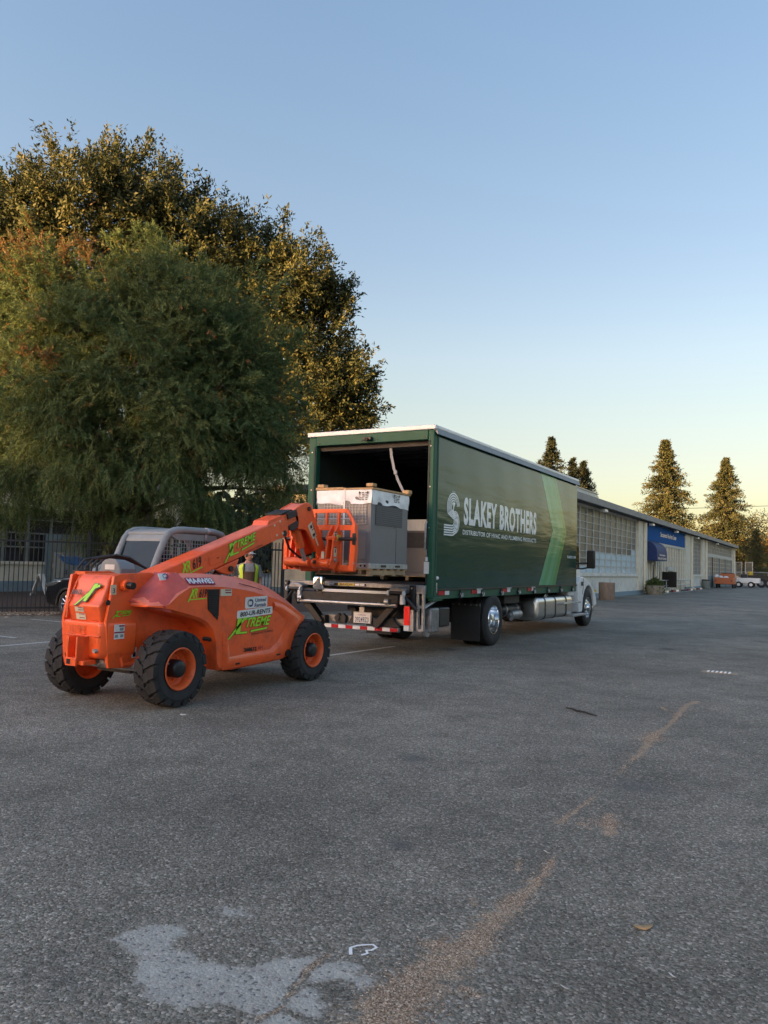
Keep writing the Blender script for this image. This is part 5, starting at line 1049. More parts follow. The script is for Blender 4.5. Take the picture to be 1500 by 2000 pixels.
obj('roof_label', MB().add([(-7.62, 7.035, 1.85), (-7.58, 7.035, 1.85), (-7.56, 7.045, 1.87), (-7.60, 7.045, 1.87)], [(0,1,2,3)]).add([(-7.28, 7.035, 1.86), (-7.22, 7.038, 1.862), (-7.20, 7.05, 1.878), (-7.26, 7.05, 1.878)], [(0,1,2,3)]), M['sticker'], cab)
obj('clamp_band', MB().tube([(gx1-.04, 7.70, 1.918), (gx1-.04, 7.75, 1.918)], .048, 12).box(gx1-.06, gx1-.02, 7.68, 7.72, 1.8, 1.88), M['steel'], cab)
obj('side_header', MB().prism([(7.08,1.84),(7.15,1.87),(7.9,1.87),(7.95,1.79),(7.2,1.79)], 0, gx1-.05, gx1-.03), M['cabgrey'], cab)
mb = MB()
def hoop_in(y):
    ys_ = [6.84,6.94,7.06,7.9,8.02,8.30]; zs_ = [1.36,1.60,1.79,1.79,1.76,1.36]; return np.interp(y, ys_, zs_)
for y in np.arange(6.90, 8.25, .048):
    zt = float(hoop_in(y)); mb.box(gx1-.045, gx1-.038, y-.0035, y+.0035, 1.2, zt)
for z in np.arange(1.22, 1.80, .048):
    a = 6.84+max(0, (z-1.36))*.42; b = 8.30-max(0, z-1.36)*.70; mb.box(gx1-.045, gx1-.038, a, b, z-.0035, z+.0035)
obj('side_guard', mb, M['mesh'], cab, smooth=0)
obj('seat', MB().box(-7.6, -7.15, 7.3, 7.75, .95, 1.08).prism([(7.25,1.05),(7.36,1.05),(7.30,1.62),(7.20,1.62)], 0, -7.58, -7.17), M['black'], cab, bevel=.04); obj('dash', MB().box(-7.7, -7.05, 8.05, 8.25, .9, 1.35), M['black'], cab)
hp('cab_tub', MB().prism([(6.78,.55),(6.78,1.36),(7.2,1.36),(7.3,.95),(8.0,.95),(8.1,1.36),(8.42,1.30),(8.45,.55)], 0, gx0, gx1-.02), O, bevel=.02)
hc = hp('hydraulic_cover', MB().prism([(-7.50,1.25),(-7.14,1.25),(-7.13,1.42),(-7.18,1.50),(-7.26,1.55),(-7.36,1.55),(-7.44,1.50),(-7.48,1.40)], 1, 6.42, 6.66), M['cabgrey'], bevel=.015); obj('white_label', MB().box(-7.38, -7.22, 6.412, 6.417, 1.41, 1.47), M['sticker'], hc)
for k in range(4):
    a = .045*k+random.uniform(-.012,.012); hp('hose', MB().tube([(-7.30+.8*a-.0, 5.98+a, 1.33), (-7.34+a, 6.0+a, 1.42+.25*a), (-7.32+a, 6.08+a, 1.52+.1*a), (-7.2+a, 6.2+.6*a, 1.56+.15*a), (-7.02+.5*a, 6.38, 1.54+.1*a), (-6.92, 6.55, 1.46), (-6.88, 6.75, 1.36)], .014, 8), M['blackrub'])
for k in range(3): hp('hose_end', MB().cyl((-6.90-.05*k, 6.70, 1.40-.02*k), (-6.86-.05*k, 6.85, 1.34-.02*k), .02, 8), M['steel'])
hp('hose_bracket', MB().box(-7.33, -7.22, 5.92, 6.06, 1.33, 1.40), M['black'])
hp('top_hatch', MB().box(-7.08, -6.92, 5.75, 6.1, 1.36, 1.395), O2)

# ================================================================ unit on the forks + pallet
ux0, ux1, uy0, uy1 = -6.97, -5.99, 10.15, 11.33
un = thing('hvac_unit', 'grey cooling unit with white wrap and timber top carried on the forks', 'air conditioner', (-6.48, 10.75, 1.49), 'grey cooling units')
obj('cabinet', MB().box(ux0, ux1, uy0, uy1, 1.56, 2.66), M['unit'], un, bevel=.008)
obj('seam', MB().box(ux0-.004, ux1+.004, uy0-.004, uy1+.004, 2.115, 2.13), M['unit'], un)
obj('base_rail', MB().box(ux0-.012, ux1+.012, uy0-.012, uy1+.012, 1.485, 1.565), M['steel'], un, bevel=.006)
mb = MB()
for x in (-6.62, -6.34): mb.box(x-.05, x+.05, uy0-.016, uy0-.0125, 1.515, 1.54)
for x in (-6.14, -6.07): mb.cyl((x, uy0-.016, 1.528), (x, uy0-.0125, 1.528), .017, 12)
for y in (10.55, 11.0): mb.box(ux1+.0125, ux1+.016, y-.08, y+.08, 1.51, 1.545)
obj('rail_slot', mb, M['ink'], un, smooth=0)
# coil guards: rear face and right face
mb = MB()
for x in np.arange(-6.83, -6.055, .058): mb.box(x-.004, x+.004, uy0-.014, uy0-.006, 2.15, 2.47)
for z in np.arange(2.16, 2.46, .045): mb.box(-6.84, -6.055, uy0-.015, uy0-.007, z-.004, z+.004)
obj('coil_panel', MB().box(-6.84, -6.055, uy0-.005, uy0-.001, 2.15, 2.60), M['unit'], un); obj('coil_guard', mb, M['wire'], un, smooth=0)
mb = MB()
for y in np.arange(10.30, 11.14, .024): mb.box(ux1+.004, ux1+.012, y-.004, y+.004, 2.16, 2.455)
for z in np.arange(2.16, 2.45, .03): mb.box(ux1+.005, ux1+.0125, 10.28, 11.14, z-.003, z+.003)
obj('coil_panel', MB().box(ux1+.0005, ux1+.004, 10.28, 11.14, 2.15, 2.62), M['unitdark'], un); obj('coil_guard', mb, M['unit'], un, smooth=0)
obj('access_panel', MB().box(-6.80, -6.06, uy0-.012, uy0-.001, 1.62, 2.04), M['unit'], un, bevel=.01)
obj('panel_seam', MB().box(ux1+.0005, ux1+.003, 10.945, 10.953, 1.57, 2.115).box(ux1+.0005, ux1+.006, 10.90, 10.905, 2.13, 2.5), M['unitdark'], un)
# white wrap with ragged lower edge
def skirt(p0, p1, nrm, z1, seed):
    r_ = random.Random(seed); mb = MB(); n = 26; p0, p1, nr = Vector(p0), Vector(p1), Vector(nrm); V = []
    ph = [r_.uniform(0, 6) for _ in range(4)]
    for j in range(7):
        for i in range(n+1):
            u = i/n; zb = 2.475+.012*math.sin(7*u+ph[0])+.008*math.sin(17*u+ph[1])-.02*u
            z = z1+(zb-z1)*j/6; q = p0+(p1-p0)*u+nr*(.012+.010*(math.sin(9*u+ph[2]+j*.7)+.6*math.sin(23*u+ph[3]-j))*(j/6)); V.append((q.x, q.y, z))
    mb.v = V; mb.f = [(j*(n+1)+i, (j+1)*(n+1)+i, (j+1)*(n+1)+i+1, j*(n+1)+i+1) for j in range(6) for i in range(n)]; return mb
wr = obj('plastic_cover', skirt((ux0-.01, uy0, 0), (ux1+.012, uy0, 0), (0,-1,0), 2.675, 3), M['wrap'], un, smooth=80, fixn=False)
obj('cover_side', skirt((ux1, uy0-.01, 0), (ux1, uy1+.01, 0), (1,0,0), 2.675, 5), M['wrap'], wr, smooth=80); obj('cover_side', skirt((ux0, uy0-.01, 0), (ux0, uy1+.01, 0), (-1,0,0), 2.675, 6), M['wrap'], wr, smooth=80); obj('cover_top', MB().box(ux0-.01, ux1+.01, uy0-.01, uy1+.01, 2.662, 2.68), M['wrap'], wr)
def blocky(o, u, v, w, h, seed):
    r_ = random.Random(seed); mb = MB()
    for k in range(5):
        z = h*(.04+k*.2); 
        for q in range(3):
            a = q*w/3+r_.uniform(0, .02)*w; plate(mb, Vector(o)+Vector(u)*a+Vector(v)*z, u, v, w/3*r_.uniform(.5, .95), h*.085, .0006)
    for a in (.0, .86): plate(mb, Vector(o)+Vector(u)*(w*a)+Vector(v)*(h*.75), u, v, w*.14, h*.25, .0007)
    return mb
obj('printed_panel', blocky((-6.20, uy0-.028, 2.515), (1,0,0), (0,0,1), .17, .135, 1), M['ink'], wr, smooth=0); obj('printed_panel', blocky((ux1+.028, 10.80, 2.535), (0,1,0), (0,0,1), .20, .125, 2), M['ink'], wr, smooth=0)
mb = MB(); mb.box(-6.475, -6.445, uy0-.02, uy0-.0165, 1.50, 2.685); obj('strap', mb, M['white2'], un)
wf_ = obj('timber_frame', MB().box(ux0-.03, -6.5, uy0-.02, uy0+.07, 2.685, 2.725).box(-6.5, ux1+.03, uy0-.02, uy0+.07, 2.685, 2.71), M['wood'], un, bevel=.004)
obj('timber', MB().box(ux1-.06, ux1+.03, uy0+.07, uy1+.04, 2.685, 2.715), M['wood'], wf_, bevel=.004); obj('timber', MB().box(ux0-.03, ux0+.06, uy0+.07, uy1+.04, 2.685, 2.715), M['wood'], wf_, bevel=.004); obj('timber', MB().box(ux0+.06, ux1-.06, uy1-.05, uy1+.04, 2.685, 2.715), M['wood'], wf_, bevel=.004)
for (x, y) in ((-6.90, uy0+.03), (-6.02, uy0+.04), (-6.0, uy1-.02), (-6.92, uy1-.02)): obj('timber_block', MB().box(x-.06, x+.06, y-.06, y+.06, 2.716 if y > 11 else 2.726, 2.775), M['wood'], wf_, bevel=.006)
pa = thing('pallet', 'light wooden pallet lifted on the forks under the wrapped unit', 'pallet', (-6.48, 10.75, 1.37), 'pallets')
for x in (-6.93, -6.66, -6.18, -6.03): obj('stringer', MB().box(x-.03, x+.03, uy0+.02, uy1-.02, 1.395, 1.463), M['wood2'], pa)
for y in np.linspace(uy0+.0, uy1-.1, 6): obj('plank', MB().box(ux0-.0, ux1, y, y+.10, 1.464, 1.483), M['wood'], pa, bevel=.003)
for y in np.linspace(uy0+.0, uy1-.1, 4): obj('plank', MB().box(ux0-.0, ux1, y, y+.10, 1.375, 1.394), M['wood2'], pa, bevel=.003)

# ================================================================ IRON FENCE (left), pickets are pieces
fa, fd = Vector((-18.81, 13.06, 0)), Vector((.446, .895, 0)).normalized(); fn = Vector((fd.y, -fd.x, 0)); frz = math.atan2(fd.y, fd.x)
fe_ = thing('iron_fence', 'dark iron picket fence in front of the shaded school building', 'fence', fa)
def fpt(t, z, off=0): return fa+fd*t+Vector((0,0,z))+fn*off
pk = obj('picket', MB().obox(fpt(0, 1.11), (.022, .022, 2.12), rz=frz), M['fence'], fe_, smooth=0)
for k in range(-30, 71):
    if k: piece(pk, fe_, fd*(k*.115)+Vector((0, 0, random.uniform(-.006, .006))))
for z in (.16, 1.93): obj('rail', MB().obox(fpt(2.3, z), (11.6, .035, .05), rz=frz), M['fence'], fe_)
for t in (-3.4, -.36, 2.1, 4.55, 7.0, 8.1): obj('post', MB().obox(fpt(t, 1.13), (.075, .075, 2.26), rz=frz).obox(fpt(t, 2.27), (.09, .09, .02), rz=frz), M['fence'], fe_)
# blue tarp behind the fence, leaning board, cabinet
mb = MB(); P0, P1 = Vector((-21.45, 16.62, 1.60)), Vector((-20.40, 17.22, 1.50)); n = 14; V = []
for i in range(n+1):
    u = i/n; p = P0+(P1-P0)*u; sag = .30*math.sin(math.pi*u)**.8
    for j in range(5): w_ = j/4; V.append((p.x+.05*math.sin(6*u+w_*3), p.y+.1*w_, p.z-sag*w_-.02*math.sin(9*u)))
mb.v = V; mb.f = [(i*5+j, i*5+j+1, (i+1)*5+j+1, (i+1)*5+j) for i in range(n) for j in range(4)]
hm = obj('tarp', mb, M['bluetarp'], smooth=70); tag(hm, 'blue tarp sagging behind the iron fence', 'tarp'); hm.modifiers.new('s', 'SOLIDIFY').thickness = .006
ab = thing('a_frame_sign', 'white folding sign board standing on the mulch behind the fence', 'sign', (-26.76, 20.16, 0))
rA = Matrix.Rotation(.6, 3, 'Z')
for s in (-1, 1): obj('board', MB().obox((-26.76+s*.15*math.cos(.6), 20.16+s*.15*math.sin(.6), .42), (.03, .5, .86), rA @ Matrix.Rotation(-s*.32, 3, 'Y')), M['sticker'], ab)
cbx = thing('grey_cabinet', 'grey metal cabinet by the school doorway behind the fence', 'cabinet', (-27.6, 22.0, 0))
obj('body', MB().box(-27.95, -27.3, 21.6, 22.4, .05, 1.7), M['bin'], cbx, bevel=.02); obj('door', MB().box(-27.29, -27.27, 21.65, 22.35, .15, 1.6), M['cabgrey'], cbx); obj('handle', MB().box(-27.268, -27.25, 21.7, 21.74, .8, 1.0), M['black'], cbx)

# ================================================================ BLACK CAR
car_ = thing('parked_car', 'black parked car with silver spoked wheels nosed up to the iron fence', 'car', (-15.3, 14.3, 0))
arcw = lambda cx: [(cx+.37*math.cos(R(a)), .35+.37*math.sin(R(a))) for a in range(180, -1, -15)]
bs = [(-17.55,.42),(-17.60,.62),(-17.52,.86),(-17.25,.98),(-16.3,1.08),(-13.3,1.12),(-13.0,.95),(-12.95,.45),(-13.05,.28)]+[(-13.75+.37*math.cos(R(a)), .35+.37*math.sin(R(a))) for a in range(0, 181, 15)]+[(-14.2,.25),(-16.3,.25)]+[(-16.72+.37*math.cos(R(a)), .35+.37*math.sin(R(a))) for a in range(0, 181, 15)]+[(-17.2,.28),(-17.5,.30)]
obj('body', MB().prism(bs, 1, 13.38, 15.22), M['carpaint'], car_, bevel=.07, seg=3)
obj('cabin', MB().loft([[(-16.35,13.45,1.08),(-13.15,13.45,1.08),(-13.15,15.15,1.08),(-16.35,15.15,1.08)],[(-15.45,13.62,1.58),(-13.5,13.62,1.58),(-13.5,14.98,1.58),(-15.45,14.98,1.58)],[(-15.2,13.72,1.63),(-13.7,13.72,1.63),(-13.7,14.88,1.63),(-15.2,14.88,1.63)]]), M['carpaint'], car_, bevel=.03, fixn=True)
obj('windscreen', MB().add([(-16.30,13.55,1.11),(-16.30,15.05,1.11),(-15.50,14.9,1.565),(-15.50,13.7,1.565)], [(0,1,2,3)]), M['carglass'], car_)
for a, b in ((-15.95,-14.9),(-14.82,-13.55)): obj('side_window', MB().add([(a+.05,13.445,1.13),(b,13.445,1.13),(b-.12,13.60,1.53),(a+.42 if a < -15 else a+.03,13.60,1.53)], [(0,1,2,3)]), M['carglass'], car_)
hl_ = obj('headlight', MB().prism([(-17.56,.74),(-17.48,.86),(-17.12,.93),(-16.95,.92),(-17.25,.80)], 1, 13.36, 13.6), M['chrome'], car_, bevel=.015)
obj('headlight', MB().prism([(-17.56,.74),(-17.48,.86),(-17.2,.93),(-17.25,.80)], 1, 15.0, 15.24), M['chrome'], car_, bevel=.015)
obj('arch_trim', MB().tube([(-16.72+.385*math.cos(R(a)), 13.385, .35+.385*math.sin(R(a))) for a in range(-5, 186, 10)], .03, 8), M['black'], car_); obj('grille', MB().box(-17.62, -17.56, 13.7, 14.9, .42, .72), M['black'], car_)
def car_wheel(par, cx, cy, r, sgn):
    c = (cx, cy, r); t = obj('wheel', MB().lathe([(r*.68,-.10),(r*.86,-.115),(r*.97,-.10),(r,-.07),(r,.07),(r*.97,.10),(r*.86,.115),(r*.68,.10)], c, 1, 36), M['tyre2'], par)
    mb = MB().lathe([(r*.70,.095),(r*.66,.105),(r*.63,.08),(r*.62,-.02)], c, 1, 36, sgn); 
    for k in range(10):
        g = 2*math.pi*k/10; d_ = Vector((math.cos(g), 0, math.sin(g))); mb.tube([Vector(c)+d_*.03+Vector((0,sgn*.085,0)), Vector(c)+d_*(r*.64)+Vector((0,sgn*.095,0))], [.026, .014], 6)
    mb.lathe([(.06,.06),(.06,.1),(.03,.11),(0,.11)], c, 1, 16, sgn); obj('rim', mb, M['chrome'], t)
    obj('wheel_back', MB().cyl((cx, cy, r), (cx, cy+sgn*.03, r), r*.66, 24), M['black'], t); return t
for cx in (-16.72, -13.75): car_wheel(car_, cx, 13.50, .345, -1); car_wheel(car_, cx, 15.10, .345, 1)

# ================================================================ PERSON behind the boom
px, py = -10.62, 12.99
pe = thing('person', 'man in white cap, glasses and yellow edged safety vest behind the boom', 'person', (px, py, 0))
def skin_body():
    V, E, Rd = [], [], []
    def add(p, r, par=None):
        V.append(p); Rd.append(r); 
        if par is not None: E.append((par, len(V)-1))
        return len(V)-1
    pel = add((0,0,.90), (.155,.115)); wa = add((0,.0,1.06), (.16,.12), pel); ch = add((0,.0,1.26), (.175,.125), wa); cl = add((0,.01,1.39), (.12,.09), ch); nk = add((0,-.005,1.455), (.062,.064), cl); add((0,-.012,1.52), (.062,.066), nk)
    for s in (-1, 1):
        sh_ = add((s*.185,.01,1.375), (.062,.06), cl); el = add((s*.245,.03,1.10), (.046,.046), sh_); wr_ = add((s*.235,-.12,.90), (.030,.026), el); pm_ = add((s*.23,-.17,.855), (.036,.022), wr_)
        for k in range(4):
            o_ = (k-1.5)*.019; a = add((s*.23+o_,-.205-.005*(k in (1,2)),.82), (.0095,.0095), pm_); b = add((s*.23+o_,-.215,.785), (.0085,.0085), a); add((s*.23+o_*.9,-.205,.757+.004*abs(k-1.5)), (.007,.007), b)
        t_ = add((s*.23-s*.042,-.175,.845), (.011,.011), pm_); add((s*.23-s*.05,-.20,.815), (.009,.009), t_)
        hp_ = add((s*.095,0,.84), (.095,.1), pel); kn = add((s*.105,-.02,.48), (.062,.065), hp_); an = add((s*.11,.02,.10), (.042,.048), kn); hl2 = add((s*.115,-.04,.05), (.042,.04), an); add((s*.12,-.15,.035), (.04,.03), hl2)
    me = bpy.data.meshes.new('b'); me.from_pydata(V, E, []); o = bpy.data.objects.new('b', me); col.objects.link(o)
    md = o.modifiers.new('skin', 'SKIN'); md.use_smooth_shade = True
    for i, r in enumerate(Rd): me.skin_vertices[0].data[i].radius = r
    me.skin_vertices[0].data[0].use_root = True
    o.modifiers.new('sub', 'SUBSURF').levels = 2; o.modifiers['sub'].render_levels = 2
    dg = bpy.context.evaluated_depsgraph_get(); ev = o.evaluated_get(dg); m2 = ev.to_mesh()
    mb = MB(); mb.add([tuple(v.co) for v in m2.vertices], [tuple(p.vertices) for p in m2.polygons]); ev.to_mesh_clear(); bpy.data.objects.remove(o); bpy.data.meshes.remove(me)
    return mb
bm_ = skin_body()
# head (local: faces -Y), turned to the truck
hc_, hz_ = Vector((0, -.02, 1.585)), Matrix.Rotation(R(38), 3, 'Z')
def head_pt(th_, ph_, off=0):
    x, y, z = math.sin(ph_)*math.sin(th_), -math.sin(ph_)*math.cos(th_), math.cos(ph_)
    rx, ry, rz_ = .074+off, .093+off, .113+off
    p = Vector((x*rx, y*ry, z*rz_))
    if z < 0: p.x *= 1-.28*(-z)**1.5; p.y *= 1-.12*(-z) if y > 0 else 1.0
    f = max(0, -y)
    gz = lambda c, s: math.exp(-((z-c)/s)**2); gx = lambda c, s: math.exp(-((x-c)/s)**2)
    if off < .003 and f > .2:
        p.y -= .024*gx(0, .16)*gz(-.22, .18)*f + .008*gx(0, .12)*gz(0.02, .15) + .012*gx(0, .35)*gz(-.82, .14) + .006*gx(0, .28)*gz(-.50, .06)
        p.y += .010*(gx(.38, .2)+gx(-.38, .2))*gz(.05, .12) + .006*gx(0, .3)*gz(-.57, .03); p.y -= .006*gz(.22, .1)*f
    return hc_ + hz_ @ p
def head_grid(mb, t0, t1, p0, p1, nt_, np__, off=0):
    V = [head_pt(t0+(t1-t0)*i/nt_, p0+(p1-p0)*j/np__, off) for j in range(np__+1) for i in range(nt_+1)]
    mb.add(V, [(j*(nt_+1)+i, (j+1)*(nt_+1)+i, (j+1)*(nt_+1)+i+1, j*(nt_+1)+i+1) for j in range(np__) for i in range(nt_)]); return mb
head_grid(bm_, -math.pi, math.pi, .02, math.pi-.02, 40, 32)
for s in (-1, 1):
    e = [hc_+hz_ @ Vector((s*(.074+.012*math.cos(a)), .012+.014*math.sin(a), -.005)) for a in (0,)][0]
    bm_.lathe([(0,-.012),(.018,-.008),(.026,0),(.018,.008),(0,.012)], e, 0, 12)
class Off(MB): pass
def at_person(mb): m = MB(); m.v = [(p[0]+px, p[1]+py, p[2]) for p in mb.v]; m.f = mb.f; return m
def pp(name, mb, m, **k): return obj(name, at_person(mb), m, pe, **k)
body = pp('body', bm_, M['skin'], smooth=80, fixn=True)
pp('hair', head_grid(MB(), R(62), R(298), .35, 1.75, 24, 12, .008), M['hair'], smooth=80)
cp = MB(); head_grid(cp, -math.pi, math.pi, .0, 1.12, 28, 8, .014)
bl = [hc_+hz_ @ Vector((.085*math.sin(a)*(1), -.05-.085*math.cos(a)*.62, .05)) for a in np.linspace(-1.35, 1.35, 9)]; bo = [hc_+hz_ @ Vector((.078*math.sin(a), -.07-.125*math.cos(a), .042)) for a in np.linspace(-1.3, 1.3, 9)]
cp.add(bl+bo, [(i, i+1, 10+i, 9+i) for i in range(8)]); pp('cap', cp, M['cap'], smooth=60)
gs = MB()
for s in (-1, 1):
    gs.tube([hc_+hz_ @ Vector((s*.031+.021*math.cos(a), -.103+.006*abs(math.cos(a)), .008+.016*math.sin(a))) for a in np.linspace(0, 2*math.pi, 13)], .0025, 5)
    gs.tube([hc_+hz_ @ Vector((s*.052, -.096, .010)), hc_+hz_ @ Vector((s*.076, -.03, .012)), hc_+hz_ @ Vector((s*.078, .015, .008))], .0028, 5)
pp('glasses', gs, M['ink'])
ey = MB()
for s in (-1, 1): ey.lathe([(0,-.009),(.007,-.006),(.009,0),(.007,.006),(0,.009)], hc_+hz_ @ Vector((s*.031, -.083, .008)), 0, 10)
pp('eye', ey, M['white2']); mo = MB(); mo.obox(hc_+hz_ @ Vector((0, -.0965, -.066)), (.042, .008, .006), hz_); pp('mouth', mo, M['ink'])
TZ = [.88,.98,1.08,1.20,1.30,1.36,1.40,1.43]; TA = [.175,.178,.18,.192,.205,.212,.185,.115]; TB = [.135,.138,.138,.140,.138,.125,.105,.085]
def tor(th_, z, off=0): return Vector(((np.interp(z, TZ, TA)+off)*math.sin(th_), -(np.interp(z, TZ, TB)+off)*math.cos(th_), z))
def tgrid(t0, t1, z0, z1, off, nt_=16, nz_=10, tfun=None):
    V = []
    for j in range(nz_+1):
        z = z0+(z1-z0)*j/nz_; a, b = tfun(z) if tfun else (t0, t1); V += [tor(a+(b-a)*i/nt_, z, off) for i in range(nt_+1)]
    return MB().add(V, [(j*(nt_+1)+i, j*(nt_+1)+i+1, (j+1)*(nt_+1)+i+1, (j+1)*(nt_+1)+i) for j in range(nz_) for i in range(nt_)])
sh1 = tgrid(-math.pi, math.pi, .88, 1.435, 0, 40, 14)
for s in (-1, 1): sh1.tube([(s*.17,.01,1.385), (s*.21,.015,1.28), (s*.238,.025,1.17)], [.072,.068,.064], 14)
pp('shirt', sh1, M['shirt'], smooth=80)
pp('bib', tgrid(R(-38), R(38), .86, 1.27, .010), M['bib'], smooth=80)
st_ = MB()
for s in (-1, 1): st_.tube([tor(s*R(30), 1.27, .012), tor(s*R(28), 1.36, .012), tor(s*R(40), 1.42, .012)], .016, 6)
pp('braces', st_, M['ink'])
for s in (-1, 1):
    a, b = (R(44), R(178)); lo_, hi_ = (a, b) if s > 0 else (-b, -a)
    pp('vest', tgrid(lo_, hi_, .90, 1.425, .016, 20, 12), M['vestgrey'], smooth=80)
    e0, e1 = (R(34), R(60)); e0, e1 = (e0, e1) if s > 0 else (-e1, -e0); pp('vest_stripe', tgrid(e0, e1, .90, 1.425, .021, 6, 12), M['hivis'], smooth=80)
    w0, w1 = (R(62), R(175)); w0, w1 = (w0, w1) if s > 0 else (-w1, -w0); pp('vest_band', tgrid(w0, w1, 1.02, 1.09, .020, 14, 2), M['hivis'], smooth=80)
tr = tgrid(-math.pi, math.pi, .80, .98, .012, 30, 4)
for s in (-1, 1): tr.tube([(s*.09,0,.86), (s*.10,-.01,.66), (s*.105,-.02,.48), (s*.11,.01,.25), (s*.11,.015,.09)], [.108,.10,.085,.078,.08], 16)
pp('trousers', tr, M['denim'], smooth=80)
for s in (-1, 1): pp('boot', MB().loft([[(s*.115+x*w_, y, z_) for x, z_ in ((-.05,.0),(.05,.0),(.05,h_),(-.05,h_))] for y, w_, h_ in ((.07,.85,.12),(.0,1.0,.13),(-.08,1.0,.085),(-.17,1.0,.07),(-.21,.7,.05))]), M['black'], bevel=.02, fixn=True)
pe.rotation_euler = (0, 0, R(46)); pe.scale = (1.05, 1.05, 1.05)

# ================================================================ THINGS ALONG THE RIGHT BUILDING
t = thing('planter_drum', 'rusty brown cylindrical planter against the pale wall', 'planter', (-10.45, 42.9, 0))
obj('drum', MB().lathe([(0,0),(.40,0),(.42,.04),(.43,.9),(.40,.93),(.37,.93),(.36,.78),(0,.78)], (-10.45, 42.9, 0), 2, 32), M['planter'], t); obj('soil', MB().cyl((-10.45,42.9,.785), (-10.45,42.9,.80), .355, 24), M['mulch'], t)
t = thing('planter_bowl', 'tan concrete planter overflowing with green plants beside the entrance', 'planter', (-10.5, 56.6, 0))
obj('bowl', MB().lathe([(0,0),(.50,0),(.56,.1),(.62,.5),(.64,.62),(.58,.64),(.55,.55),(0,.52)], (-10.5, 56.6, 0), 2, 28), M['concrete'], t)
def leaf_mesh(name, Pn, D, Nn, L_, W_, tone, mats):
    """N folded leaves: base, left, tip, right"""
    D = D/np.linalg.norm(D, axis=1, keepdims=True); S = np.cross(D, Nn); S /= np.linalg.norm(S, axis=1, keepdims=True)+1e-9; U_ = np.cross(S, D)
    L_ = L_[:, None]; W_ = W_[:, None]; n = len(Pn)
    V = np.empty((n, 4, 3)); V[:, 0] = Pn; V[:, 1] = Pn+D*L_*.45-S*W_*.5+U_*W_*.18; V[:, 2] = Pn+D*L_; V[:, 3] = Pn+D*L_*.45+S*W_*.5+U_*W_*.18
    b = np.arange(n)[:, None]*4; F = np.concatenate([b+[0,3,2], b+[0,2,1]], 0)
    me = fast_mesh(name, V.reshape(-1, 3), F, {'tone': np.repeat(tone, 4)}, 3); me.materials.append(mats); return me
def unit(v): return v/(np.linalg.norm(v, axis=-1, keepdims=True)+1e-9)
def leaf_material(name, stops, rough=.5, trans=.25):
    m = bpy.data.materials.new(name); m.use_nodes = True; t = m.node_tree; b = t.nodes['Principled BSDF']; N = t.nodes.new; L = t.links.new
    at = N('ShaderNodeAttribute'); at.attribute_name = 'tone'; rp = N('ShaderNodeValToRGB'); els = rp.color_ramp.elements
    while len(els) < len(stops): els.new(.5)
    for e, (p, c) in zip(els, stops): e.position = p; e.color = (*c, 1)
    L(at.outputs['Fac'], rp.inputs[0]); L(rp.outputs[0], b.inputs['Base Color']); b.inputs['Roughness'].default_value = rough; b.inputs['Specular IOR Level'].default_value = .3
    tr_ = N('ShaderNodeBsdfTranslucent'); L(rp.outputs[0], tr_.inputs['Color']); mx_ = N('ShaderNodeMixShader'); mx_.inputs[0].default_value = trans
    L(b.outputs[0], mx_.inputs[1]); L(tr_.outputs[0], mx_.inputs[2]); L(mx_.outputs[0], t.nodes['Material Output'].inputs['Surface']); return m
M['plantleaf'] = leaf_material('planter_leaf', [(0,(.04,.06,.02)),(.5,(.085,.125,.035)),(1,(.16,.20,.06))])
n = 1500; a = rng.uniform(0, 2*np.pi, n); rr = rng.uniform(0, .78, n)**.7; P_ = np.c_[-10.5+.72*rr*np.cos(a), 56.6+.72*rr*np.sin(a), .50+.36*(1-rr)+rng.uniform(-.1, .25, n)-.45*(rr > .72)*rng.random(n)]
put(bpy.data.objects.new('foliage', leaf_mesh('foliage', P_-np.array(ROOTLOC[t.name]), unit(rng.normal(size=(n,3))+[0,0,.5]), rng.normal(size=(n,3)), rng.uniform(.12,.26,n), rng.uniform(.05,.1,n), rng.random(n), M['plantleaf'])), t)
t = thing('notice_board', 'dark blank notice board on a single post in front of the slats', 'sign', (-10.95, 63.8, 0))
rz = R(-28); obj('board', MB().obox((-10.95, 63.8, 1.0), (.06, 1.75, 1.15), rz=R(62)), M['signblack'], t, bevel=.01); obj('post', MB().box(-11.0, -10.9, 63.75, 63.85, 0, .5), M['black'], t); obj('edge_frame', MB().obox((-10.95, 63.8, 1.59), (.08, 1.8, .03), rz=R(62)), M['black'], t)
for k, (y, tx) in enumerate(((62.6, 'red and white wheel stop just left of the dark notice board post'), (67.4, 'red and white wheel stop just right of the dark notice board'), (75.0, 'red and white wheel stop in front of the blue grey base block'), (81.0, 'red and white wheel stop nearest the grey bin'))):
    t = thing('wheel_stop', tx, 'wheel stop', (-10.95, y, 0), 'red and white wheel stops')
    obj('kerb_block', MB().prism([(-11.05,0),(-10.85,0),(-10.88,.16),(-11.02,.16)], 1, y-1.1, y+.1), M['redpaint'], t, bevel=.01); obj('white_end', MB().prism([(-11.05,0),(-10.85,0),(-10.88,.16),(-11.02,.16)], 1, y+.1, y+1.6), M['white2'], t, bevel=.01)
t = thing('rubbish_bin', 'grey green round bin with black rim beside the garage door', 'bin', (-10.9, 85.5, 0))
obj('barrel', MB().lathe([(0,0),(.30,0),(.36,.1),(.38,.85),(0,.85)], (-10.9, 85.5, 0), 2, 24), M['bin'], t); obj('bin_rim', MB().lathe([(.40,.84),(.42,.88),(.40,.95),(.30,.96),(0,.9)], (-10.9, 85.5, 0), 2, 24), M['black'], t)
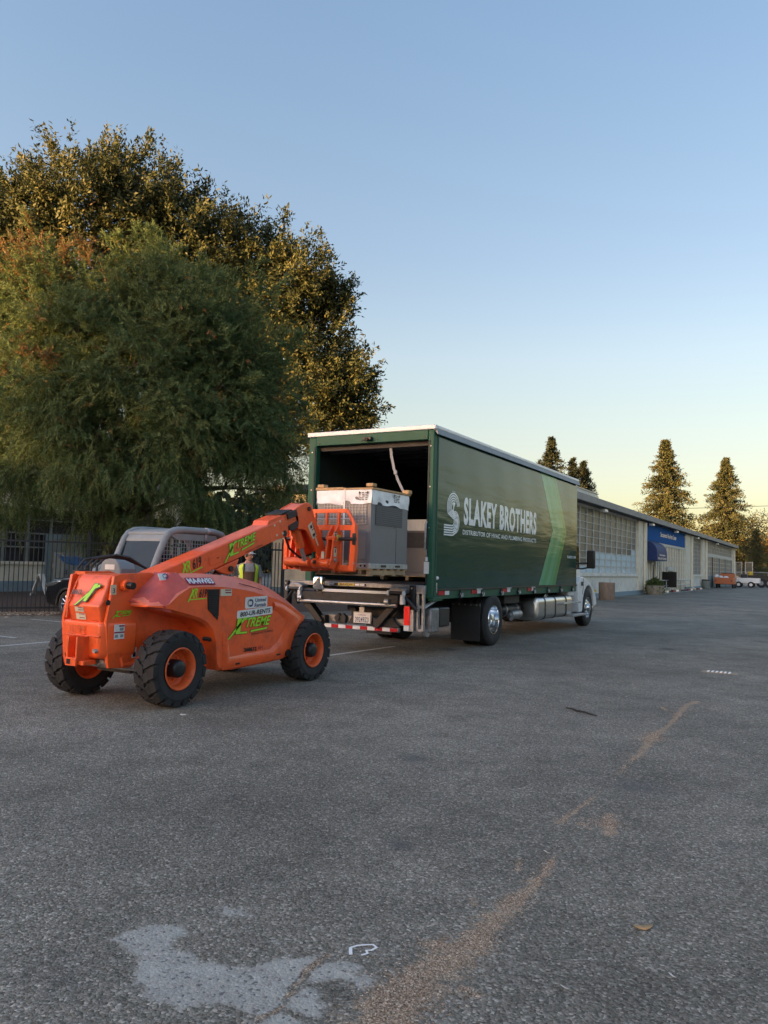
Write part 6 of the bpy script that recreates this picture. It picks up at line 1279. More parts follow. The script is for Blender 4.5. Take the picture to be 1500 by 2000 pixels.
# orange cart, white cart, dark trailer
def small_wheel(par, c, r, ax=0, m='tyre2', hubm='white2'):
    w_ = obj('wheel', MB().lathe([(r*.5,-.09),(r*.9,-.10),(r,-.06),(r,.06),(r*.9,.10),(r*.5,.09)], c, ax, 24), M[m], par); q0, q1 = Vector(c), Vector(c); q0[ax] -= .085; q1[ax] += .085
    obj('rim', MB().cyl(q0, q1, r*.52, 16), M[hubm], w_); return w_
t = thing('utility_cart', 'orange utility cart with white bags in its bed beside the garage doors', 'cart', (-10.2, 95, 0))
obj('rear_panel', MB().box(-11.15, -9.15, 94.0, 94.12, .45, 1.15), M['cartorange'], t, bevel=.03); obj('side_panel', MB().box(-9.25, -9.15, 94.12, 96.9, .45, 1.1), M['cartorange'], t, bevel=.03); obj('side_panel', MB().box(-11.15, -11.05, 94.12, 96.9, .45, 1.1), M['cartorange'], t, bevel=.03)
obj('cab_back', MB().box(-10.8, -9.2, 95.8, 96.0, 1.0, 1.62), M['cartorange'], t, bevel=.05); obj('bed', MB().box(-11.1, -9.2, 94.1, 96.8, .42, .5), M['black'], t); obj('seat', MB().box(-10.6, -9.3, 96.1, 96.5, 1.0, 1.68), M['black'], t, bevel=.06)
for x in (-11.0, -9.35): obj('tail_lamp', MB().box(x-.09, x+.09, 93.98, 94.0, .72, .9), M['redpaint'], t)
for x in (-10.95, -9.3): small_wheel(t, (x, 94.9, .28), .28); small_wheel(t, (x, 97.2, .28), .28)
for k, (x, y, z) in enumerate(((-10.55, 94.6, 1.12), (-10.0, 94.7, 1.08), (-11.0, 94.9, 1.25))):
    b_ = obj('bag', MB().lathe([(0,-.22),(.2,-.2),(.30,-.05),(.28,.12),(.15,.24),(0,.26)], (x, y, z), 2, 14), M['white']); tag(b_, ('white bag slumped left of centre in the orange cart', 'white bag in the middle of the orange cart', 'pale bag sitting on the left edge of the orange cart')[k], 'bag', 'bags in the cart')
t = thing('utility_cart', 'white flat sided utility cart parked behind the orange cart', 'cart', (-8.6, 104, 0))
obj('body', MB().box(-9.5, -7.2, 103.2, 104.6, .55, 1.15), M['white'], t, bevel=.04); obj('bonnet', MB().prism([(-9.5,.5),(-9.9,.6),(-9.9,1.0),(-9.5,1.15)], 1, 103.3, 104.5), M['white'], t, bevel=.03); obj('seat', MB().box(-9.3, -8.6, 103.5, 104.4, 1.15, 1.6), M['black'], t, bevel=.08); obj('steering_wheel', MB().tube([(-9.5+.16*math.cos(a), 103.6+.2*math.sin(a), 1.4) for a in np.linspace(0, 6.28, 12)], .02, 6), M['black'], t)
for x in (-9.5, -8.15): small_wheel(t, (x, 103.2, .36), .36, 1); small_wheel(t, (x, 104.6, .36), .36, 1)
t = thing('flat_trailer', 'black flatbed trailer with big tyres at the far end of the lot', 'trailer', (-8, 108, 0))
obj('bed', MB().box(-9.6, -6.0, 107.4, 109, 1.0, 1.35), M['black'], t, bevel=.03); obj('edge_rail', MB().box(-9.6, -5.9, 107.3, 107.39, 1.3, 1.5), M['darksteel'], t)
for x in (-7.35, -6.45): small_wheel(t, (x, 107.5, .55), .55, 1, 'tyre', 'cabgrey'); small_wheel(t, (x, 108.9, .55), .55, 1, 'tyre', 'cabgrey')
obj('drawbar', MB().box(-10.6, -9.6, 108.1, 108.25, .6, .75), M['black'], t)
t = obj('drum', MB().lathe([(0,0),(.28,0),(.30,.05),(.30,.5),(.24,.58),(0,.6)], (-8.6, 108.2, 1.35), 2, 16), M['yellow']); tag(t, 'yellow drum standing on the black flatbed trailer', 'drum')
# tall gate frame past the building
t = thing('mesh_gate', 'tall grey mesh gate standing past the end of the building', 'gate', (-10.5, 119, 0))
mb = MB()
for x in (-11.3, -10.55, -10.1, -9.2): mb.box(x-.05, x+.05, 118.95, 119.05, 0, 3.3)
for z in (.3, 1.8, 3.25): mb.box(-11.3, -10.55, 118.97, 119.03, z-.03, z+.03); mb.box(-10.1, -9.2, 118.97, 119.03, z-.03, z+.03)
obj('gate_frame', mb, M['steel'], t); mb = MB()
for x in np.arange(-11.2, -10.6, .1): mb.box(x-.01, x+.01, 118.99, 119.01, .3, 3.25)
for x in np.arange(-10.0, -9.2, .1): mb.box(x-.01, x+.01, 118.99, 119.01, .3, 3.25)
obj('gate_mesh', mb, M['steel'], t, smooth=0)
t = thing('chain_link_fence', 'long pale chain link fence along the dry field beyond the lot', 'fence', (10, 131, 0))
for x in np.arange(-20, 60, 3.0): obj('post', MB().cyl((x, 131, 0), (x, 131, 2.0), .05, 8), M['steel'], t)
obj('top_rail', MB().cyl((-20, 131, 1.95), (60, 131, 1.95), .035, 6), M['steel'], t); mb = MB()
for x in np.arange(-20, 24, .26): 
    mb.tube([(x, 131.02, .05), (x+1.9, 131.02, 1.95)], .007, 3, False); mb.tube([(x, 130.98, 1.95), (x+1.9, 130.98, .05)], .007, 3, False)
obj('wire_mesh', mb, M['steel'], t, smooth=0)
pl = obj('power_line', MB().tube([(-90, 150, 16.0), (-40, 162, 13.8), (-8, 160, 14.3), (30, 150, 15.8), (90, 134, 20)], .045, 5), M['black']); tag(pl, 'thin dark power line crossing the sky beyond the conifers', 'cable')
# ================================================================ SMALL THINGS ON THE LOT
t = thing('drain_grate', 'long drain grate of white bars set in the asphalt', 'drain', (-1.5, 13.5, 0))
obj('frame', MB().box(-1.78, -1.26, 13.38, 13.62, .002, .008), M['concrete'], t)
bar = obj('bar', MB().box(-1.70, -1.67, 13.42, 13.60, .009, .016), M['chalk'], t)
for k in range(1, 6): piece(bar, t, (.062*k, .0, 0))
for k in range(5): obj('slot', MB().box(-1.667+.062*k, -1.641+.062*k, 13.43, 13.59, .0085, .0095), M['ink'], t)
mb = MB(); pts = [(-2.57, 8.76, .014), (-2.50, 8.72, .02), (-2.42, 8.66, .013), (-2.32, 8.61, .018), (-2.25, 8.55, .014), (-2.17, 8.51, .012)]
mb.tube(pts, [.006,.009,.011,.010,.009,.005], 7); mb.tube([pts[2], (-2.40, 8.70, .02)], [.006, .003], 5); tag(obj('twig', mb, M['stick']), 'dark twig lying alone on the asphalt', 'twig')
hs = [(-1.70,2.815),(-1.685,2.845),(-1.66,2.868),(-1.635,2.885),(-1.612,2.872),(-1.618,2.84),(-1.635,2.83),(-1.618,2.81),(-1.632,2.785)]
mb = MB(); ribbon(mb, hs+[], .012, (0,0,0), (1,0,0), (0,1,0), .004); ribbon(mb, [hs[0],(-1.685,2.79),(-1.668,2.765)], .014, (0,0,0), (1,0,0), (0,1,0), .0045)
hm_ = obj('painted_mark', mb, M['chalk'], smooth=0); tag(hm_, 'small white heart shaped outline painted beside the grey patch', 'marking')
def scrap(name, x, y, l, w_, rz_, m, label, cat, curl=.3):
    V = []; n = 5
    for i in range(n+1):
        u = i/n-.5; ww = w_*(1-(2*u)**2*.8 if cat == 'leaf' else 1)
        for s in (-1, 1): V.append((x+u*l*math.cos(rz_)-s*ww/2*math.sin(rz_), y+u*l*math.sin(rz_)+s*ww/2*math.cos(rz_), .006+curl*l*u*u+(.004 if s > 0 else 0)))
    mb = MB().add(V, [(2*i, 2*i+2, 2*i+3, 2*i+1) for i in range(n)]); o = obj(name, mb, m, smooth=60); o.modifiers.new('s', 'SOLIDIFY').thickness = .0015; tag(o, label, cat); return o
scrap('dry_leaf', -.72, 3.65, .085, .035, .6, M['leafdry'], 'curled pale dry leaf on the asphalt right of the dirt trail', 'leaf', .5)
scrap('paper_scrap', -.54, 3.29, .032, .012, 2.4, M['paper'], 'white paper scrap on the asphalt below the dry leaf', 'litter')
scrap('paper_scrap', -.87, 2.98, .032, .008, 2.7, M['paper'], 'thin white scrap beside the lower end of the dirt trail', 'litter')
scrap('paper_scrap', -1.36, 4.30, .045, .012, 2.6, M['paper'], 'pale scrap beside the narrow middle of the dirt trail', 'litter')
scrap('paper_scrap', -5.62, 5.95, .06, .03, .4, M['paper'], 'pale scrap on the asphalt just below the near rear tyre', 'litter')
scrap('paper_scrap', -8.2, 6.6, .06, .05, .4, M['paper'], 'small pale scrap on the asphalt left of the telehandler', 'litter')
# chips of dirt and loose grit: nobody could count them
def chips(name, P2, size, m, label, seed=1, z=.004):
    r_ = np.random.default_rng(seed); n = len(P2); s = r_.uniform(.45, 1.25, n)*size; a = r_.uniform(0, 2*np.pi, n); e = r_.uniform(.35, .9, n); h = s*r_.uniform(.12, .35, n)
    c_, s_ = np.cos(a), np.sin(a); V = np.zeros((n, 5, 3))
    for k, (u, v) in enumerate(((-.5,-.5),(.5,-.4),(.45,.5),(-.4,.45))): V[:, k] = np.c_[P2[:, 0]+(u*c_-v*e*s_)*s, P2[:, 1]+(u*s_+v*e*c_)*s, np.full(n, z*.3)]
    V[:, 4] = np.c_[P2[:, 0]+.1*s*c_, P2[:, 1]+.1*s*s_, z*.3+h+.001]
    b = np.arange(n)[:, None]*5; F = np.concatenate([b+[0,1,4], b+[1,2,4], b+[2,3,4], b+[3,0,4]], 0)
    me = fast_mesh(name, V.reshape(-1, 3), F, {'tone': np.repeat(r_.random(n), 5)}, 3); me.materials.append(m); o = put(bpy.data.objects.new(name, me), None); o['kind'] = 'stuff'; o['label'] = label; return o
M['chipmat'] = leaf_material('tan_litter_chips', [(0,(.11,.07,.045)),(.35,(.28,.19,.125)),(.7,(.43,.31,.215)),(1,(.68,.56,.43))], .9, 0)
M['grit'] = leaf_material('pale_grit', [(0,(.10,.10,.10)),(.6,(.26,.25,.24)),(1,(.55,.53,.48))], .9, 0)
def noise_keep(P2):
    r_ = np.random.default_rng(77); s = 0.25*r_.normal(size=len(P2))
    for k in range(9): a = r_.uniform(0, 6.28); fq = 6*1.5**k; s = s+np.sin(fq*(P2[:, 0]*math.cos(a)+P2[:, 1]*math.sin(a))+r_.uniform(0, 6))*.75**k
    return s
Pd = []
for l in DIRT+[[(x, y, .02) for x, y in CRACK], [(-1.425, 5.6, .022), (-1.43, 6.9, .03)], [(-1.30, 4.1, .03), (-1.44, 4.9, .035)], [(-1.42, 7.0, .09), (-1.47, 7.9, .14)], [(-1.15, 4.9, .12), (-1.3, 5.0, .1)]]:
    for (x0, y0, w0), (x1, y1, w1) in zip(l[:-1], l[1:]):
        ln = math.hypot(x1-x0, y1-y0)+.05; n = int(2700*ln*(w0+w1)*.5/.1*.5)+8; u = rng.random(n); g = rng.normal(size=(n, 2))*((w0*(1-u)+w1*u)*.62)[:, None]; Pd.append(np.c_[x0+(x1-x0)*u, y0+(y1-y0)*u]+g)
Pd = np.concatenate(Pd); Pd = Pd[(noise_keep(Pd) > .15)]
chips('dirt_litter', Pd, .0085, M['chipmat'], 'trail of tan plant litter and dirt along the asphalt joint', 3)
Pg = np.c_[rng.uniform(-4.2, .8, 9000), rng.uniform(1.6, 9, 9000)]; chips('loose_grit', Pg, .0075, M['grit'], 'pale grit scattered over the asphalt', 4)
Pg = np.c_[rng.uniform(-14, 3, 2600), rng.uniform(5, 26, 2600)]; chips('loose_chips', Pg, .018, M['grit'], 'pale chips scattered over the far asphalt', 5)
t_ = rng.uniform(-3.5, 8, 5200); off = -.45+np.abs(rng.normal(size=5200))*.55-.15; Pl = np.c_[fa.x+fd.x*t_+fn.x*off, fa.y+fd.y*t_+fn.y*off]; chips('leaf_litter', Pl, .09, M['chipmat'], 'fallen dry leaves along the foot of the iron fence', 6, .01)

# ================================================================ TREES
LOBES_B = [(-29.44, 20.21, 15.8, 2.58), (-26.36, 20.77, 16.27, 2.61), (-25.31, 22.49, 16.57, 2.8), (-23.27, 23.75, 15.35, 2.37), (-22.44, 25.39, 15.15, 2.11), (-31.32, 19.2, 15.1, 2.58), (-20.71, 26.47, 13.88, 2.11), (-19.16, 26.16, 14.4, 1.29), (-19.38, 27.35, 12.37, 1.66), (-19.21, 27.63, 9.95, 1.77), (-20.36, 26.91, 10.79, 2.22), (-18.25, 28.24, 9.09, 1.22), (-24.12, 25.81, 12.33, 3.42), (-27.09, 24.09, 12.7, 3.65), (-30.07, 22.4, 12.6, 3.65), (-18.84, 27.99, 7.97, 1.33), (-32.31, 20.1, 11.09, 3.33), (-30.91, 22.25, 8.48, 2.74), (-22.17, 27.23, 8.3, 2.74), (-17.95, 29.08, 7.99, 0.68), (-18.6, 27.7, 13.5, 0.78), (-17.59, 27.95, 10.3, 0.76)]
LOBES_A = [(-17.63, 17.08, 8.91, 2.35), (-19.25, 16.09, 9.8, 1.41), (-17.48, 17.03, 10.63, 0.94), (-16.13, 17.9, 9.27, 1.41), (-14.91, 18.69, 8.06, 1.41), (-14.68, 19.48, 6.94, 1.2), (-20.21, 15.15, 7.44, 1.99), (-21.41, 14.54, 6.49, 1.69), (-17.83, 16.02, 6.18, 2.55), (-15.95, 17.68, 6.05, 2.3), (-14.81, 18.99, 4.94, 1.57), (-19.54, 15.17, 4.63, 2.1), (-16.82, 16.18, 4.05, 2.05), (-15.38, 17.61, 3.72, 1.65), (-20.85, 14.49, 3.85, 1.65), (-14.59, 19.55, 3.73, 0.95), (-18.51, 15.89, 2.87, 1.05), (-22.84, 14.41, 5.16, 1.57)]
LOBES_A += [(-16.9, 15.3, 6.9, 1.5), (-16.0, 15.9, 5.0, 1.5), (-18.4, 14.3, 5.6, 1.5), (-17.4, 14.6, 4.3, 1.4), (-19.3, 13.9, 6.4, 1.3), (-15.2, 17.2, 6.6, 1.3), (-14.6, 17.9, 5.2, 1.2), (-16.2, 16.3, 8.2, 1.3), (-18.6, 14.9, 7.8, 1.3)]
LOBES_A = [(x, y, z-max(0, z-7.5)*.20, r*.92) for x, y, z, r in LOBES_A]
LOBES_A = [(x-.35*max(0, x+15.4), y-.2*max(0, x+15.4), z, r*(.86 if x > -15.4 else 1)) for x, y, z, r in LOBES_A]
LOBES_A += [(-20.6, 14.8, 8.9, 1.2), (-21.5, 14.4, 8.2, 1.3), (-19.8, 15.2, 8.5, 1.0), (-20.4, 14.9, 10.0, .75), (-17.5, 16.6, 9.6, .9)]
M['leafB'] = leaf_material('broad_leaf', [(0,(.020,.030,.014)),(.35,(.052,.066,.024)),(.7,(.098,.104,.034)),(1,(.15,.135,.045))], .62, .28)
M['leafA'] = leaf_material('feathery_leaf', [(0,(.04,.065,.03)),(.4,(.095,.145,.055)),(.75,(.155,.205,.075)),(.86,(.13,.125,.05)),(.93,(.20,.115,.045)),(1,(.30,.125,.045))], .6, .42)
M['leafC'] = leaf_material('conifer_leaf', [(0,(.016,.024,.012)),(.5,(.045,.055,.022)),(1,(.095,.09,.035))], .6, .1)
M['leafE'] = leaf_material('shaded_evergreen_leaf', [(0,(.008,.013,.007)),(.5,(.018,.026,.012)),(1,(.035,.042,.02))], .7, .05)  # darkened leaf, shade on the far trees put into the colour
M['leafD'] = leaf_material('autumn_leaf', [(0,(.05,.05,.018)),(.5,(.14,.105,.03)),(1,(.30,.17,.04))], .6, .25)
def crown(name, mesh, root):
    o = put(bpy.data.objects.new(name, mesh), root); return o
def add_np(Ps, root): return Ps - np.array(ROOTLOC[root.name])
def sphere_dirs(n): return unit(rng.normal(size=(n, 3)))
def noise3(P, f, seed):
    r_ = np.random.default_rng(seed); s = np.zeros(len(P))
    for k in range(5):
        d_ = unit(r_.normal(size=(1, 3)))[0]*f*(1+.6*k); s += np.sin(P@d_+r_.uniform(0, 6))/(1+.35*k)
    return s
def limb(mb, a, b, r0, r1, bend=.12, n=6):
    a, b = Vector(a), Vector(b); L_ = (b-a).length; o1 = Vector((random.uniform(-1,1), random.uniform(-1,1), random.uniform(-.3,1)))*bend*L_
    mb.tube([a+(b-a)*t+o1*(4*t*(1-t))*.5 for t in [i/n for i in range(n+1)]], [r0+(r1-r0)*i/n for i in range(n+1)], 7, True)

# -- tall broadleaf tree behind
LOBES_B = [(x, y, z-.75, r*.90) for x, y, z, r in LOBES_B]
tB = thing('broadleaf_tree', 'tall broad leafed tree with sunlit golden top behind the feathery tree', 'tree', (-26.0, 24.4, 0))
tb = MB(); TB0 = Vector((-26.0, 24.4, 0)); fork = Vector((-25.8, 24.4, 5.0)); limb(tb, TB0, fork, .55, .42, .03)
for (x, y, z, r) in LOBES_B:
    mid = fork.lerp(Vector((x, y, z)), .5)+Vector((random.uniform(-.5,.5), random.uniform(-.5,.5), .6)); limb(tb, fork, mid, .22, .14, .05, 5); limb(tb, mid, (x, y, z+r*.3), .14, .04, .08, 5)
    for k in range(7):
        d_ = Vector(sphere_dirs(1)[0]); d_.z = abs(d_.z)*.8; limb(tb, Vector((x, y, z)), Vector((x, y, z))+d_*r*.95, .045, .012, .1, 4)
obj('trunk', tb, M['bark'], tB, smooth=60)
PP, DD, TT, LL, NN = [], [], [], [], []
for i, (x, y, z, r) in enumerate(LOBES_B):
    # shoots: leafy twigs near the lobe's surface
    ns = int(84*r*r)+40; d_ = sphere_dirs(ns); rad = r*(1-.55*rng.random(ns)**1.6)*(1+.10*rng.normal(size=ns)); c_ = np.c_[x+d_[:,0]*rad, y+d_[:,1]*rad, z+d_[:,2]*rad*.92]
    keep = noise3(c_, 1.5, 5) > -1.35; c_, d_ = c_[keep], d_[keep]; ns = len(c_)
    ax = unit(d_*.9+np.array([0,0,.75])+rng.normal(size=(ns,3))*.35); tone0 = np.clip(.42+.16*rng.normal(size=ns)+.10*noise3(c_, .9, 9)/2, 0, 1)
    nl = 36; t_ = rng.random((ns, nl)); ln = rng.uniform(.5, 1.05, ns)
    base = c_[:, None]+ax[:, None]*(t_*ln[:, None])[..., None]+rng.normal(size=(ns, nl, 3))*.085
    dr = unit(rng.normal(size=(ns, nl, 3))+ax[:, None]*.9+np.array([0,0,-.25]))
    NN.append(np.repeat(unit(d_+[0,0,.5]), nl, 0)); PP.append(base.reshape(-1, 3)); DD.append(dr.reshape(-1, 3)); TT.append((tone0[:, None]+.16*rng.normal(size=(ns, nl))).ravel())
# long outlying shoots on the right side
for (x, y, z, dx, dy, dz, L_) in ((-18.4,28.1,7.6,.93,.35,.30,2.4),(-18.6,28.1,10.1,.8,.4,.6,1.6),(-18.9,27.4,12.9,.75,.4,.45,1.7),(-19.6,26.6,14.6,.5,.3,.8,1.5),(-24.8,22.6,17.6,.1,0,1,1.6),(-26.8,21.6,17.2,-.1,0,1,1.5),(-29.3,20.4,16.6,0,0,1,1.6),(-20.7,26.3,15.4,.3,.1,.9,1.5),(-18.2,28.4,8.9,.9,.35,.1,1.4),(-22.9,24,16.3,.2,.1,1,1.3)):
    n = 260; u = rng.random(n); ax = unit(np.array([[dx, dy, dz]]))[0]; base = np.array([x, y, z])+ax*(u*L_)[:, None]+rng.normal(size=(n, 3))*(.30*(1.05-u*.75))[:, None]; PP.append(base); DD.append(unit(rng.normal(size=(n, 3))+ax)); TT.append(np.clip(.4+.2*rng.normal(size=n), 0, 1)); NN.append(np.tile(np.array([[.3,-.4,.8]]), (n, 1)))
P_, D_, T_ = np.concatenate(PP), np.concatenate(DD), np.clip(np.concatenate(TT), 0, 1); n = len(P_)
crown('crown', leaf_mesh('crown', add_np(P_, tB), D_, rng.normal(size=(n, 3))*.55+1.15*np.concatenate(NN), rng.uniform(.13, .25, n), rng.uniform(.055, .098, n), T_, M['leafB']), tB); nB = n

# -- feathery tree in front, drooping sprays
tA = thing('feathery_tree', 'spreading feathery green tree with drooping sprays hanging over the iron fence', 'tree', (-20.0, 17.3, 0))
ta = MB(); A0 = Vector((-20.0, 17.3, 0)); fkA = Vector((-19.2, 17.1, 2.6)); limb(ta, A0, fkA, .42, .32, .05)
for (x, y, z, r) in LOBES_A:
    mid = fkA.lerp(Vector((x, y, z)), .55)+Vector((0, 0, .5)); limb(ta, fkA, mid, .10, .06, .05, 5); limb(ta, mid, (x, y, z), .055, .02, .1, 5)
    for k in range(6): d_ = Vector(sphere_dirs(1)[0]); limb(ta, (x, y, z), Vector((x, y, z))+d_*r*.9, .026, .008, .15, 4)
obj('trunk', ta, M['bark'], tA, smooth=60)
tl_ = MB()
for pts, r in (([(-19.2,17.1,2.6),(-19.6,15.9,5.2),(-19.47,15.5,7.6),(-19.86,15.25,8.25),(-20.52,14.8,9.4),(-21.05,14.45,10.0),(-21.6,14.2,10.9)], [.14,.10,.08,.055,.045,.035,.015]), ([(-19.86,15.25,8.25),(-20.0,15.0,9.3),(-20.18,14.95,9.97),(-20.35,14.8,10.4),(-20.5,14.8,11.2)], [.04,.035,.03,.025,.01]), ([(-19.2,17.1,2.6),(-20.05,15.4,5.1),(-20.3,15.2,5.7),(-20.9,14.8,6.8)], [.12,.09,.07,.03])): tl_.tube(pts, r, 9)
obj('limb', tl_, M['barklit'], tA, smooth=60)
PP, DD, TT, LL, WW, NN = [], [], [], [], [], []
for i, (x, y, z, r) in enumerate(LOBES_A):
    nc = int(12*r*r)+7; q_ = sphere_dirs(nc); rq = r*rng.uniform(.55, 1.06, nc); cc = np.c_[x+q_[:,0]*rq, y+q_[:,1]*rq, z+q_[:,2]*rq]; cr_ = rng.uniform(.28, .66, nc)
    per = 22; d_ = sphere_dirs(nc*per); c_ = np.repeat(cc, per, 0)+d_*np.repeat(cr_, per)[:, None]*np.array([1.25, 1.25, .75])*(.45+.6*rng.random(nc*per))[:, None]
    d_ = unit(d_+.8*np.repeat(q_, per, 0)); ctone = np.repeat(np.clip(.17*rng.normal(size=nc), -.3, .3), per)
    keep = (c_[:, 2] > 1.9+.4*rng.random(len(c_))); c_, d_, ctone = c_[keep], d_[keep], ctone[keep]; ns = len(c_)
    hgt = np.clip((c_[:, 2]-2.5)/5.5, 0, 1)[:, None]; ax = unit(d_*.55+np.array([[0,0,1]])*(-1.0+1.45*hgt)+rng.normal(size=(ns,3))*.35)
    tone0 = .44+.07*rng.normal(size=ns)+ctone+.08*noise3(c_, 1.1, 31)/2
    brown = (noise3(c_, 1.0, 41) > 1.75) | (rng.random(ns) < .012); left = (c_[:, 0] < -18.8) & (c_[:, 2] > 6.6); brown |= left & (noise3(c_, 1.3, 43) > .55); tone0 = np.where(brown, .88+.08*rng.random(ns), np.clip(tone0, 0, .8))  # stray orange sprays, plus sunlight put into the upper left leaf tone
    nl = 30; t_ = (np.arange(nl)+.5)/nl; ln = rng.uniform(.32, .62, ns); side = unit(np.cross(ax, rng.normal(size=(ns, 3))))
    droop = np.array([0, 0, -1.0])*(t_[None, :, None]**2)*.16
    base = c_[:, None]+ax[:, None]*(t_[None, :]*ln[:, None])[..., None]+droop
    sg_ = np.where(np.arange(nl) % 2 == 0, 1.0, -1.0)[None, :, None]
    dr = unit(side[:, None]*sg_*.9+ax[:, None]*.75+rng.normal(size=(ns, nl, 3))*.28+np.array([0, 0, -.22]))
    NN.append(np.repeat(d_, nl, 0)); PP.append(base.reshape(-1, 3)); DD.append(dr.reshape(-1, 3)); TT.append(np.repeat(tone0, nl)+.05*rng.normal(size=ns*nl)); LL.append(rng.uniform(.065, .135, ns*nl)*np.repeat(rng.uniform(.75, 1.2, ns), nl)); WW.append(rng.uniform(.016, .028, ns*nl))
# upright and arching shoots that break the outline
for k in range(150):
    x, y, z, r = LOBES_A[int(rng.integers(0, len(LOBES_A)))]
    dd = unit(np.array([rng.normal()*.55, rng.normal()*.55, rng.uniform(.15, 1.1)])); L_ = rng.uniform(.8, 1.7); p0 = np.array([x, y, z])+dd*r*.72
    if p0[2] < 4.2: continue
    ns = 26; u = rng.random(ns)**.8; c_ = p0+dd*(u*L_)[:, None]+np.array([0, 0, -.25])*(u**2*L_)[:, None]*(1-dd[2]); ax = unit(dd*.8+rng.normal(size=(ns, 3))*.55+[0, 0, -.15]); nl = 26; t_ = (np.arange(nl)+.5)/nl; ln = rng.uniform(.22, .5, ns)*(1.15-.6*u)
    side = unit(np.cross(ax, rng.normal(size=(ns, 3)))); base = c_[:, None]+ax[:, None]*(t_[None, :]*ln[:, None])[..., None]; sg_ = np.where(np.arange(nl) % 2 == 0, 1.0, -1.0)[None, :, None]
    dr = unit(side[:, None]*sg_*.9+ax[:, None]*.75+rng.normal(size=(ns, nl, 3))*.28); tn = np.clip(.5+.12*rng.normal(), .15, .8)
    if x < -18.8 and z > 5.5 and rng.random() < .55: tn = .9  # sunlight put into the tone of upper left shoots
    NN.append(np.tile(unit(dd+[0, 0, .3])[None], (ns*nl, 1))); PP.append(base.reshape(-1, 3)); DD.append(dr.reshape(-1, 3)); TT.append(tn+.06*rng.normal(size=ns*nl)); LL.append(rng.uniform(.07, .14, ns*nl)); WW.append(rng.uniform(.016, .028, ns*nl))
P_, D_, T_ = np.concatenate(PP), np.concatenate(DD), np.clip(np.concatenate(TT), 0, 1); n = len(P_)
crown('crown', leaf_mesh('crown', add_np(P_, tA), D_, rng.normal(size=(n, 3))*.6+unit(np.concatenate(NN)+[0, 0, .7]), np.concatenate(LL), np.concatenate(WW), T_, M['leafA']), tA); nA = n

# -- conifers
def conifer(name, label, x, y, h, rb, seed, z0=2.0, mat_='leafC', fullness=1.0, pw=1.0):
    r_ = np.random.default_rng(seed); t = thing(name, label, 'tree', (x, y, 0), 'conifers beyond the building')
    tm = MB(); tm.tube([(x, y, 0), (x+.1, y, h*.5), (x, y, h*.98)], [h*.022, h*.013, .04], 7); obj('trunk', tm, M['bark'], t, smooth=60)
    nb = int(300*fullness); P2, D2, T2, N2 = [], [], [], []
    for k in range(nb):
        f = (k+r_.random())/nb; z = z0+(h-z0)*f; R_ = (rb*(1-f)**pw+.25)*r_.uniform(.45, 1.18); a = r_.uniform(0, 2*np.pi); d_ = np.array([math.cos(a), math.sin(a), 0]); m_ = int(40+110*R_/rb)
        u = r_.random(m_)**.7; base = np.array([x, y, z])+d_*(u*R_)[:, None]; base[:, 2] += .22*R_*u*(1 if f > .6 else .3)-.18*R_*u**2; base += r_.normal(size=(m_, 3))*[.32, .32, .22]*(.5+.7*R_/rb)
        P2.append(base); D2.append(unit(d_*.8+r_.normal(size=(m_, 3))*.6+[0, 0, .25])); T2.append(np.clip(.5+.2*r_.normal(size=m_)+.15*r_.normal(), 0, 1)); N2.append(np.tile(unit(d_[None]+[[0, 0, .7]]), (m_, 1)))
    P2, D2, T2 = np.concatenate(P2), np.concatenate(D2), np.concatenate(T2); n = len(P2)
    crown('crown', leaf_mesh('crown', add_np(P2, t), D2, r_.normal(size=(n, 3))*.6+np.concatenate(N2), r_.uniform(.26, .58, n)*h/24, r_.uniform(.11, .22, n)*h/24, T2, M[mat_]), t); return t
conifer('conifer_tree', 'dark conifer with a ragged double top rising behind the truck roof', -46.0, 145.2, 26.6, 9.6, 1, 3, fullness=1.1, mat_='leafE')
conifer('conifer_tree', 'dark lower conifer leaning against the taller one behind the truck roof', -42.6, 147.5, 22.8, 6.5, 2, 3, mat_='leafE')
conifer('conifer_tree', 'slim dark conifer between the truck roof and the rooftop unit', -43.3, 158, 23.6, 8.2, 3, 3, mat_='leafE')
conifer('conifer_tree', 'tall conifer with orange lit top above the blue building sign', -25.2, 145.3, 24.9, 8.8, 4, 3, fullness=1.5)
conifer('conifer_tree', 'tall pointed conifer with golden top past the far end of the building', -19.3, 183, 26.4, 10.4, 5, 2, fullness=1.7)
conifer('conifer_tree', 'small dark conifer low at the right edge before the golden trees', -12.6, 172, 10.4, 4.2, 6, .6)
def broad(name, label, x, y, h, rw, seed, mat_='leafD', n=7000, ls=.6):
    r_ = np.random.default_rng(seed); t = thing(name, label, 'tree', (x, y, 0), 'broad trees at the far end')
    tm = MB(); tm.tube([(x, y, 0), (x, y, h*.55)], [h*.03, h*.012], 7); obj('trunk', tm, M['bark'], t)
    nc = 26; c_ = np.c_[x+r_.normal(size=nc)*rw*.42, y+r_.normal(size=nc)*rw*.42, h*(.30+.58*r_.random(nc))]; k = r_.integers(0, nc, n); P2 = c_[k]+unit(r_.normal(size=(n, 3)))*(rw*.34*r_.random(n)**.4)[:, None]; P2[:, 2] = np.maximum(P2[:, 2], .3)
    crown('crown', leaf_mesh('crown', add_np(P2, t), unit(r_.normal(size=(n, 3))), r_.normal(size=(n, 3))+[0, 0, .8], r_.uniform(.5, 1.1, n)*ls, r_.uniform(.25, .5, n)*ls, np.clip(.5+.2*r_.normal(size=n)+.2*np.sin(k), 0, 1), M[mat_]), t)
broad('broad_tree', 'golden lit broad tree cut by the right edge of the picture', -12.5, 205, 18, 10, 11)
broad('broad_tree', 'low golden bushy tree beside the tall pointed conifer', -16.5, 190, 9.5, 7, 12)
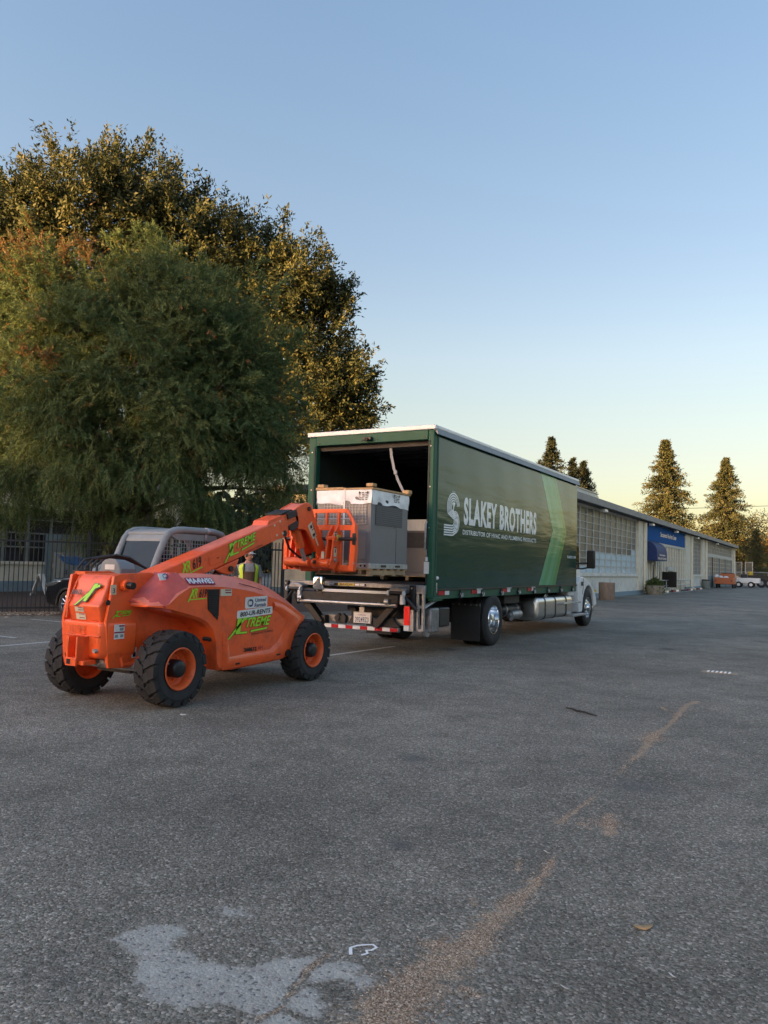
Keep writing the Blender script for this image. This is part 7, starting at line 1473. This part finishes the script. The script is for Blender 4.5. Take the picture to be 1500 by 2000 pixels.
broad('broad_tree', 'dark green tree partly hidden behind the low roof', -30, 200, 12, 12, 14, 'leafC')
# far wood mirrored in the curtain; west and south woods added to block sun
def treeline(name, label, x, y0, y1, h, n, seed, ls, thick=6):
    r_ = np.random.default_rng(seed); ncl = int((y1-y0)/3.2); cy = r_.uniform(y0, y1, ncl); ch_ = h*r_.uniform(.62, 1.0, ncl); k = r_.integers(0, ncl, n); u = r_.random(n)
    P2 = np.c_[x+r_.normal(size=n)*thick*.5, cy[k]+r_.normal(size=n)*2.2*(1.15-u*.9), ch_[k]*u]; D2 = unit(r_.normal(size=(n, 3)))
    me = leaf_mesh(name, P2, D2, r_.normal(size=(n, 3)), r_.uniform(.6, 1.2, n)*ls, r_.uniform(.4, .8, n)*ls, r_.random(n), M['leafE']); o = put(bpy.data.objects.new(name, me), None); o['kind'] = 'stuff'; o['label'] = label
treeline('far_wood', 'dense wood along the lot opposite the truck', 49, 0, 290, 11.5, 52000, 51, 1.2)
treeline('west_shade_wood', 'unseen wood added beyond the school building to shade the lot', -66, -260, 140, 12.0, 80000, 52, 1.6, 10)
def south(name, label, y, x0, x1, h, n, seed, ls):
    r_ = np.random.default_rng(seed); ncl = int((x1-x0)/3.2); cx = r_.uniform(x0, x1, ncl); ch_ = h*r_.uniform(.85, 1.0, ncl)*np.where(cx < -57, .58, np.where(cx < -50, 1.0, .66)); k = r_.integers(0, ncl, n); u = r_.random(n)  # heights stepped to shade the truck and let sun onto the trees
    P2 = np.c_[cx[k]+r_.normal(size=n)*2.2*(1.15-u*.9), y+r_.normal(size=n)*4, ch_[k]*u]
    me = leaf_mesh(name, P2, unit(r_.normal(size=(n, 3))), r_.normal(size=(n, 3)), r_.uniform(.6, 1.2, n)*ls, r_.uniform(.4, .8, n)*ls, r_.random(n), M['leafC']); o = put(bpy.data.objects.new(name, me), None); o['kind'] = 'stuff'; o['label'] = label
south('south_shade_wood', 'unseen wood added behind the open lot to block the low sun', -70, -120, 70, 18, 120000, 53, 1.6)
